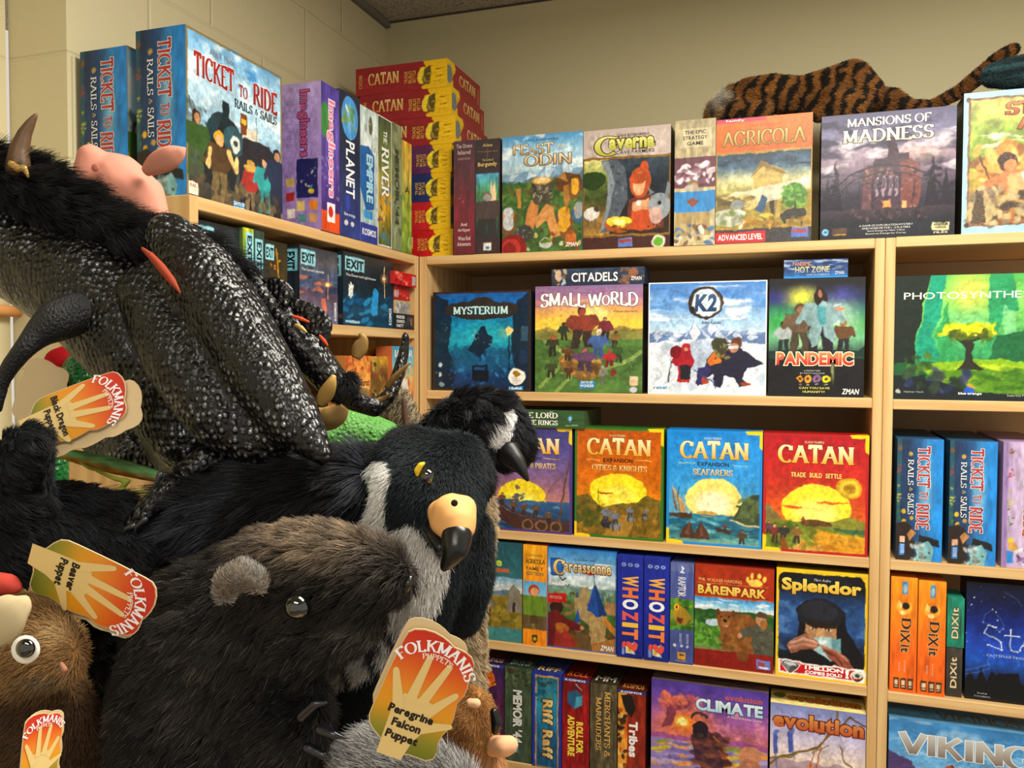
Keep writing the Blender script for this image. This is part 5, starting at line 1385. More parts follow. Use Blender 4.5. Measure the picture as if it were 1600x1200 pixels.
X0, X1 = PX(1478, 1060, Y=.02).x, PX(1503, 1060, Y=.02).x
a = Art(X1 - X0, .118)
dixs('4A463E', '2E2C2A')(a)
gbox('small black and bronze box standing under the small teal one', X0, .02, ZR4, X1 - X0, .08, .118, '2E2C2A', a, SHRINK, group='small boxes set one on the other')
X1 = PX(1507, 960, Y=.018).x
a = Art(X1 - X0, .118)
dixs('1E8A74', '18806A')(a)
gbox('small teal box standing on the small black and bronze one', X0, .018, ZR4 + .1187, X1 - X0, .08, .118, '1A8A74', a, SHRINK, group='small boxes set one on the other')


def stars(a):
    a.g('15182E', '16204A', '1C3280', '2A52B0', '2A60B8', '1A2A50', '0E1220').n(.2, 7, 2).e(.3, .55, .4, .18, '2A4AB0', .6, 1).rg(.88, .16, '0E1218', 5, 19, 1.0).p([(.1, .96), (.3, .76), (.5, .74), (.56, .9), (.5, 1), (0, 1)], '10141A')
    rng = random.Random(5)
    pts = [(.08, .14), (.05, .2), (.02, .25), (.14, .17), (.28, .24), (.24, .22), (.18, .27), (.17, .33), (.26, .36), (.31, .4), (.36, .35), (.28, .24), (.42, .3)]
    a.l(pts[4:12], .004, '8AA0D8', .7).l([(.34, .06), (.46, .12), (.52, .18)], .004, '8AA0D8', .7)
    for x, y in pts + [(rng.random() * .95, rng.random() * .65) for _ in range(36)]:
        k = .003 + .006 * rng.random()
        a.e(x, y, k, k * a.w / a.h, 'E8F0FF')
    for pl in ([(.29, .37), (.21, .36), (.18, .43), (.32, .48), (.34, .55), (.2, .53)], [(.42, .38), (.42, .56), (.48, .57)], [(.36, .43), (.5, .43)], [(.5, .55), (.56, .45), (.62, .57)], [(.53, .51), (.6, .51)], [(.66, .57), (.66, .45), (.74, .46), (.73, .51), (.66, .52), (.76, .58)], [(.9, .46), (.82, .47), (.82, .51), (.9, .53), (.9, .57), (.81, .57)]):
        a.l(pl, .009, 'E8F0FF')
        for q in pl: a.e(q[0], q[1], .01, .01 * a.w / a.h, 'FFFFFF')
    a.l(arc(.36, .66, .14, .07, 150, 400, 10), .004, '8AA8E8', .8).l([(0, .76), (.14, .72), (.24, .68)], .004, '8AA8E8', .8).l([(0, .79), (.16, .76), (.24, .72)], .004, '8AA8E8', .8)
    a.t('8 and up', .12, .935, .21, .95, 'C8D0E0', st='r').t('2 to 6 players', .09, .96, .24, .975, 'C8D0E0', st='r').t('blue orange', .6, .94, .78, .965, 'E8ECF4').t('OUTSMARTING STARS', .2, .6, .7, .62, 'A8C0F0', st='r')


B('dark blue night sky game box lettered in star patterns', 1507.5, 1680, 915, ZR4, .08, '14162A', stars, rec=.02, mat=GLOSSY, group=G7)


def vik(a):
    a.g('4A8AC0', '5A9ACC', '7AB0D8', '6A90C0', '5A6AA0', '4A4A7A').n(.15, 6, 3).cloud('C8E0F0', .5, 5, 5, (0, 0, 1, .5), .52).p([(0, .3), (.14, .4), (.2, .56), (0, .8)], '5A4A7A').p([(.75, .52), (1, .42), (1, .8), (.7, .8)], '7A3A6A', .7)
    a.p([(.3, .72), (.28, .52), (.32, .4), (.38, .36), (.44, .42), (.5, .5), (.44, .52), (.4, .5), (.42, .62), (.44, .8), (.3, .8)], '7A3A2A').e(.36, .4, .03, .03, 'B85A3A').l(arc(.38, .6, .07, .1, 150, 300, 8), .02, 'D88A5A')
    a.p([(.53, .4), (.95, .44), (.95, .54), (.53, .5)], 'B8793A').t('ON BOARD', .56, .425, .92, .51, '3A2414', 'D89A54', 'S', wgt=.14, slant=0)
    a.t('VIKINGS', .06, .11, .98, .32, ('C8C8C4', '7A6A5E'), 'E8F0F4', 'S', wgt=.24, grow=.03)


B5('blue game box with a carved dragon prow, at the lower right corner', 1389, 1660, 1138, .09, '3E7AA8', vik, rec=.01, top=lambda w, d: (lambda a: a.n(.15, 5, 2).t('VIKINGS', .3, .2, .8, .7, '6A6A60', None, 'S', 180 if False else 0))(Art(w, d, '6AA0C4', .003)))

# ------------------------------------------------------------------ the games on the left wall unit
GL1 = 'games on top of the left wall unit'


def L(label, x0, x1, ytop, Zs, Xf, d, body, paint, mat=None, hpx=None, **kw):
    """a box whose front faces the aisle (+X)"""
    yb = hpx if hpx is not None else ytop + 80
    Y0, Y1 = PX(x0, yb, X=Xf).y, PX(x1, yb, X=Xf).y
    h = PX(x0, ytop, X=Xf).z - Zs
    if Zs < ZT: Y1 = min(Y1, -.0255)
    a = Art(Y1 - Y0, h)
    if paint: paint(a)
    ex = {k: v(d, h) for k, v in kw.items() if k in ('left', 'right')}
    return gbox(label, Xf, Y0, Zs, Y1 - Y0, d, h, body, a, mat, 90, group=kw.get('group'), **ex)


def ttr_cover(a):
    a.g('7AB0D8', 'A8CCE4', 'C0DCEC', 'A0C0D4', '6A7A80', '4A4A44', '3A342C').cloud('E8F2F8', .8, 5, 3, (0, 0, 1, .45), .46).n(.12, 7, 2).frame(.006, '8A7A54').cloud('3A86C8', .6, 4, 8, (.3, 0, 1, .16), .55)
    a.l([(.03, .4), (.06, .5), (.04, .62)], .014, '4A4A44').d(40, 0, .42, .2, .6, .03, '5A6A6A 7A8A8A 3A4A4A', 4, .6)
    a.p([(.5, .62), (.54, .52), (.76, .5), (.96, .56), (1, .72), (.96, 1), (.5, 1)], '2E2C34').p([(.54, .52), (.56, .46), (.7, .44), (.74, .5)], 'D8D0C0').r(.52, .36, .59, .5, '7A4A2A').r(.53, .4, .58, .43, 'D8B040').l([(.7, .36), (.7, .5)], .006, '5A5A54')
    a.e(.36, .55, .18, .13, '26404A').e(.42, .56, .13, .12, '1A2A30').e(.45, .56, .1, .1, '3A5A64').e(.465, .57, .05, .055, 'D8DCD4').e(.465, .57, .02, .022, '3A4A4A').r(.34, .34, .41, .48, '1E2E36').r(.26, .44, .32, .5, '2E3E44').p([(.16, .6), (.34, .6), (.5, .66), (.46, .86), (.16, .86)], '22282C')
    a.m(.09, .84, .38, 'B88A6A', '3A2A22', '3E5A30', '4A5A3E', 1.1).m(.31, .96, .43, 'E0B080', 'D8A83A', '5A4430', '7A6A4A', 1.0).l([(.22, .66), (.2, .76)], .04, 'E8C888').l([(.4, .64), (.47, .74), (.48, .66)], .04, 'E8C888').m(.63, .97, .33, 'C89A74', 'C8A050', 'A83A34', '8A7A60', .9).e(.63, .69, .08, .025, 'D8B060').m(.78, .95, .36, 'E0B898', '3A2A24', '3EA0A0', '3E8A8A', 1.0).m(.93, .92, .42, 'C09474', '26262E', '2A3450', '26304A', 1.0)
    a.d(50, .05, .84, .95, .98, .05, '4A4238 6A5A44 3A3A3E 8A7A5A', 6, .7).r(.02, .88, .1, .95, 'E8E0D0').t('RAIL', .03, .89, .09, .91, 'A83A34').r(.44, .92, .57, .985, '3A8AC0').t('DAYS OF', .45, .925, .56, .948, 'F0F8FC').t('WONDER', .45, .955, .56, .978, 'F0F8FC')
    a.t('TICKET', .07, .12, .46, .27, ('A82A28', '8A1E24'), 'E8F0F4', 's', wgt=.24, grow=.03).t('TO', .51, .19, .6, .265, 'A02A28', None, 's', wgt=.2).t('RIDE', .66, .13, .94, .285, ('A82A28', '8A1E24'), 'E8F0F4', 's', wgt=.26, grow=.03).t('RAILS', .46, .29, .65, .345, '1E1E24', None, 's', wgt=.15).t('&', .68, .295, .71, .335, '5A5A54', None, 's', wgt=.15).t('SAILS', .74, .29, .93, .345, '1E1E24', None, 's', wgt=.15).t('Alan R. Moon', .22, .06, .46, .1, '8A8A8A', st='r')


def ttr_left(w, h):
    a = Art(w, h, '2A5A80', .0022)
    ttr_spine()(a)
    return a


L('blue train game with its picture side out, at the near end of the left unit', 290, 440, 38, ZT, -.05, .113, '24486A', ttr_cover, GLOSSY, left=ttr_left, group=GL1)
r = gbox('blue train game with its spine out, against the wall on the left unit', -.05 - .113 - .0215, PX(290, 120, X=-.05).y, ZT, .29, .113, .298, '24486A', None, GLOSSY, 90, left=ttr_left(.113, .298), group=GL1)
put_art((lambda a: (ttr_cover(a), a)[1])(Art(.29, .298, '80A0C0', .004)), r, (0, 0, 0), (1, 0, 0), (0, 0, 1), GLOSSY)


def imag_back(w, h):
    a = Art(w, h, 'A894C4', .0018)
    a.g('B4A0CC', 'A890C4', '9A84BA').n(.08, 5, 2).r(.68, .52, .95, .78, '2E2E60').d(12, .7, .56, .92, .72, .022, 'C8B080 5AA0A0 D8D0B0', 3).e(.86, .74, .04, .02, 'C8B04A')
    for x, y, c in ((.55, .64, 'C8B070'), (.55, .74, 'A83A3A'), (.68, .8, 'D8C080'), (.84, .8, 'D88A3A'), (.56, .85, 'E8E0D8'), (.7, .88, '5A8A8A'), (.83, .88, 'C8A070')): a.r(x, y, x + .1, y + .06, c)
    for i in range(9): a.l([(.54, .14 + .045 * i), (.64, .14 + .045 * i)], .006, '8A78A8')
    a.t('ImagIneers', .69, .05, .85, .5, 'B84A78', '3A2A54', 'b', 90)
    return a


def imag_spine(a):
    a.g('5A4A9A', '6A5AA8', '5A3A8A', '3A2A6A').n(.25, 7, 3).e(.2, .25, .25, .12, '4A8A4A').d(30, 0, .5, 1, .8, .1, '8A7AC0 4A3A8A A89AD8', 4, .6).r(0, .86, 1, 1, 'D85A2A').r(.3, .8, .75, .93, 'F4F0F0').e(.5, .86, .14, .04, 'C8303A')
    a.t('ImagIneers', .3, .1, .74, .76, 'E87AA8', 'F4E8F0', 'b', 90)


L('lilac game box with its back turned out, beside the near train game', 502, 530, 126, ZT, 0.002, .20, '8A78B0', imag_spine, GLOSSY, left=imag_back, group=GL1)


def planet(a):
    a.g('26304A', '1E2A44', '2A3460', '3A4A8A').n(.2, 6, 2).e(.5, .17, .4, .15, '5AA0D8').e(.5, .17, .32, .12, '8AC0E4', .8, .6).d(14, .2, .08, .8, .26, .12, 'E8F0F4 6A9A5A 8AA86A C8D8E0', 4, .9).e(.4, .76, .12, .06, '3A4AA0').t('PLANET', .3, .33, .72, .72, 'F0F4FA', None, 'b', 90).t('blue orange', .2, .83, .74, .86, 'C8D0E8').e(.3, .9, .1, .02, 'D8D8E0').e(.6, .9, .1, .02, 'D8D8E0')


L('dark blue spine with a shining globe, beside the lilac box', 530.5, 562.5, 138, ZT, 0.0, .24, '222C4A', planet, GLOSSY, group=GL1)


def empires(a):
    a.g('C8D8D8', 'D8E0DC', 'B8C8C8', 'A8C0C8').n(.2, 7, 4).e(.6, .12, .12, .07, '6A6A5A').d(30, 0, .1, 1, .8, .1, 'E8EAE4 A8B8B4 8A9A9A', 3, .6).p([(0, .3), (.5, .28), (.8, .34), (.8, .74), (.3, .76), (0, .6)], '2A6AA8').r(0, .86, 1, 1, '3A4A9A').t('KOSMOS', .1, .9, .9, .95, 'F0F4FA').r(.2, .76, .7, .82, '4A9AD0').t('EMPIRE', .34, .34, .72, .7, 'A8D8F0', '1E4A80', 'x', 90)


L('pale spine with a blue emblem, beside the globe spine', 563, 589.5, 163, ZT, 0.0, .24, 'A8B8BC', empires, GLOSSY, group=GL1)


def river(a):
    a.r(0, 0, 1, 1, 'E8E4DC').r(.06, .01, .94, .985, '5A6A4A').g('4A5A44', '7A8A4A', 'C8A040', '5A6A3A', r=(.06, .01, .94, .985)).n(.3, 8, 3, (.06, .01, .94, .985)).d(30, .1, .5, .9, .96, .12, '3A8AC0 D8A040 8A4A2A E8C880 2A5A8A', 4).t('THE', .4, .1, .66, .2, 'F8F8F4', None, 's', 90, .2).t('RIVER', .24, .23, .8, .62, 'F8F8F4', '4A4A2A', 's', 90, .22)


L('white edged spine of a river game, beside the pale emblem spine', 590, 612, 178, ZT, -.0, .24, 'D8D4CC', river, GLOSSY, group=GL1)
L('grey green spine with dark stencil letters, on the left unit near the corner', 612.5, 627.5, 190, ZT, 0.0, .24, '6A7858', sp('8A9478', "MEMOIR '44", '3A3E34', 'x', u=(.3, .74), v=(.2, .8), extra=lambda a: a.d(30, 0, 0, 1, 1, .3, '7A8468 A0A88A 5A6450', 4)), GLOSSY, group=GL1)
L('yellow green spine nearest the corner on top of the left unit', 628, 643, 218, ZT, 0.0, .24, '8A9A4A', sp('A0A85A', '', 'FFFFFF', extra=lambda a: a.g('D8B050', 'C8B868', '8AA04A', '6A8A3A').n(.3, 6, 3).t('A', .3, .4, .8, .46, '2A2A1E').d(20, 0, .5, 1, 1, .3, '7A9A44 A8B85A C8D0C8', 5)), GLOSSY, group=GL1)

# second board of the left unit
GL2 = 'escape games on the second board of the left unit'
ZL2 = LZ[1]


def escape(bg, extra, sub=None, top=None):
    def f(a):
        a.g(*bg.split()).n(.2, 7, 3)
        extra(a)
        a.r(.04, .06, .4, .25, '9AD0DC').t('EXIT', .06, .09, .38, .22, '1A2630', None, 'x')
        if sub: a.t(sub, .05, .29, .62, .335, 'E8F0F0', st='r')
        a.t('KOSMOS', .9, .7, .955, .95, 'F4F8FA', None, 'b', -90)
    return f


def esc_side(bg):
    def f(w, h):
        a = Art(w, h, bg, .0022)
        a.n(.2, 6, 3).r(.12, .06, .88, .34, '8AC4D0').t('EXIT', .26, .09, .76, .32, '1A2630', None, 'x', 90)
        a.d(10, .1, .45, .9, .95, .2, '5A4A3A 2A3A4A 7A5A44', 4, .6)
        return a
    return f


HE = .18
lt = lambda a: a.d(16, .3, .3, 1, .7, .05, '2A4A6A 4A6A8A', 3, .5).e(.5, .45, .4, .1, '5A8AB0', .5, 1)
g1 = escape('2A3034 26323A 2E4A5A 22303A', lambda a: (lt(a), a.l([(.6, .18), (.95, .24)], .01, '6A8A6A')))
g2 = escape('2A2A20 3A3420 4A4024 2A2A1E', lambda a: a.d(30, .2, .1, .9, .95, .05, 'F0B030 F8D860 8A5A1E D88A24', 5, .9).l([(.5, .1), (.62, .5), (.56, .95)], .05, 'E8A82E', .7))
g3 = escape('3A4048 5A5A62 4A5A78 5A4A5A 7A7288 6A6A8A', lambda a: (a.d(40, 0, .4, 1, .62, .12, '3A4A6A C87A5A 5A6A8A 2E3A54', 6, .7, .25, (-12, 0)), a.e(.72, .46, .22, .06, 'F0A050', .9, 1), a.e(.72, .46, .06, .03, 'FFF0C0'), a.l([(.72, .34), (.73, .66)], .015, 'F0A868'), a.p([(.55, .66), (.66, .66), (.7, .96), (.56, .94)], 'E0805A', .8)), 'The Cursed Labyrinth')
g4 = escape('2A3238 263038 26343E 1E4A66 1E3A50', lambda a: (a.d(36, 0, .55, .9, .98, .09, '2A7AA8 1E5A80 3A9AC8 123450', 7, .7, .3, (-30, 10)), a.p([(.52, .72), (.56, .5), (.62, .44), (.68, .48), (.66, .8), (.56, .84)], '3A9AD0'), a.e(.8, .28, .12, .1, 'E8A860', .9, 1), a.e(.8, .28, .04, .03, 'FFF8E0'), a.l([(.8, .1), (.81, .56)], .014, 'F0C890'), a.r(.1, .44, .19, .6, 'D8DCD8'), a.r(.13, .41, .16, .63, 'D8DCD8'), a.r(.04, .93, .3, .96, 'A8C8D8')), 'The Deserted Lighthouse')
L('dark escape game box at the near end of its board, under the train game', 302, 379, 341, ZL2, -.02, .05, '1E262A', g1, GLOSSY, left=esc_side('26323A'), group=GL2)
L('green escape game spine between the two dark covers', 380, 396.5, 355, ZL2, -.012, .13, '5A7A3A', lambda a: (a.g('B8C040', '6A8A3A', '3A5A3A', '4A6A4A').n(.2, 6, 3), a.r(.3, .05, .95, .4, '9AD0DC'), a.t('EXIT', .42, .08, .84, .38, '1A2630', None, 'x', 90)), GLOSSY, group=GL2)
L('dark teal escape game spine beside the green one', 397, 413, 359, ZL2, -.012, .13, '2A5A5A', lambda a: (a.g('3A4A44', '2A5A5A', '3A4A34').n(.2, 6, 3), a.r(.15, .1, .85, .44, '9AD0DC'), a.t('EXIT', .28, .13, .74, .42, '1A2630', None, 'x', 90)), GLOSSY, group=GL2)
L('escape game box with golden sparks on its cover', 414, 449, 374, ZL2, -.012, .04, '2A2A1E', g2, GLOSSY, group=GL2)
L('escape game box with an orange glow over a dark lake', 468, 527.5, 382, ZL2, -.006, .047, '26262E', g3, GLOSSY, left=esc_side('2A3038'), group=GL2)
L('escape game box with a blue lighthouse under a bright star', 536, 614.5, 392, ZL2, -.006, .047, '1E2A34', g4, GLOSSY, left=esc_side('22303A'), group=GL2)


def small(label, x0, x1, yt, yb, Xf, d, body, paint, Zs, group):
    """a small box lying in the left unit: front faces the aisle"""
    Y0, Y1 = PX(x0, yb, X=Xf).y, PX(x1, yb, X=Xf).y
    h = PX((x0 + x1) / 2, yt, X=Xf).z - PX((x0 + x1) / 2, yb, X=Xf).z
    Y1 = min(Y1, -.0255)
    a = Art(max(.012, Y1 - Y0), h, body)
    if paint: paint(a)
    return gbox(label, Xf, Y0, Zs, max(.012, Y1 - Y0), d, h, body, a, PRINT, 90, group=group), h


GS = 'small boxes stacked in the far corner of the left unit'
_, h0 = small('small black box with white letters at the bottom of the far stack', 617, 650, 492, 516, -.004, .09, '26242A', lambda a: (a.r(0, .1, .55, .9, '1E1C22'), a.t('MURDER', .08, .12, .5, .32, 'F0F0EC'), a.t('DINNER', .08, .4, .5, .6, 'F0F0EC', None, 's'), a.t('PARTY', .08, .68, .44, .88, 'F0F0EC'), a.d(12, .58, .2, .98, .9, .08, '5A5A6A 8A6A5A 3A4A5A A8A8A0', 4)), ZL2, GS)
_, h1 = small('small tan box with grey print in the far stack, on the black one', 616, 642, 470, 491, -.012, .08, 'C8A878', lambda a: a.r(.1, .15, .9, .95, 'A8A8A8').d(20, .1, .2, .9, .9, .1, 'D8D8D8 8A8A8A', 3), ZL2 + h0 + .0008, GS)
_, h2 = small('small red box in the far stack, under the topmost red one', 615, 640, 444, 465, -.01, .08, 'B02A2A', lambda a: a.n(.2, 5, 3).d(14, .1, .1, .9, .9, .07, 'D86A5A 8A1E20 E8A090', 4).r(.04, .3, .3, .8, 'C8A8A8'), ZL2 + h0 + h1 + .0016, GS)
_, h3 = small('topmost small red box of the far stack, jutting out at an end label', 616, 650, 424, 444, .006, .09, 'C0282A', lambda a: a.n(.2, 5, 3).d(14, .1, .1, .6, .9, .07, 'E87A6A 8A1E20 F0B0A0', 4).r(.8, .2, .97, .85, 'B8B8B8'), ZL2 + h0 + h1 + h2 + .0024, GS)

# third board of the left unit
GL3 = 'small games on the third board of the left unit'
ZL3 = LZ[2]


def fox(a):
    a.g('D8924A', 'E0A058', 'E0A860', 'D8944A').n(.15, 7, 3).d(20, 0, 0, 1, .3, .09, 'B85A34 A04A2A D88A4A', 4).e(.55, .8, .14, .2, 'E8E0D0').p([(.4, .66), (.46, .54), (.55, .62), (.64, .54), (.7, .66), (.55, .78)], 'C8622E').p([(0, .55), (.2, .6), (.2, 1), (0, 1)], 'A86A3A').p([(1, .5), (.85, .6), (.86, 1), (1, 1)], 'A86A3A').t('Fox', .06, .36, .42, .48, '4A2014').t('in the Forest', .3, .38, .95, .5, '4A2014')


L('orange fox game box on the third board, in front of the yellow boxes', 540, 579, 556, ZL3, -.02, .05, 'B87A3A', fox, PRINT, hpx=600, group=GL3)
L('brown and gold card game box beside the fox game', 579.5, 606, 557, ZL3, -.02, .05, '6A5028', lambda a: a.g('C8A040', '6A5430', '8A6A30', '4A3A24').n(.3, 7, 4).d(30, 0, .1, 1, 1, .1, 'E0C060 3A3428 A88A40 8A4A2A', 5), PRINT, hpx=600, group=GL3)
for i, (x0, x1) in enumerate(((574, 594), (596, 618))):
    L(('yellow card box standing behind the fox game', 'yellow card box standing behind the brown and gold box')[i], x0, x1, 543 + i, ZL3, -.09, .03, 'D8A020', lambda a: a.g('E8B020', 'D89A1E').e(.5, .3, .4, .2, 'C84A24').e(.5, .3, .2, .1, 'F0D060'), PRINT, hpx=600, group=GL3)


def jaipur(a):
    a.g('5AA8C8', '8AC8D8', 'E0C890', 'D8844A', 'B84A34').n(.12, 6, 3).d(30, 0, .3, 1, .95, .1, 'E8B060 C84A34 F0D8A0 8A3A2E D86A3A', 4).e(.5, .42, .12, .07, '8A5A3A').p([(.3, .5), (.7, .5), (.8, .8), (.2, .8)], 'E8E4DC').e(.5, .36, .14, .04, 'B83030').e(.7, .92, .18, .06, '4A8AC0').t('JAIPUR', .08, .05, .95, .17, 'F8FCFC', '3A7A9A', 'S', wgt=.2)


L('blue and orange merchant game box at the far end of the third board', 613, 650, 541, ZL3, -.006, .05, 'C86A3A', jaipur, PRINT, hpx=600, group=GL3)

# ------------------------------------------------------------------ plush: bodies, fur, scales
from mathutils.bvhtree import BVHTree
RNG = np.random.default_rng(7)
AX = np.array([[_r.x, _r.y, _r.z], [_u.x, _u.y, _u.z], [_f.x, _f.y, _f.z]])
CAMN = np.array(CAM)


def topx(P):
    q = (np.asarray(P) - CAMN) @ AX.T
    return np.stack([800 + FPX * q[:, 0] / q[:, 2], 600 - FPX * q[:, 1] / q[:, 2]], -1)


_ico = {}


def ico(n):
    if n not in _ico:
        bm = bmesh.new()
        bmesh.ops.create_icosphere(bm, subdivisions=n, radius=1)
        _ico[n] = (np.array([tuple(v.co) for v in bm.verts]), [tuple(v.index for v in f.verts) for f in bm.faces])
        bm.free()
    return _ico[n]


def chain(pts, step=.35):
    """measured points (px, py, depth, radius in px) -> world balls (centre, radius), filled in between"""
    W = [(np.array(PX(p[0], p[1], d=p[2])), p[3] * p[2] / FPX) for p in pts]
    return balls(W, step)


def balls(W, step=.35):
    out = [W[0]]
    for (a, ra), (b, rb) in zip(W, W[1:]):
        n = max(1, int(np.linalg.norm(b - a) / (step * max(.004, min(ra, rb)))))
        n = min(n, 60)
        out += [(a + (b - a) * i / n, ra + (rb - ra) * i / n) for i in range(1, n + 1)]
    return out


def blob(name, groups, mat, voxel=.005, smooth=8, flat=None, squash=None):
    """one continuous skin grown over chains of balls; world coordinates"""
    V, F = [], []
    iv, jf = ico(2)
    for g in groups:
        for c, r in g:
            k = len(V)
            V += list(iv * r + c)
            F += [tuple(k + i for i in f) for f in jf]
    me = bpy.data.meshes.new(name)
    me.from_pydata([tuple(v) for v in V], [], F)
    o = bpy.data.objects.new(name, me)
    COL.objects.link(o)
    m = o.modifiers.new('r', 'REMESH')
    m.mode = 'VOXEL'
    m.voxel_size = voxel
    s = o.modifiers.new('s', 'SMOOTH')
    s.factor = .5
    s.iterations = smooth
    dg = bpy.context.evaluated_depsgraph_get()
    dg.update()
    me2 = bpy.data.meshes.new_from_object(o.evaluated_get(dg))
    o.modifiers.clear()
    o.data = me2
    bpy.data.meshes.remove(me)
    me2.name = name
    me2.materials.clear()
    me2.materials.append(mat)
    me2.shade_smooth()
    return o


def wverts(o):
    v = np.empty(len(o.data.vertices) * 3, np.float32)
    o.data.vertices.foreach_get('co', v)
    return v.reshape(-1, 3).astype(float)


def paint(o, fn):
    P = wverts(o)
    c = fn(P, topx(P))
    a = o.data.color_attributes.new('Col', 'FLOAT_COLOR', 'POINT')
    k = np.ones((len(P), 4), np.float32)
    k[:, :3] = lin(np.clip(c, 0, 1))
    a.data.foreach_set('color', k.ravel())


def surf(o, px, py):
    t = BVHTree.FromPolygons([tuple(v) for v in wverts(o)], [tuple(p.vertices) for p in o.data.polygons])
    v = PX(px, py, d=1) - CAM
    h = t.ray_cast(CAM, v.normalized())
    return (h[0], h[1]) if h[0] is not None else (PX(px, py, d=.8), -v.normalized())


def attach(o, parent):
    o.parent = parent
    o.matrix_parent_inverse = parent.matrix_world.inverted() if parent.parent is None and not parent.location.length == 0 else Matrix.Identity(4)
    return o


def thing(name, at, label, cat='puppet', group=None):
    t = empty(name, at)
    tag(t, label, cat, group)
    t.matrix_basis = Matrix.Translation(Vector(at))
    return t


def kid(o, t):
    """hang a mesh built in world coordinates on its thing"""
    base = Vector(t.location)
    o.data.transform(Matrix.Translation(-base))
    o.parent = t
    return o


def sub(o, part, label=None):
    """make a piece of a thing a piece of one of its parts"""
    o.parent = part
    if label: o['label'] = label
    return o


def fur_mat():
    m, t, b = newmat('plush_fur', .5, .22)
    a = t.nodes.new('ShaderNodeAttribute')
    a.attribute_name = 'Col'
    t.links.new(a.outputs['Color'], b.inputs['Base Color'])
    b.inputs['Sheen Weight'].default_value = .05
    return m


FUR = fur_mat()
PLUSH = vcol_mat('plush_skin', .9, .1)


def hexes(*a): return np.array([hx(x) for x in a])


def fur(skin, dens, length, colfn, flow=(0, 0, -1), lift=.6, rad=.00035, jit=.35, seed=1, lenfn=None, clump=0.0, segs=4, margin=260):
    """comb a pelt over a skin: strands rooted on its faces, leaning along flow"""
    rng = np.random.default_rng(seed)
    me = skin.data
    me.calc_loop_triangles()
    nt = len(me.loop_triangles)
    tri = np.empty(nt * 3, np.int32)
    me.loop_triangles.foreach_get('vertices', tri)
    tri = tri.reshape(-1, 3)
    P = wverts(skin)
    N = np.empty(len(P) * 3, np.float32)
    me.vertices.foreach_get('normal', N)
    N = N.reshape(-1, 3).astype(float)
    A, B_, Cc = P[tri[:, 0]], P[tri[:, 1]], P[tri[:, 2]]
    area = np.linalg.norm(np.cross(B_ - A, Cc - A), axis=1) / 2
    n = int(area.sum() * dens)
    ti = rng.choice(nt, n, p=area / area.sum())
    u, v = rng.random(n), rng.random(n)
    s = u + v > 1
    u[s], v[s] = 1 - u[s], 1 - v[s]
    w = 1 - u - v
    R = A[ti] * w[:, None] + B_[ti] * u[:, None] + Cc[ti] * v[:, None]
    M = N[tri[ti, 0]] * w[:, None] + N[tri[ti, 1]] * u[:, None] + N[tri[ti, 2]] * v[:, None]
    M /= np.linalg.norm(M, axis=1)[:, None] + 1e-9
    vd = CAMN - R
    vd /= np.linalg.norm(vd, axis=1)[:, None]
    q = topx(R)
    keep = ((M * vd).sum(1) > -.45) & (q[:, 0] > -margin) & (q[:, 1] < 1200 + margin)
    R, M, q = R[keep], M[keep], q[keep]
    n = len(R)
    fl = flow(R, q) if callable(flow) else np.tile(np.array(flow, float), (n, 1))
    fl = fl - M * (fl * M).sum(1)[:, None]
    fl /= np.linalg.norm(fl, axis=1)[:, None] + 1e-6
    col = colfn(R, q)
    L = length * (.65 + .6 * rng.random(n))
    if lenfn is not None: L = L * lenfn(R, q)
    ok = L > .0008
    R, M, q, fl, col, L = R[ok], M[ok], q[ok], fl[ok], col[ok], L[ok]
    n = len(R)
    J = rng.normal(0, jit, (n, 3))
    if clump:
        k = max(4, int(n * .012))
        cs = rng.choice(n, k, replace=False)
        # nearest of a few random tuft centres
        g = np.zeros(n, int)
        best = np.full(n, 9e9)
        for i in range(0, k, 400):
            d2 = ((R[:, None, :] - R[cs[i:i + 400]][None]) ** 2).sum(2)
            b = d2.argmin(1)
            bb = d2[np.arange(n), b]
            mk = bb < best
            best[mk] = bb[mk]
            g[mk] = i + b[mk]
        TJ = rng.normal(0, clump, (k, 3))
        J = J * .4 + TJ[g]
        pull = (R[cs][g] - R)
    D0 = M * lift + fl * (1 - lift) + J * .5
    D0 /= np.linalg.norm(D0, axis=1)[:, None]
    D1 = M * lift * .35 + fl + J * .6
    D1 /= np.linalg.norm(D1, axis=1)[:, None]
    pts = np.empty((n, segs, 3))
    pts[:, 0] = R - M * .0006
    for i in range(1, segs):
        t = (i - .5) / (segs - 1)
        pts[:, i] = pts[:, i - 1] + (D0 * (1 - t) + D1 * t) * (L / (segs - 1))[:, None]
        if clump: pts[:, i] += pull * (.22 * i / (segs - 1))
    hc = bpy.data.hair_curves.new('fur')
    hc.add_curves([segs] * n)
    hc.attributes['position'].data.foreach_set('vector', pts.astype(np.float32).ravel())
    ra = hc.attributes.get('radius') or hc.attributes.new('radius', 'FLOAT', 'POINT')
    rr = np.tile(rad * np.linspace(1, .25, segs), (n, 1)) * (.7 + .6 * rng.random((n, 1)))
    ra.data.foreach_set('value', rr.astype(np.float32).ravel())
    ca = hc.attributes.new('Col', 'FLOAT_COLOR', 'CURVE')
    k4 = np.ones((n, 4), np.float32)
    k4[:, :3] = lin(np.clip(col * (.8 + .4 * rng.random((n, 1))), 0, 1))
    ca.data.foreach_set('color', k4.ravel())
    hc.materials.append(FUR)
    o = bpy.data.objects.new('fur', hc)
    COL.objects.link(o)
    return o


def furkid(f, t):
    d = f.data
    n = len(d.points)
    b = np.empty(n * 3, np.float32)
    d.attributes['position'].data.foreach_get('vector', b)
    d.attributes['position'].data.foreach_set('vector', (b.reshape(-1, 3) - np.array(t.location, np.float32)).ravel())
    f.parent = t
    return f


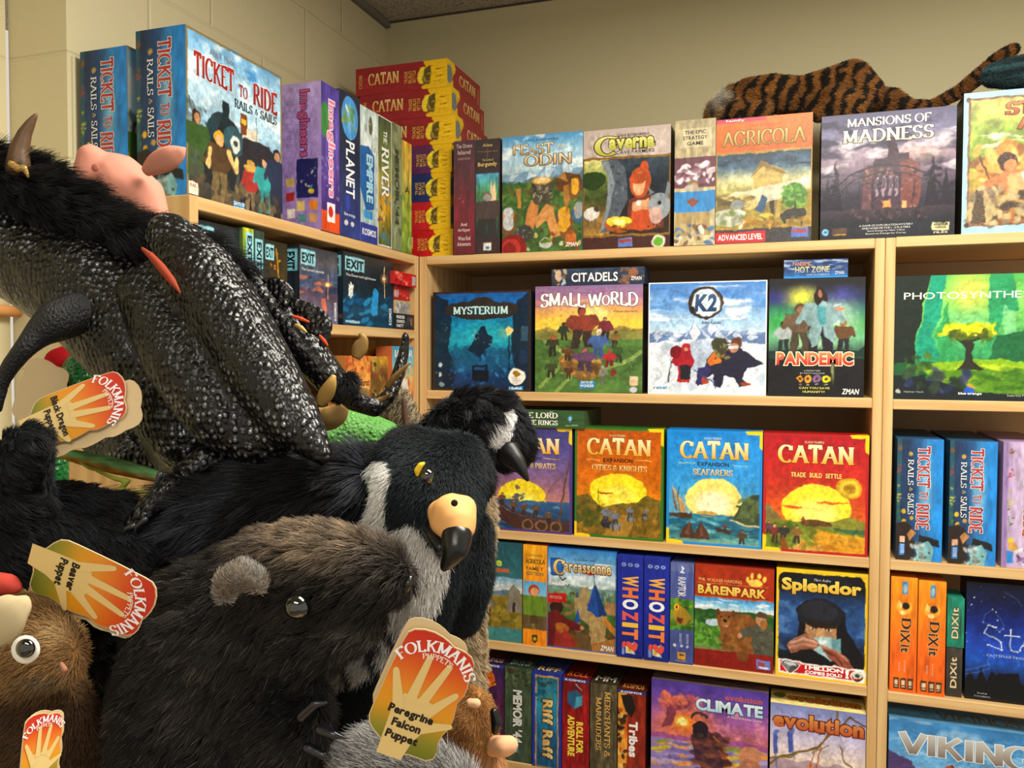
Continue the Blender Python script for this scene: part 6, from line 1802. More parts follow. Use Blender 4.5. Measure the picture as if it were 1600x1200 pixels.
def const(c):
    c = np.array(hx(c))
    return lambda P, q: np.tile(c, (len(P), 1))


def nz(P, scale, seed):
    """smooth noise 0..1 at world points"""
    rng = np.random.default_rng(seed)
    out = np.zeros(len(P))
    for k, w in ((1, .6), (2.3, .4)):
        for _ in range(4):
            d = rng.normal(0, 1, 3) * scale * k
            out += w * np.sin(P @ d + rng.random() * 6.28) / 4
    return np.clip(.5 + out * .9, 0, 1)


def pmix(a, b, t): return a + (b - a) * t[:, None]


def inpoly(q, pts):
    ins = np.zeros(len(q), bool)
    for i in range(len(pts)):
        (x0, y0), (x1, y1) = pts[i - 1], pts[i]
        if y0 == y1: continue
        ins ^= ((y0 > q[:, 1]) != (y1 > q[:, 1])) & (q[:, 0] < (x1 - x0) * (q[:, 1] - y0) / (y1 - y0) + x0)
    return ins


def scaly(name, base, tip, scale, rough=.25, spec=.7, stretch=(1, 1, 1), strength=.9):
    m, t, b = newmat(name, rough, spec)
    tc = t.nodes.new('ShaderNodeTexCoord')
    mp = t.nodes.new('ShaderNodeMapping')
    mp.inputs['Scale'].default_value = stretch
    t.links.new(tc.outputs['Object'], mp.inputs['Vector'])
    v = t.nodes.new('ShaderNodeTexVoronoi')
    v.feature = 'F1'
    v.inputs['Scale'].default_value = scale
    v.inputs['Randomness'].default_value = .55
    t.links.new(mp.outputs[0], v.inputs['Vector'])
    n = t.nodes.new('ShaderNodeTexNoise')
    n.inputs['Scale'].default_value = 10
    n.inputs['Detail'].default_value = 2
    t.links.new(tc.outputs['Object'], n.inputs['Vector'])
    r = t.nodes.new('ShaderNodeValToRGB')            # scale domes
    r.color_ramp.elements[0].position = 0
    r.color_ramp.elements[0].color = (1, 1, 1, 1)
    r.color_ramp.elements[1].position = .62
    r.color_ramp.elements[1].color = (0, 0, 0, 1)
    t.links.new(v.outputs['Distance'], r.inputs['Fac'])
    foil = t.nodes.new('ShaderNodeValToRGB')         # foil print on the scales; its noise patches stand in for light glints
    foil.color_ramp.elements[0].position = .51
    foil.color_ramp.elements[0].color = (0, 0, 0, 1)
    foil.color_ramp.elements[1].position = .64
    foil.color_ramp.elements[1].color = (1, 1, 1, 1)
    t.links.new(n.outputs['Fac'], foil.inputs['Fac'])
    dome = t.nodes.new('ShaderNodeValToRGB')
    dome.color_ramp.elements[0].position = .45
    dome.color_ramp.elements[0].color = (0, 0, 0, 1)
    dome.color_ramp.elements[1].position = .58
    dome.color_ramp.elements[1].color = (1, 1, 1, 1)
    t.links.new(r.outputs[0], dome.inputs['Fac'])
    mul = t.nodes.new('ShaderNodeMath')
    mul.operation = 'MULTIPLY'
    t.links.new(foil.outputs[0], mul.inputs[0])
    t.links.new(dome.outputs[0], mul.inputs[1])
    mx = t.nodes.new('ShaderNodeMixRGB')
    mx.inputs['Color1'].default_value = L4(base)
    mx.inputs['Color2'].default_value = L4(tip)
    t.links.new(mul.outputs[0], mx.inputs['Fac'])
    t.links.new(mx.outputs[0], b.inputs['Base Color'])
    bp = bumped(t, b, r.outputs[0], strength, .0025)
    wn = t.nodes.new('ShaderNodeTexNoise')           # creases of the cloth under the scales
    wn.inputs['Scale'].default_value = 28
    wn.inputs['Detail'].default_value = 4
    wn.inputs['Distortion'].default_value = 1.2
    t.links.new(tc.outputs['Object'], wn.inputs['Vector'])
    b2 = t.nodes.new('ShaderNodeBump')
    b2.inputs['Strength'].default_value = .55
    b2.inputs['Distance'].default_value = .012
    t.links.new(wn.outputs['Fac'], b2.inputs['Height'])
    t.links.new(b2.outputs[0], bp.inputs['Normal'])
    return m, mul, b, t


DRAG, _m, _b, _t = scaly('black_scaled_leatherette', '08080A', '8A8E9A', 160, .31, .45, (1, 1, .8), .75)
_mm = _t.nodes.new('ShaderNodeMath')
_mm.operation = 'MULTIPLY'
_mm.inputs[1].default_value = .85
_t.links.new(_m.outputs[0], _mm.inputs[0])
_t.links.new(_mm.outputs[0], _b.inputs['Metallic'])
GREEN = scaly('green_scaled_plush', '4E8A3A', 'B8E08A', 190, .55, .3, (1, 1, 1), .7)[0]
SEQ, _m, _b, _t = scaly('green_sequins', '1E7A3A', '8AE8A0', 150, .22, .8)
SMOOTHB, _t, _b = newmat('black_wrinkled_fabric', .5, .4)
_b.inputs['Base Color'].default_value = L4('0E0F13')
_n = _t.nodes.new('ShaderNodeTexNoise')
_n.inputs['Scale'].default_value = 35
_n.inputs['Detail'].default_value = 6
bumped(_t, _b, _n.outputs['Fac'], .7, .006)
SUEDE_PINK = plain('D8927E', .85, .15)
GOLD = plain('B8924A', .5, .4, .15)
GOLDD = plain('8A6A34', .55, .4, .1)
EYE = plain('08080A', .05, .8, 0, 1.0)


def ballmesh(name, c, r, mat, axis=None, flatten=1.0, sub=3):
    v, f = ico(sub)
    v = v.copy()
    if axis is not None:
        a = np.array(axis, float)
        a /= np.linalg.norm(a)
        v = v - np.outer(v @ a, a) * (1 - flatten)
    return mesh_obj(name, v * r + np.array(c), f, mat, smooth=True)


def leaf(name, pts, width, thick, mat, side=None):
    """a pointed flap of sewn cloth: spine points in the world, half widths along it"""
    P0 = np.array([np.array(p) for p in pts])
    w0 = np.array(width if isinstance(width, (list, tuple)) else [width] * len(P0))
    t0 = np.arange(len(P0))
    t = np.linspace(0, len(P0) - 1, 4 * (len(P0) - 1) + 1)
    def cub(v):
        out = []
        for x in t:
            i = min(int(x), len(v) - 2)
            f = x - i
            a, b, c, d = v[max(i - 1, 0)], v[i], v[i + 1], v[min(i + 2, len(v) - 1)]
            out.append(.5 * (2 * b + (c - a) * f + (2 * a - 5 * b + 4 * c - d) * f * f + (3 * b - a - 3 * c + d) * f ** 3))
        return np.array(out)
    P, w = cub(P0), np.clip(cub(w0), .0004, 1)
    V, F = [], []
    n, K = len(P), 10
    for i, p in enumerate(P):
        d = P[min(i + 1, n - 1)] - P[max(i - 1, 0)]
        d /= np.linalg.norm(d) + 1e-9
        vd = CAMN - p if side is None else np.array(side)
        s = np.cross(d, vd)
        s /= np.linalg.norm(s) + 1e-9
        z = np.cross(s, d)
        th = min(thick, w[i] * .8)
        for k in range(K):
            a = 2 * PI * k / K
            V.append(p + s * w[i] * math.cos(a) + z * th * math.sin(a))
    for i in range(n - 1):
        for k in range(K): F.append((K * i + k, K * i + (k + 1) % K, K * i + K + (k + 1) % K, K * i + K + k))
    F += [tuple(reversed(range(K))), tuple(K * (n - 1) + k for k in range(K))]
    return mesh_obj(name, V, F, mat, smooth=True)


# ------------------------------------------------------------------ hang tags
CARD_BACK = plain('D8BE90', .6)
_TPX = [(650, 981), (665, 982), (680, 987), (693, 995), (702, 1003), (710, 1012), (719, 1016), (728, 1021), (736, 1029), (740, 1040), (737, 1053), (731, 1065), (729, 1078), (724, 1090), (713, 1101), (710, 1115), (707, 1127), (701, 1141), (690, 1152), (683, 1165), (681, 1180), (675, 1190), (664, 1192), (652, 1187), (638, 1181), (625, 1179), (612, 1175), (603, 1163), (594, 1150), (585, 1138), (579, 1126), (579, 1113), (585, 1098), (593, 1080), (602, 1060), (613, 1036), (625, 1012), (633, 996), (640, 985)]
_UP = (.38, -.925)
_RT = (.925, .38)


def _can(p): return ((p[0] - 655) * _RT[0] + (p[1] - 1090) * _RT[1]) / 100, ((p[0] - 655) * _UP[0] + (p[1] - 1090) * _UP[1]) / 100


TAG2 = [_can(p) for p in _TPX]


def hang_tag(label, c, up, d, k, lines, tilt=(0, 0), squeeze=1.0, back=None, text=True):
    """c: pixel of the card's middle, up: its long axis on the picture, k: pixels per 100 px of the card measured, d: distance"""
    o = np.array(PX(c[0], c[1], d=d))
    s = d / FPX * k * 100 / 100
    ux, uy = up
    ln = math.hypot(ux, uy)
    ux, uy = ux / ln, uy / ln
    R, U, Fv = AX
    e_u = R * ux - U * uy + Fv * tilt[1]
    e_r = (R * (-uy) - U * ux) * squeeze + Fv * tilt[0]
    nrm = np.cross(e_r / np.linalg.norm(e_r), e_u / np.linalg.norm(e_u))
    def W(p, h=0.0): return o + (e_r * p[0] + e_u * p[1]) * 100 * d / FPX * k + nrm * h
    rings = [1, .88, .7, .5, .3, .12]
    n = len(TAG2)
    V, Kc = [], []
    stops = [(-1.0, '5E6A1E'), (-.62, '8A8428'), (-.25, 'D8961E'), (.1, 'E08A24'), (.45, 'D8601E'), (.75, 'CC3A1C'), (1.1, 'C02A1C')]
    xs = np.array([a for a, _ in stops])
    cs = hexes(*[b for _, b in stops])
    cx = np.mean(TAG2, 0)
    for q in rings:
        for p in TAG2:
            pp = cx + (np.array(p) - cx) * q
            V.append(W(pp, .0004))
            g = pp[1] + .25 * pp[0] * 0
            Kc.append([np.interp(g, xs, cs[:, i]) for i in range(3)])
    F = [(a * n + i, (a + 1) * n + i, (a + 1) * n + (i + 1) % n, a * n + (i + 1) % n) for a in range(len(rings) - 1) for i in range(n)]
    V.append(W(cx, .0004))
    Kc.append([np.interp(cx[1], xs, cs[:, i]) for i in range(3)])
    F += [((len(rings) - 1) * n + i, len(V) - 1, (len(rings) - 1) * n + (i + 1) % n) for i in range(n)]
    F = [f[::-1] for f in F]
    # card with thickness: rim and back
    big = [cx + (np.array(p) - cx) * 1.02 for p in TAG2]
    CV = [W(p, .00025) for p in big] + [W(p, -.0006) for p in big]
    CF = [tuple(range(n)), tuple(reversed(range(n, 2 * n)))] + [(i, n + i, n + (i + 1) % n, (i + 1) % n) for i in range(n)]
    CF = [f[::-1] for f in CF]
    card = mesh_obj('hang_tag', CV, CF, CARD_BACK)
    tag(card, label, 'hang tag', 'puppet hang tags')
    mesh_obj('tag_print', V, F, GLOSSY, card, col=np.array(Kc))
    # the printed hand
    HV, HF, HC = [], [], []
    hc = hx('DDC07E')
    def poly(pts, h):
        b = len(HV)
        HV.extend(W(p, h) for p in pts)
        HF.append(tuple(range(b, b + len(pts)))[::-1])
        HC.extend([hc] * len(pts))
    poly([(-.3, -1.04), (.1, -1.04), (.16, -.72), (.3, -.42), (.22, -.02), (-.24, .0), (-.34, -.3), (-.32, -.72)], .0006)
    for j, (a, b, w0, w1) in enumerate((((.2, -.45), (.62, -.28), .1, .045), ((.2, -.2), (.52, .22), .09, .05), ((.06, -.1), (.26, .62), .085, .05), ((-.12, -.1), (-.08, .66), .085, .05), ((-.22, -.3), (-.5, .3), .1, .05))):
        a, b = np.array(a), np.array(b)
        t = (b - a) / np.linalg.norm(b - a)
        m = np.array((-t[1], t[0]))
        poly([a + m * w0, a - m * w0, b - m * w1, b - m * w1 * .6 + t * w1 * .8, b + t * w1, b + m * w1 * .6 + t * w1 * .8, b + m * w1], .00064 + j * 4e-5)
    mesh_obj('hand_print', HV, HF, GLOSSY, card, col=np.array(HC))
    TV, TF, TC = [], [], []
    def word(txt, fn, size, col, style, h):
        pcs = layout(txt, style, .2 if style in 'sS' else 'b')(0)
        if style not in 'sS': pcs = layout(txt, 'f', style)(0)
        A = np.concatenate([p[0] for p in pcs])
        x0, x1 = A[:, 0].min(), A[:, 0].max()
        for i, (v, f) in enumerate(pcs):
            b = len(TV)
            for x, y in v: TV.append(W(fn((x - (x0 + x1) / 2) * size, y * size), h + (i % 30) * 3e-6))
            TF.extend(tuple(b + j for j in g)[::-1] for g in f)
            TC.extend([hx(col)] * len(v))
    def on_arc(R0, cy):
        def f(x, y):
            a = x / R0
            return ((R0 + y) * math.sin(a) + .04, cy + (R0 + y) * math.cos(a))
        return f
    if text:
        word('FOLKMANIS', on_arc(.62, .16), .175, 'F4F0F4', 's', .0009)
        word('PUPPETS', on_arc(.50, .16), .085, 'F4E0D0', 's', .0009)
        mesh_obj('tag_lettering', TV, [f[::-1] for f in TF], GLOSSY, card, col=np.array(TC))
        TV, TF, TC = [], [], []
        for i, tx in enumerate(lines):
            word(tx, (lambda yy: lambda x, y: (x - .02, yy + y))(-.34 - .2 * i), .12, '1E1A14', 'x', .0009)
        if lines: mesh_obj('name_lettering', TV, [f[::-1] for f in TF], GLOSSY, card, col=np.array(TC))
    if back:
        bx, by, sc = back
        q = [cx + (np.array(p) - cx) * sc + (bx, by) for p in TAG2]
        bV = [W(p, -.004) for p in q] + [W(p, -.0046) for p in q]
        mesh_obj('back_leaf', bV, CF, CARD_BACK, card)
    return card

# ------------------------------------------------------------------ the table the puppets are heaped on
tp = thing('display_table', (.55, -1.38, 0), 'wooden display table underneath the heap of puppets', 'table')
kid(bevel_box('table_top', (.12, -1.82, .70), (.98, -.98, .73), WOOD, None, .003), tp)
for x in (.15, .90):
    for y in (-1.79, -1.06): kid(bevel_box('leg', (x, y, 0), (x + .05, y + .05, .6995), WOOD, None, .003), tp)


def down(px, py, d, r, z=.74, r1=None):
    """the unseen lower end of a puppet, sagging to the table top"""
    a = np.array(PX(px, py, d=d))
    q = r * d / FPX
    r1 = r1 or q
    return balls([(a, q), (np.array([a[0], a[1], z + r1]), r1)])


# ------------------------------------------------------------------ black dragon puppet
BK = '0E0F14'
dr = thing('dragon_puppet', PX(300, 700, d=.85), 'large black scaled dragon puppet with a shaggy mane, lying across the top of the heap')
body = blob('body', [chain([(-230, 420, .93, 28), (-190, 395, .93, 48), (-140, 350, .93, 66), (-60, 340, .93, 88), (60, 405, .91, 85), (150, 450, .89, 100), (230, 515, .88, 112), (280, 600, .87, 100), (310, 670, .86, 78)]), chain([(60, 420, .9, 55), (120, 470, .87, 50)]), chain([(150, 690, .93, 26), (215, 704, .92, 44), (280, 722, .92, 34), (275, 660, .87, 60), (350, 700, .86, 44), (400, 716, .86, 26)])], DRAG, .006, 10)
wing = blob('wing', [chain([(265, 370, .84, 40), (315, 430, .82, 58), (365, 510, .80, 62), (415, 590, .78, 56), (462, 660, .765, 44), (505, 712, .75, 18)]), chain([(230, 460, .83, 50), (290, 560, .81, 66), (350, 640, .8, 66), (400, 700, .79, 34)]), chain([(262, 440, .835, 46), (320, 520, .825, 58), (375, 610, .81, 60), (430, 685, .785, 34)])], DRAG, .005, 8)
ridge = blob('wing_ridge', [chain([(300, 370, .86, 22), (370, 425, .86, 27), (430, 490, .855, 30), (480, 550, .85, 32), (515, 592, .85, 28), (535, 612, .85, 20)]), chain([(335, 445, .84, 12), (400, 525, .83, 14), (450, 610, .82, 14), (480, 680, .81, 10)])], DRAG, .004, 4)
for o in (body, wing, ridge): kid(o, dr)
arm = blob('arm', [chain([(120, 490, .82, 35), (92, 500, .81, 35), (62, 520, .80, 23), (38, 545, .79, 17), (18, 570, .79, 15), (2, 596, .79, 13), (-6, 640, .79, 11)])], SMOOTHB, .004, 6)
foot = blob('foot', [chain([(322, 722, .80, 28), (290, 742, .79, 22), (255, 772, .77, 21), (228, 798, .76, 19), (205, 818, .755, 12)])], DRAG, .003, 4)
for o in (arm, foot): kid(o, dr)
for a in (((208, 822), (196, 826), (192, 836)), ((226, 812), (214, 822), (210, 832)), ((250, 742), (246, 752), (244, 758))):
    kid(blob('claw', [chain([(x, y, .745, r) for (x, y), r in zip(a, (6, 4, 1.6))])], plain('2A2C32', .15, .7), .0012, 2), dr)
skin = blob('mane_backing', [chain([(-60, 275, .89, 44), (20, 292, .89, 42), (80, 312, .88, 36), (140, 345, .875, 34), (210, 374, .86, 28), (280, 388, .85, 20), (340, 398, .845, 12), (380, 412, .84, 6)])], plain('08080A', .9, .1), .006, 6)
mane = fur(skin, 1000000, .034, lambda P, q: pmix(np.tile(hexes('060608'), (len(P), 1)), np.tile(hexes('191A21'), (len(P), 1)), nz(P, 60, 3)), lambda P, q: np.tile(np.array(AX[0] * .9 - AX[1] * .4), (len(P), 1)), .42, .00035, .35, 3, clump=.35)
kid(skin, dr)
mane.name = 'mane'
sub(furkid(mane, dr), skin, 'shaggy black mane')
tipskin = blob('wing_tip', [chain([(528, 605, .85, 18), (541, 600, .85, 16)])], plain('08080A', .9, .1), .003, 3)
tf = fur(tipskin, 1500000, .010, const('0A0A0D'), (0, 0, -1), .8, .0003, .3, 4)
kid(tipskin, dr)
tf.name = 'wing_tip_fur'
sub(furkid(tf, dr), tipskin)
horn = blob('horn', [chain([(28, 262, .86, 19), (30, 235, .86, 15), (38, 210, .86, 11), (48, 192, .86, 7.5), (56, 180, .86, 4)])], plain('5A4028', .5, .4), .002, 3)
kid(horn, dr)
horn['label'] = 'brown horn'
collar = kid(blob('horn_collar', [chain([(18, 256, .85, 6), (28, 264, .848, 6), (38, 262, .85, 5), (44, 276, .85, 3)])], GOLD, .0015, 2), dr)
sub(collar, horn, 'gold collar')
kid(blob('wing_lining', [chain([(222, 388, .79, 3), (236, 400, .782, 6), (252, 418, .778, 7.5), (268, 438, .772, 6.5), (282, 458, .765, 2)])], plain('94402C', .9, .1), .0014, 3), dr)
W_ = lambda x, y, d: np.array(PX(x, y, d=d))
for nm, pts, w, m in (('wing_flap', [(402, 446, .85), (425, 452, .845), (446, 462, .84), (444, 486, .84)], [.006, .013, .010, .001], DRAG), ('wing_flap', [(455, 470, .84), (480, 490, .835), (500, 508, .83), (509, 522, .83)], [.004, .012, .013, .007], DRAG), ('wing_flap', [(505, 505, .83), (508, 525, .83), (503, 542, .83)], [.004, .006, .003], DRAG)):
    kid(leaf(nm, [W_(*p) for p in pts], w, .0016, m), dr)
for pts in ([(458, 494, .828), (470, 498, .825), (483, 503, .825)], [(500, 525, .822), (506, 532, .822), (512, 540, .822)]):
    kid(blob('flap_lining', [chain([(x, y, d, r) for (x, y, d), r in zip(pts, (2.5, 3.5, 1.8))])], plain('D84A24', .7, .2), .001, 2), dr)
kid(blob('claw', [chain([(462, 508, .825, 3), (470, 512, .822, 4.5), (479, 519, .82, 2)])], GOLD, .001, 2), dr)
for pts, w, m in (([(499, 632, .80), (508, 618, .795), (516, 602, .79), (522, 586, .79)], [.004, .0075, .006, .002], GOLD), ([(398, 690, .79), (390, 672, .785), (384, 655, .78), (385, 641, .78)], [.008, .010, .006, .001], plain('C8B878', .5, .4)), ([(556, 560, .95), (562, 545, .95), (567, 530, .95), (562, 521, .95)], [.005, .009, .006, .002], GOLDD)):
    kid(leaf('claw', [W_(*p) for p in pts], w, .003, m), dr)
tail = blob('tail', [chain([(535, 612, .90, 16), (552, 626, .92, 17), (586, 638, .93, 15), (610, 617, .94, 12), (622, 585, .95, 11), (630, 555, .96, 9.5), (634, 525, .96, 7)])], DRAG, .003, 4)
kid(tail, dr)
for pts in ([(575, 618, .925), (555, 612, .925), (540, 602, .925)], [(583, 628, .925), (600, 622, .925), (612, 614, .92)], [(604, 606, .925), (616, 588, .92), (638, 568, .92)], [(610, 600, .925), (628, 578, .92), (643, 566, .92)]):
    kid(leaf('tail_barb', [W_(*p) for p in pts], [.009, .007, .001] if pts[0][0] < 590 and pts[0][1] < 625 else [.003, .0025, .0008], .001, GOLDD), dr)

# ------------------------------------------------------------------ pink pig puppet
pg = thing('pig_puppet', PX(190, 330, d=1.08), 'pink suede pig puppet with one ear up, behind the dragon mane')
hd = blob('head', [chain([(140, 258, 1.08, 22), (152, 270, 1.08, 36), (185, 285, 1.08, 46), (218, 308, 1.08, 40), (238, 335, 1.08, 26)]), chain([(142, 246, 1.06, 22), (136, 270, 1.06, 21)])], SUEDE_PINK, .004, 8)
kid(hd, pg)
kid(leaf('ear', [W_(228, 268, 1.05), W_(245, 256, 1.04), W_(265, 246, 1.035), (W_(280, 238, 1.035)), W_(290, 231, 1.035)], [.007, .0135, .0145, .0095, .001], .005, SUEDE_PINK), pg)
sub(kid(ballmesh('nostril', W_(149, 262, 1.03), .005, plain('B8705E', .9, .1), AX[2], .3), pg), hd)

# ------------------------------------------------------------------ green dragon puppet
gd = thing('dragon_puppet', PX(520, 720, d=1.02), 'green scaled dragon puppet showing its back between the black dragon and the goose')
gb = blob('body', [chain([(380, 690, 1.0, 26), (430, 705, 1.0, 45), (500, 690, 1.02, 56), (550, 680, 1.03, 46), (600, 690, 1.03, 36), (640, 698, 1.03, 14)]), down(500, 700, 1.05, 50)], GREEN, .006, 8)
kid(gb, gd)
kid(leaf('spike', [W_(492, 652, .955), W_(508, 655, .95), W_(525, 648, .95), W_(536, 634, .95), W_(539, 628, .95)], [.012, .014, .013, .008, .002], .006, plain('9A7A44', .6, .3)), gd)
kid(leaf('spike', [W_(388, 712, .96), W_(394, 702, .96), W_(406, 698, .96), W_(420, 700, .96)], [.005, .007, .006, .002], .004, plain('8A6A44', .6, .3)), gd)

# ------------------------------------------------------------------ hedgehog behind the green dragon
hg = thing('hedgehog_puppet', PX(612, 680, d=1.2), 'grizzled tan hedgehog puppet with a brown leather ear, behind the green dragon')
hs = blob('body', [chain([(606, 655, 1.2, 22), (618, 636, 1.2, 18), (622, 670, 1.2, 26)]), down(622, 670, 1.2, 26)], plain('4A3E30', .9, .1), .004, 5)
hf = fur(hs, 700000, .02, lambda P, q: np.where((RNG.random(len(P)) < .55)[:, None], hexes('B8A888'), hexes('3A3026')), lambda P, q: np.tile(AX[0] * .5 + AX[1] * .8, (len(P), 1)), .6, .0005, .3, 6)
kid(hs, hg)
furkid(hf, hg)
kid(blob('ear', [chain([(631, 624, 1.14, 4.5), (632, 645, 1.14, 5.5), (634, 668, 1.14, 5)])], plain('4A322A', .6, .3), .002, 3), hg)

# ------------------------------------------------------------------ goose puppet
gs = thing('goose_puppet', PX(745, 880, d=.96), 'black headed goose puppet with a white cheek patch, beak pointing down at the shelf')
gk = blob('body', [chain([(792, 690, .92, 42), (765, 668, .92, 58), (735, 664, .93, 54), (695, 690, .95, 46), (660, 740, .97, 52), (650, 800, .97, 70), (690, 850, .97, 70)]), chain([(735, 800, .98, 34), (742, 850, .98, 28)]), down(690, 850, .99, 66)], PLUSH, .006, 8)
CHEEK = [(755, 682), (774, 660), (796, 637), (806, 650), (802, 672), (792, 692), (776, 702), (763, 697)]


def goosecol(P, q):
    c = np.tile(hexes('0B0C10'), (len(P), 1))
    m = nz(P, 70, 2)
    c = pmix(c, np.tile(hexes('20222A'), (len(P), 1)), m * .8)
    b = q[:, 1] > 765
    tan = pmix(np.tile(hexes('8A7458'), (len(P), 1)), np.tile(hexes('CDBB98'), (len(P), 1)), nz(P, 160, 5))
    c[b] = tan[b]
    k = inpoly(q, CHEEK)
    c[k] = hx('E2E0E0')
    return c


paint(gk, goosecol)
gf = fur(gk, 900000, .014, goosecol, lambda P, q: np.tile(AX[0] * .6 - AX[1] * .7, (len(P), 1)), .5, .0004, .45, 8, lambda P, q: np.where(inpoly(q, [(752, 688), (798, 632), (814, 655), (800, 695), (776, 706)]), .3, 1), clump=.3)
gbk = blob('beak', [chain([(796, 704, .892, 17), (806, 718, .885, 14.5), (816, 735, .88, 9.5), (825, 752, .878, 4)]), chain([(786, 712, .892, 12), (806, 728, .885, 9)])], plain('121214', .45, .4), .003, 5)
for o in (gk, gbk): kid(o, gs)
furkid(gf, gs)
kid(blob('eye', [chain([(757, 694, .885, 5)])], EYE, .0012, 1), gs)

# ------------------------------------------------------------------ falcon puppet
fa = thing('falcon_puppet', PX(620, 1150, d=.78), 'dark falcon puppet with a peach and black hooked beak, in front of the goose')
fk = blob('body', [chain([(648, 735, .79, 66), (690, 752, .775, 74), (672, 778, .765, 84), (655, 830, .775, 80), (632, 900, .79, 94), (604, 1000, .80, 88), (572, 1080, .84, 84)]), down(560, 1080, .85, 72),
                   chain([(628, 700, .80, 30), (650, 690, .80, 22)]), chain([(715, 715, .785, 40), (735, 750, .785, 38)]), chain([(735, 830, .81, 34), (728, 900, .81, 42), (718, 960, .82, 34)]), chain([(470, 1030, .80, 30), (540, 1010, .81, 50)]), chain([(560, 722, .80, 26), (600, 735, .80, 40)])], PLUSH, .0045, 6)
NAPE = [(566, 770), (570, 745), (580, 728), (596, 718), (610, 722), (617, 740), (606, 780), (604, 812), (612, 830), (640, 815), (655, 822), (672, 850), (700, 880), (690, 920), (664, 980), (640, 1010), (560, 1060), (470, 1080), (440, 1010), (560, 860), (575, 820)]


def falcol(P, q):
    c = np.tile(hexes('0C1216'), (len(P), 1))
    c = pmix(c, np.tile(hexes('26343A'), (len(P), 1)), nz(P, 45, 12) * .8)
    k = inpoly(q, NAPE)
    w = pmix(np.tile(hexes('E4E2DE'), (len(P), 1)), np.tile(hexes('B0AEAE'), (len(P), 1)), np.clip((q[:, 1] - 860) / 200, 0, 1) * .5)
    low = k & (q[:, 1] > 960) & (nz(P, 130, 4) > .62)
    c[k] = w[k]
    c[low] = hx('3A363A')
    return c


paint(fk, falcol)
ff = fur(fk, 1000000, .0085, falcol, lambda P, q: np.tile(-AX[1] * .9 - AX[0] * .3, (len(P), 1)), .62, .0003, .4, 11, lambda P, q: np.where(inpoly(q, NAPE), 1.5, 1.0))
kid(fk, fa)
furkid(ff, fa)
cere = blob('beak', [chain([(700, 806, .705, 32), (706, 802, .69, 33), (713, 814, .682, 30), (714, 828, .678, 27)]), chain([(686, 800, .70, 20), (690, 818, .688, 20), (698, 826, .68, 18)]), chain([(724, 794, .69, 22), (728, 812, .683, 18), (730, 828, .68, 14)])], plain('E2A868', .65, .25), .003, 5)
kid(cere, fa)
hook = blob('beak_tip', [chain([(714, 838, .674, 26), (712, 855, .668, 23), (704, 872, .667, 16), (696, 884, .668, 10), (691, 891, .67, 4)])], plain('0E0D0F', .3, .5), .0025, 4)
sub(kid(hook, fa), cere, 'black hooked tip')
cere['label'] = 'peach beak'
kid(blob('lower_beak', [chain([(662, 822, .705, 7), (676, 838, .69, 11), (688, 856, .68, 11)])], plain('121318', .35, .5), .002, 3), fa)
sub(kid(ballmesh('nostril', W_(710, 786, .652), .0028, plain('2A221C', .8, .1), AX[2], .4), fa), cere)
yr = kid(blob('eye_ring', [chain([(652, 742, .699, 3), (652, 735, .699, 5.5), (657, 727, .699, 5), (662, 724, .70, 3)])], plain('D8B81E', .5, .3), .001, 2), fa)
sub(kid(ballmesh('eye', W_(667, 744, .702), .0066, EYE, AX[2], .8), fa), yr)
# the long feathered wing on the left
wg = blob('wing', [chain([(545, 760, .80, 50), (470, 775, .80, 62), (390, 790, .80, 62), (310, 815, .80, 58), (282, 836, .80, 36)]), chain([(520, 752, .81, 38), (420, 772, .815, 36), (340, 792, .82, 30)])], PLUSH, .006, 8)


def wcol(P, q):
    return pmix(np.tile(hexes('0A0B0F'), (len(P), 1)), np.tile(hexes('565A68'), (len(P), 1)), np.clip(nz(P, 55, 21) * 1.3 - .3, 0, 1) ** 1.5)  # grey-blue streaks: the sheen of the black feathers put into their colour


paint(wg, wcol)
wf = fur(wg, 800000, .034, wcol, lambda P, q: np.tile(-AX[0] * .85 - AX[1] * .45, (len(P), 1)), .3, .0004, .3, 12, clump=.3)
kid(wg, fa)
wf.name = 'wing_fur'
sub(furkid(wf, fa), wg)

# ------------------------------------------------------------------ beaver puppet
bv = thing('beaver_puppet', PX(300, 1300, d=.7), 'dark brown beaver puppet with a grizzled head, in front of the falcon')
bk = blob('body', [chain([(420, 920, .705, 92), (480, 900, .69, 84), (545, 893, .675, 68), (592, 900, .668, 50), (620, 908, .665, 30)]), chain([(400, 940, .71, 100), (335, 1000, .72, 130), (325, 1090, .72, 140), (325, 1200, .71, 142), (330, 1330, .71, 145)]), chain([(400, 1050, .70, 92), (435, 1120, .69, 82), (410, 1220, .70, 78)]), down(330, 1330, .72, 150), chain([(470, 1000, .69, 60), (520, 990, .685, 44), (560, 960, .68, 40)])], PLUSH, .006, 8)


def bcol(P, q):
    n = len(P)
    c = pmix(np.tile(hexes('0E0C0B'), (n, 1)), np.tile(hexes('302A26'), (n, 1)), nz(P, 60, 31))
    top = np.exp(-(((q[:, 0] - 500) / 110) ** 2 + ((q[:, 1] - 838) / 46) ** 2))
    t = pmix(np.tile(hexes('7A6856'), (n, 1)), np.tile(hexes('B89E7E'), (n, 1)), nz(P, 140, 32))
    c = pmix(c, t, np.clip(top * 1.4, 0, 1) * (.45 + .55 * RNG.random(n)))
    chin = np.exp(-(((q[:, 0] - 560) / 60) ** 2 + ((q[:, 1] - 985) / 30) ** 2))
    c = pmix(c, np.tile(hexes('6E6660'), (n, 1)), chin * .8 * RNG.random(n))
    sp = RNG.random(n) < .05
    c[sp] = pmix(c[sp], np.tile(hexes('8A8078'), (sp.sum(), 1)), np.full(sp.sum(), .5))
    return c


paint(bk, lambda P, q: bcol(P, q) * .7)


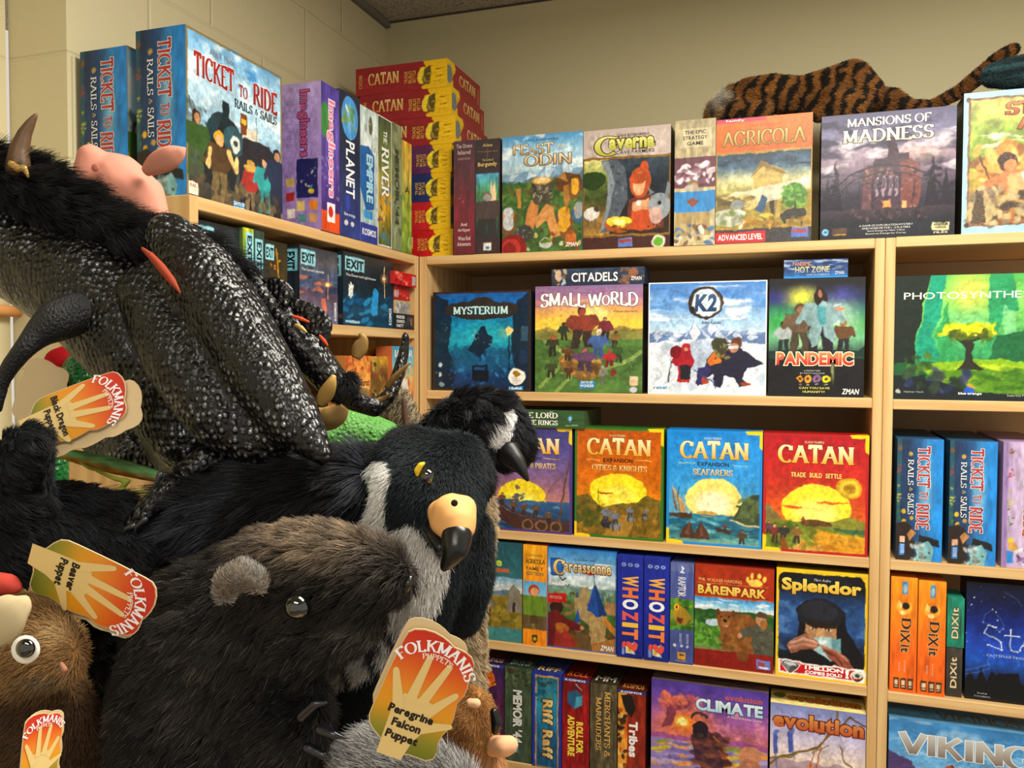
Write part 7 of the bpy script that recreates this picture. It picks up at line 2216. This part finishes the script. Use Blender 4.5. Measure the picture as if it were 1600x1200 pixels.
def bflow(P, q):
    a = np.clip((q[:, 0] - 420) / 200, -1, 1)
    return np.outer(-.5 - .5 * (a > 0), AX[0]) + np.outer(-.55 * np.ones(len(P)), AX[1])


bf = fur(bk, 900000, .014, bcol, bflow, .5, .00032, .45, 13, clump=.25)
kid(bk, bv)
furkid(bf, bv)
ear = blob('ear', [chain([(350, 930, .625, 12), (356, 908, .622, 18), (378, 897, .62, 20), (398, 905, .62, 16), (406, 922, .622, 8)])], PLUSH, .003, 4)
ecol = lambda P, q: pmix(np.tile(hexes('8A7A68'), (len(P), 1)), np.tile(hexes('9A9A98'), (len(P), 1)), nz(P, 200, 2))
paint(ear, ecol)
ef = fur(ear, 1200000, .007, ecol, tuple(AX[1]), .7, .0003, .4, 14)
kid(ear, bv)
ef.name = 'ear_fur'
sub(furkid(ef, bv), ear)
kid(ballmesh('eye', W_(464, 948, .632), .0098, EYE, AX[2], .85), bv)
kid(blob('nose', [chain([(634, 922, .648, 6), (638, 912, .646, 8), (641, 902, .648, 5)])], plain('0C0B0C', .25, .6), .0015, 2), bv)
for pts in ([(500, 1140, .645), (520, 1148, .64), (542, 1154, .64)], [(480, 1168, .645), (505, 1180, .64), (518, 1186, .64)], [(470, 1120, .65), (492, 1100, .645), (512, 1098, .645)]):
    kid(blob('claw', [chain([(x, y, d, r) for (x, y, d), r in zip(pts, (9, 8, 3))])], plain('14161E', .25, .6), .0018, 3), bv)

# ------------------------------------------------------------------ squirrel puppet
sq = thing('squirrel_puppet', PX(60, 1300, d=.66), 'brown squirrel puppet with a white ringed eye at the lower left corner')
sk = blob('body', [chain([(30, 1000, .665, 72), (62, 1014, .655, 62), (92, 1030, .645, 40), (104, 1040, .64, 26)]), chain([(20, 1040, .67, 70), (60, 1120, .68, 80), (90, 1150, .69, 64), (70, 1260, .69, 90)]), down(70, 1260, .69, 90)], PLUSH, .006, 6)


def scol(P, q):
    n = len(P)
    c = pmix(np.tile(hexes('6A4A28'), (n, 1)), np.tile(hexes('B08A56'), (n, 1)), nz(P, 80, 41))
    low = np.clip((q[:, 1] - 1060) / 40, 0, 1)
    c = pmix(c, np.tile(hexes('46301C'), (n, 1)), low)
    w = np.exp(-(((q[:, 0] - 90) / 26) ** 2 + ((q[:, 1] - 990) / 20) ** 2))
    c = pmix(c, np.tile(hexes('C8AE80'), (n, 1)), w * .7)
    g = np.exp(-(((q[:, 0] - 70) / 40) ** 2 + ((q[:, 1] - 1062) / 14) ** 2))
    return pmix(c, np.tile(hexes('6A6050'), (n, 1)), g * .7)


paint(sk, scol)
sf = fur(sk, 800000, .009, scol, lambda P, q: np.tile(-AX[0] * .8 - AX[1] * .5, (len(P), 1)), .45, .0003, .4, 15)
kid(sk, sq)
furkid(sf, sq)
wr = kid(ballmesh('eye_ring', W_(40, 1015, .615), .0108, plain('E8E4DA', .8, .1), AX[2], .35), sq)
sub(kid(ballmesh('eye', W_(40, 1013, .6105), .0072, EYE, AX[2], .6), sq), wr)
wr['label'] = 'white eye ring'
kid(blob('nose', [chain([(96, 1038, .62, 4), (101, 1046, .618, 5), (100, 1054, .62, 3)])], plain('9A6A54', .7, .2), .001, 2), sq)
cap = kid(blob('cap', [chain([(-10, 912, .655, 20), (12, 912, .655, 17), (24, 918, .655, 12)])], plain('B8443A', .9, .1), .003, 4), sq)
sub(kid(leaf('cap_trim', [W_(-26, 1004, .628), W_(-6, 978, .622), (W_(16, 956, .622)), W_(34, 942, .626), W_(42, 932, .63)], [.020, .019, .015, .009, .002], .005, plain('BFAE88', .95, .1)), sq), cap, 'cream felt trim')

# ------------------------------------------------------------------ black furry puppet at the left edge
bp = thing('panther_puppet', PX(60, 900, d=.74), 'black furry puppet with a raised paw at the left edge')
pk = blob('body', [chain([(48, 690, .70, 32), (30, 720, .71, 44), (10, 780, .74, 60), (30, 840, .76, 82), (110, 850, .77, 68), (180, 860, .77, 48), (205, 853, .76, 26)]), down(20, 850, .79, 70), chain([(90, 870, .80, 50), (140, 930, .88, 46), (176, 1000, .94, 54), (178, 1120, .95, 62)]), down(178, 1120, .95, 62), chain([(100, 800, .78, 50), (170, 810, .78, 40)])], PLUSH, .006, 8)


def pcol(P, q): return pmix(np.tile(hexes('090A0D'), (len(P), 1)), np.tile(hexes('262C34'), (len(P), 1)), np.clip(nz(P, 55, 51) * 1.4 - .4, 0, 1))


paint(pk, pcol)
pf = fur(pk, 800000, .017, pcol, lambda P, q: np.tile(AX[0] * .7 - AX[1] * .55, (len(P), 1)), .4, .00035, .4, 16, lambda P, q: np.where(q[:, 1] < 770, .55, 1.3), clump=.25)
kid(pk, bp)
furkid(pf, bp)

# ------------------------------------------------------------------ smaller things showing between them
ig = thing('lizard_puppet', PX(180, 770, d=.9), 'thin green and orange lizard puppet with lime legs, under the black dragon')
ik = blob('body', [chain([(95, 708, .83, 9), (130, 716, .83, 12), (175, 727, .83, 14), (225, 739, .83, 12), (260, 748, .83, 9)])], PLUSH, .0025, 3)
paint(ik, lambda P, q: np.where((q[:, 1] > (706 + (q[:, 0] - 95) * .255) + 4)[:, None], hexes('A87A30'), hexes('6A9A62')) * (.75 + .5 * nz(P, 300, 3))[:, None])
kid(ik, ig)
for pts in ([(150, 735, .82, 3), (180, 748, .81, 4), (200, 752, .81, 4.5), (184, 768, .808, 4), (210, 770, .808, 4.5), (240, 766, .81, 3.5)], [(125, 722, .825, 3), (140, 732, .82, 3), (160, 736, .82, 3)]):
    kid(blob('leg', [chain(pts)], plain('A0A83E', .6, .3), .0015, 2), ig)
mo = thing('plush_animal', PX(160, 800, d=.83), 'small plush animal showing only a brown suede muzzle among the black fur')
kid(blob('muzzle', [chain([(137, 762, .80, 9), (146, 770, .80, 13), (160, 786, .80, 19), (170, 800, .81, 20)])], plain('9A6244', .9, .1), .003, 4), mo)
fr = thing('frog_puppet', PX(110, 620, d=.96), 'glittering green puppet with a red lining, behind the paper tag of the black dragon')
kid(blob('body', [chain([(128, 575, .97, 28), (120, 600, .97, 32), (112, 630, .97, 30)]), down(84, 640, .98, 22)], SEQ, .004, 4), fr)
kid(blob('lining', [chain([(104, 548, .98, 10), (92, 565, .98, 22), (86, 590, .98, 24), (90, 610, .98, 16)])], plain('B8141C', .8, .15), .003, 5), fr)
kd = hang_tag('plain beige back of a paper tag, upper left above the raised black paw', (62, 620), (.25, -1), .93, .55, [], (.1, .05), 1, None, False)
for ch in list(kd.children):
    if ch.name.startswith(('tag_print', 'hand_print')): bpy.data.objects.remove(ch)
p0 = np.array(PX(30, 487, Y=LEND))
pe = tag(blob('wooden_peg', [balls([(p0, .0115), (p0 + np.array((0, -.05, 0)), .0115)])], plain('D89A5A', .6, .3), .002, 2), 'short round wooden peg sticking out of the wall end beside the dragon arm', 'peg')

mk = thing('bear_puppet', PX(720, 1250, d=.84), 'golden brown bear puppet with a peach muzzle beside the paper tag of the falcon')
mk_b = blob('body', [chain([(700, 1120, .86, 50), (725, 1125, .85, 52), (735, 1150, .845, 44)]), chain([(700, 1180, .86, 60), (740, 1200, .855, 50), (720, 1280, .87, 70)]), down(720, 1280, .88, 66), chain([(738, 1100, .83, 8), (726, 1092, .84, 14)])], PLUSH, .004, 6)


def mcol(P, q):
    c = pmix(np.tile(hexes('7A4E24'), (len(P), 1)), np.tile(hexes('A87840'), (len(P), 1)), nz(P, 70, 61))
    return pmix(c, np.tile(hexes('B8885A'), (len(P), 1)), np.clip((q[:, 1] - 1165) / 20, 0, 1))


paint(mk_b, mcol)
mf = fur(mk_b, 900000, .007, mcol, lambda P, q: np.tile(-AX[0] * .5 - AX[1] * .8, (len(P), 1)), .45, .0003, .4, 17)
kid(mk_b, mk)
furkid(mf, mk)
kid(blob('muzzle', [chain([(772, 1166, .83, 17), (788, 1166, .82, 17), (796, 1164, .82, 15)])], plain('DFA880', .75, .2), .0025, 4), mk)
kid(blob('ear', [chain([(734, 1098, .80, 7), (744, 1099, .80, 8)])], plain('DDAE86', .8, .2), .0015, 3), mk)
kid(blob('eye', [chain([(772, 1112, .82, 7), (776, 1128, .82, 10), (774, 1142, .82, 7)])], plain('0A0A0C', .3, .5), .0015, 3), mk)

gr = thing('rabbit_puppet', PX(610, 1300, d=.68), 'light grey furry puppet at the bottom edge, below the paper tag of the falcon')
gk2 = blob('body', [chain([(575, 1196, .69, 45), (615, 1195, .70, 58), (660, 1225, .70, 55), (700, 1230, .70, 40), (610, 1290, .71, 70)]), down(610, 1290, .71, 60)], PLUSH, .005, 6)


def gcol(P, q): return np.where((RNG.random(len(P)) < .25)[:, None], hexes('6A6866'), pmix(np.tile(hexes('9A9896'), (len(P), 1)), np.tile(hexes('C8C6C4'), (len(P), 1)), nz(P, 120, 71)))


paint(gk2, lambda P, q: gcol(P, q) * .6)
gf2 = fur(gk2, 1100000, .017, gcol, lambda P, q: np.tile(-AX[0] * .7 + AX[1] * .3, (len(P), 1)), .5, .0003, .4, 18)
kid(gk2, gr)
furkid(gf2, gr)

# ------------------------------------------------------------------ paper tags
hang_tag('paper hang tag lettered for a falcon, red to olive with a printed hand', (655, 1090), (.38, -.925), .635, 1.0, ['Peregrine', 'Falcon', 'Puppet'], (.12, -.05), 1, (-.12, .22, .92))
hang_tag('paper hang tag lettered for a black dragon, hanging under the black arm', (117, 642), (.92, -.40), .765, .80, ['Black Dragon', 'Puppet'], (-.1, .1), .8, (.30, .22, 1.0))
hang_tag('paper hang tag lettered for a beaver, yellow and orange, lying on the squirrel', (140, 914), (.91, .36), .655, 1.04, ['Beaver', 'Puppet'], (.2, -.1), .85, (.16, -.06, 1.0))
hang_tag('paper hang tag seen nearly edge on, below the squirrel', (64, 1174), (.06, -1), .565, .58, [], (.75, 0), .42, (.2, .0, 1.0))

# ------------------------------------------------------------------ tiger and teal plush on top of the shelf
def ych(pts, Y):
    out = []
    for x, y, r in pts:
        p = PX(x, y, Y=Y)
        out.append((np.array(p), r * (p - CAM).dot(_f) / FPX))
    return balls(out)


ti = thing('tiger_plush', PX(1260, 176, Y=.12), 'striped tiger plush lying along the tops of the games under the wall', 'plush toy')
tk = blob('body', [ych([(1122, 176, 20), (1140, 164, 24), (1172, 150, 28), (1205, 147, 30), (1250, 150, 29), (1300, 140, 34), (1330, 128, 33), (1352, 146, 28)], .12), ych([(1365, 158, 22), (1392, 158, 20), (1420, 168, 12), (1455, 166, 8.5), (1500, 143, 10.5), (1530, 119, 12), (1560, 93, 12), (1583, 77, 9)], .17), ych([(1300, 160, 26), (1340, 165, 22), (1280, 170, 20)], .08), ych([(1150, 180, 18), (1190, 176, 18)], .08)], PLUSH, .005, 5)


def tcol(P, q):
    n = len(P)
    c = pmix(np.tile(hexes('6E4520'), (n, 1)), np.tile(hexes('96622E'), (n, 1)), nz(P, 50, 81))
    wob = (nz(P, 40, 82) - .5) * 15 + (nz(P, 120, 83) - .5) * 7
    along = np.where(q[:, 0] > 1440, (q[:, 0] - q[:, 1]) * .75, q[:, 0])
    per = np.where(q[:, 0] > 1440, 17, 22)
    s = np.sin((along + wob + .35 * (q[:, 1] - 140)) / per * 6.283)
    c = pmix(c, np.tile(hexes('1E1812'), (n, 1)), np.clip((s - .15) * 4, 0, 1))
    w = np.exp(-(((q[:, 0] - 1116) / 14) ** 2 + ((q[:, 1] - 160) / 14) ** 2)) + np.exp(-(((q[:, 0] - 1132) / 12) ** 2 + ((q[:, 1] - 150) / 6) ** 2))
    return pmix(c, np.tile(hexes('C8C0B0'), (n, 1)), np.clip(w, 0, 1))


paint(tk, tcol)
tff = fur(tk, 320000, .008, tcol, lambda P, q: np.tile(AX[0] * .9 - AX[1] * .3, (len(P), 1)), .4, .0007, .35, 19, lambda P, q: np.where(q[:, 0] < 1140, 2.2, 1))
kid(tk, ti)
furkid(tff, ti)
kid(blob('ear', [ych([(1136, 143, 5), (1141, 138, 6)], .11)], plain('6A4A28', .9, .1), .003, 2), ti)
te = thing('plush_toy', PX(1575, 148, Y=.07), 'dark teal plush lying on the light blue bordered game, cut by the right edge', 'plush toy')
tk2 = blob('body', [ych([(1552, 118, 19), (1575, 115, 24), (1610, 111, 28), (1660, 107, 32)], .05)], PLUSH, .005, 4)
tc2 = lambda P, q: pmix(np.tile(hexes('16262A'), (len(P), 1)), np.tile(hexes('3A5A5E'), (len(P), 1)), np.clip(nz(P * (1, 1, 4), 60, 91) * 1.3 - .3, 0, 1))
paint(tk2, tc2)
tf2 = fur(tk2, 200000, .006, tc2, tuple(AX[0]), .3, .0008, .3, 20)
kid(tk2, te)
furkid(tf2, te)
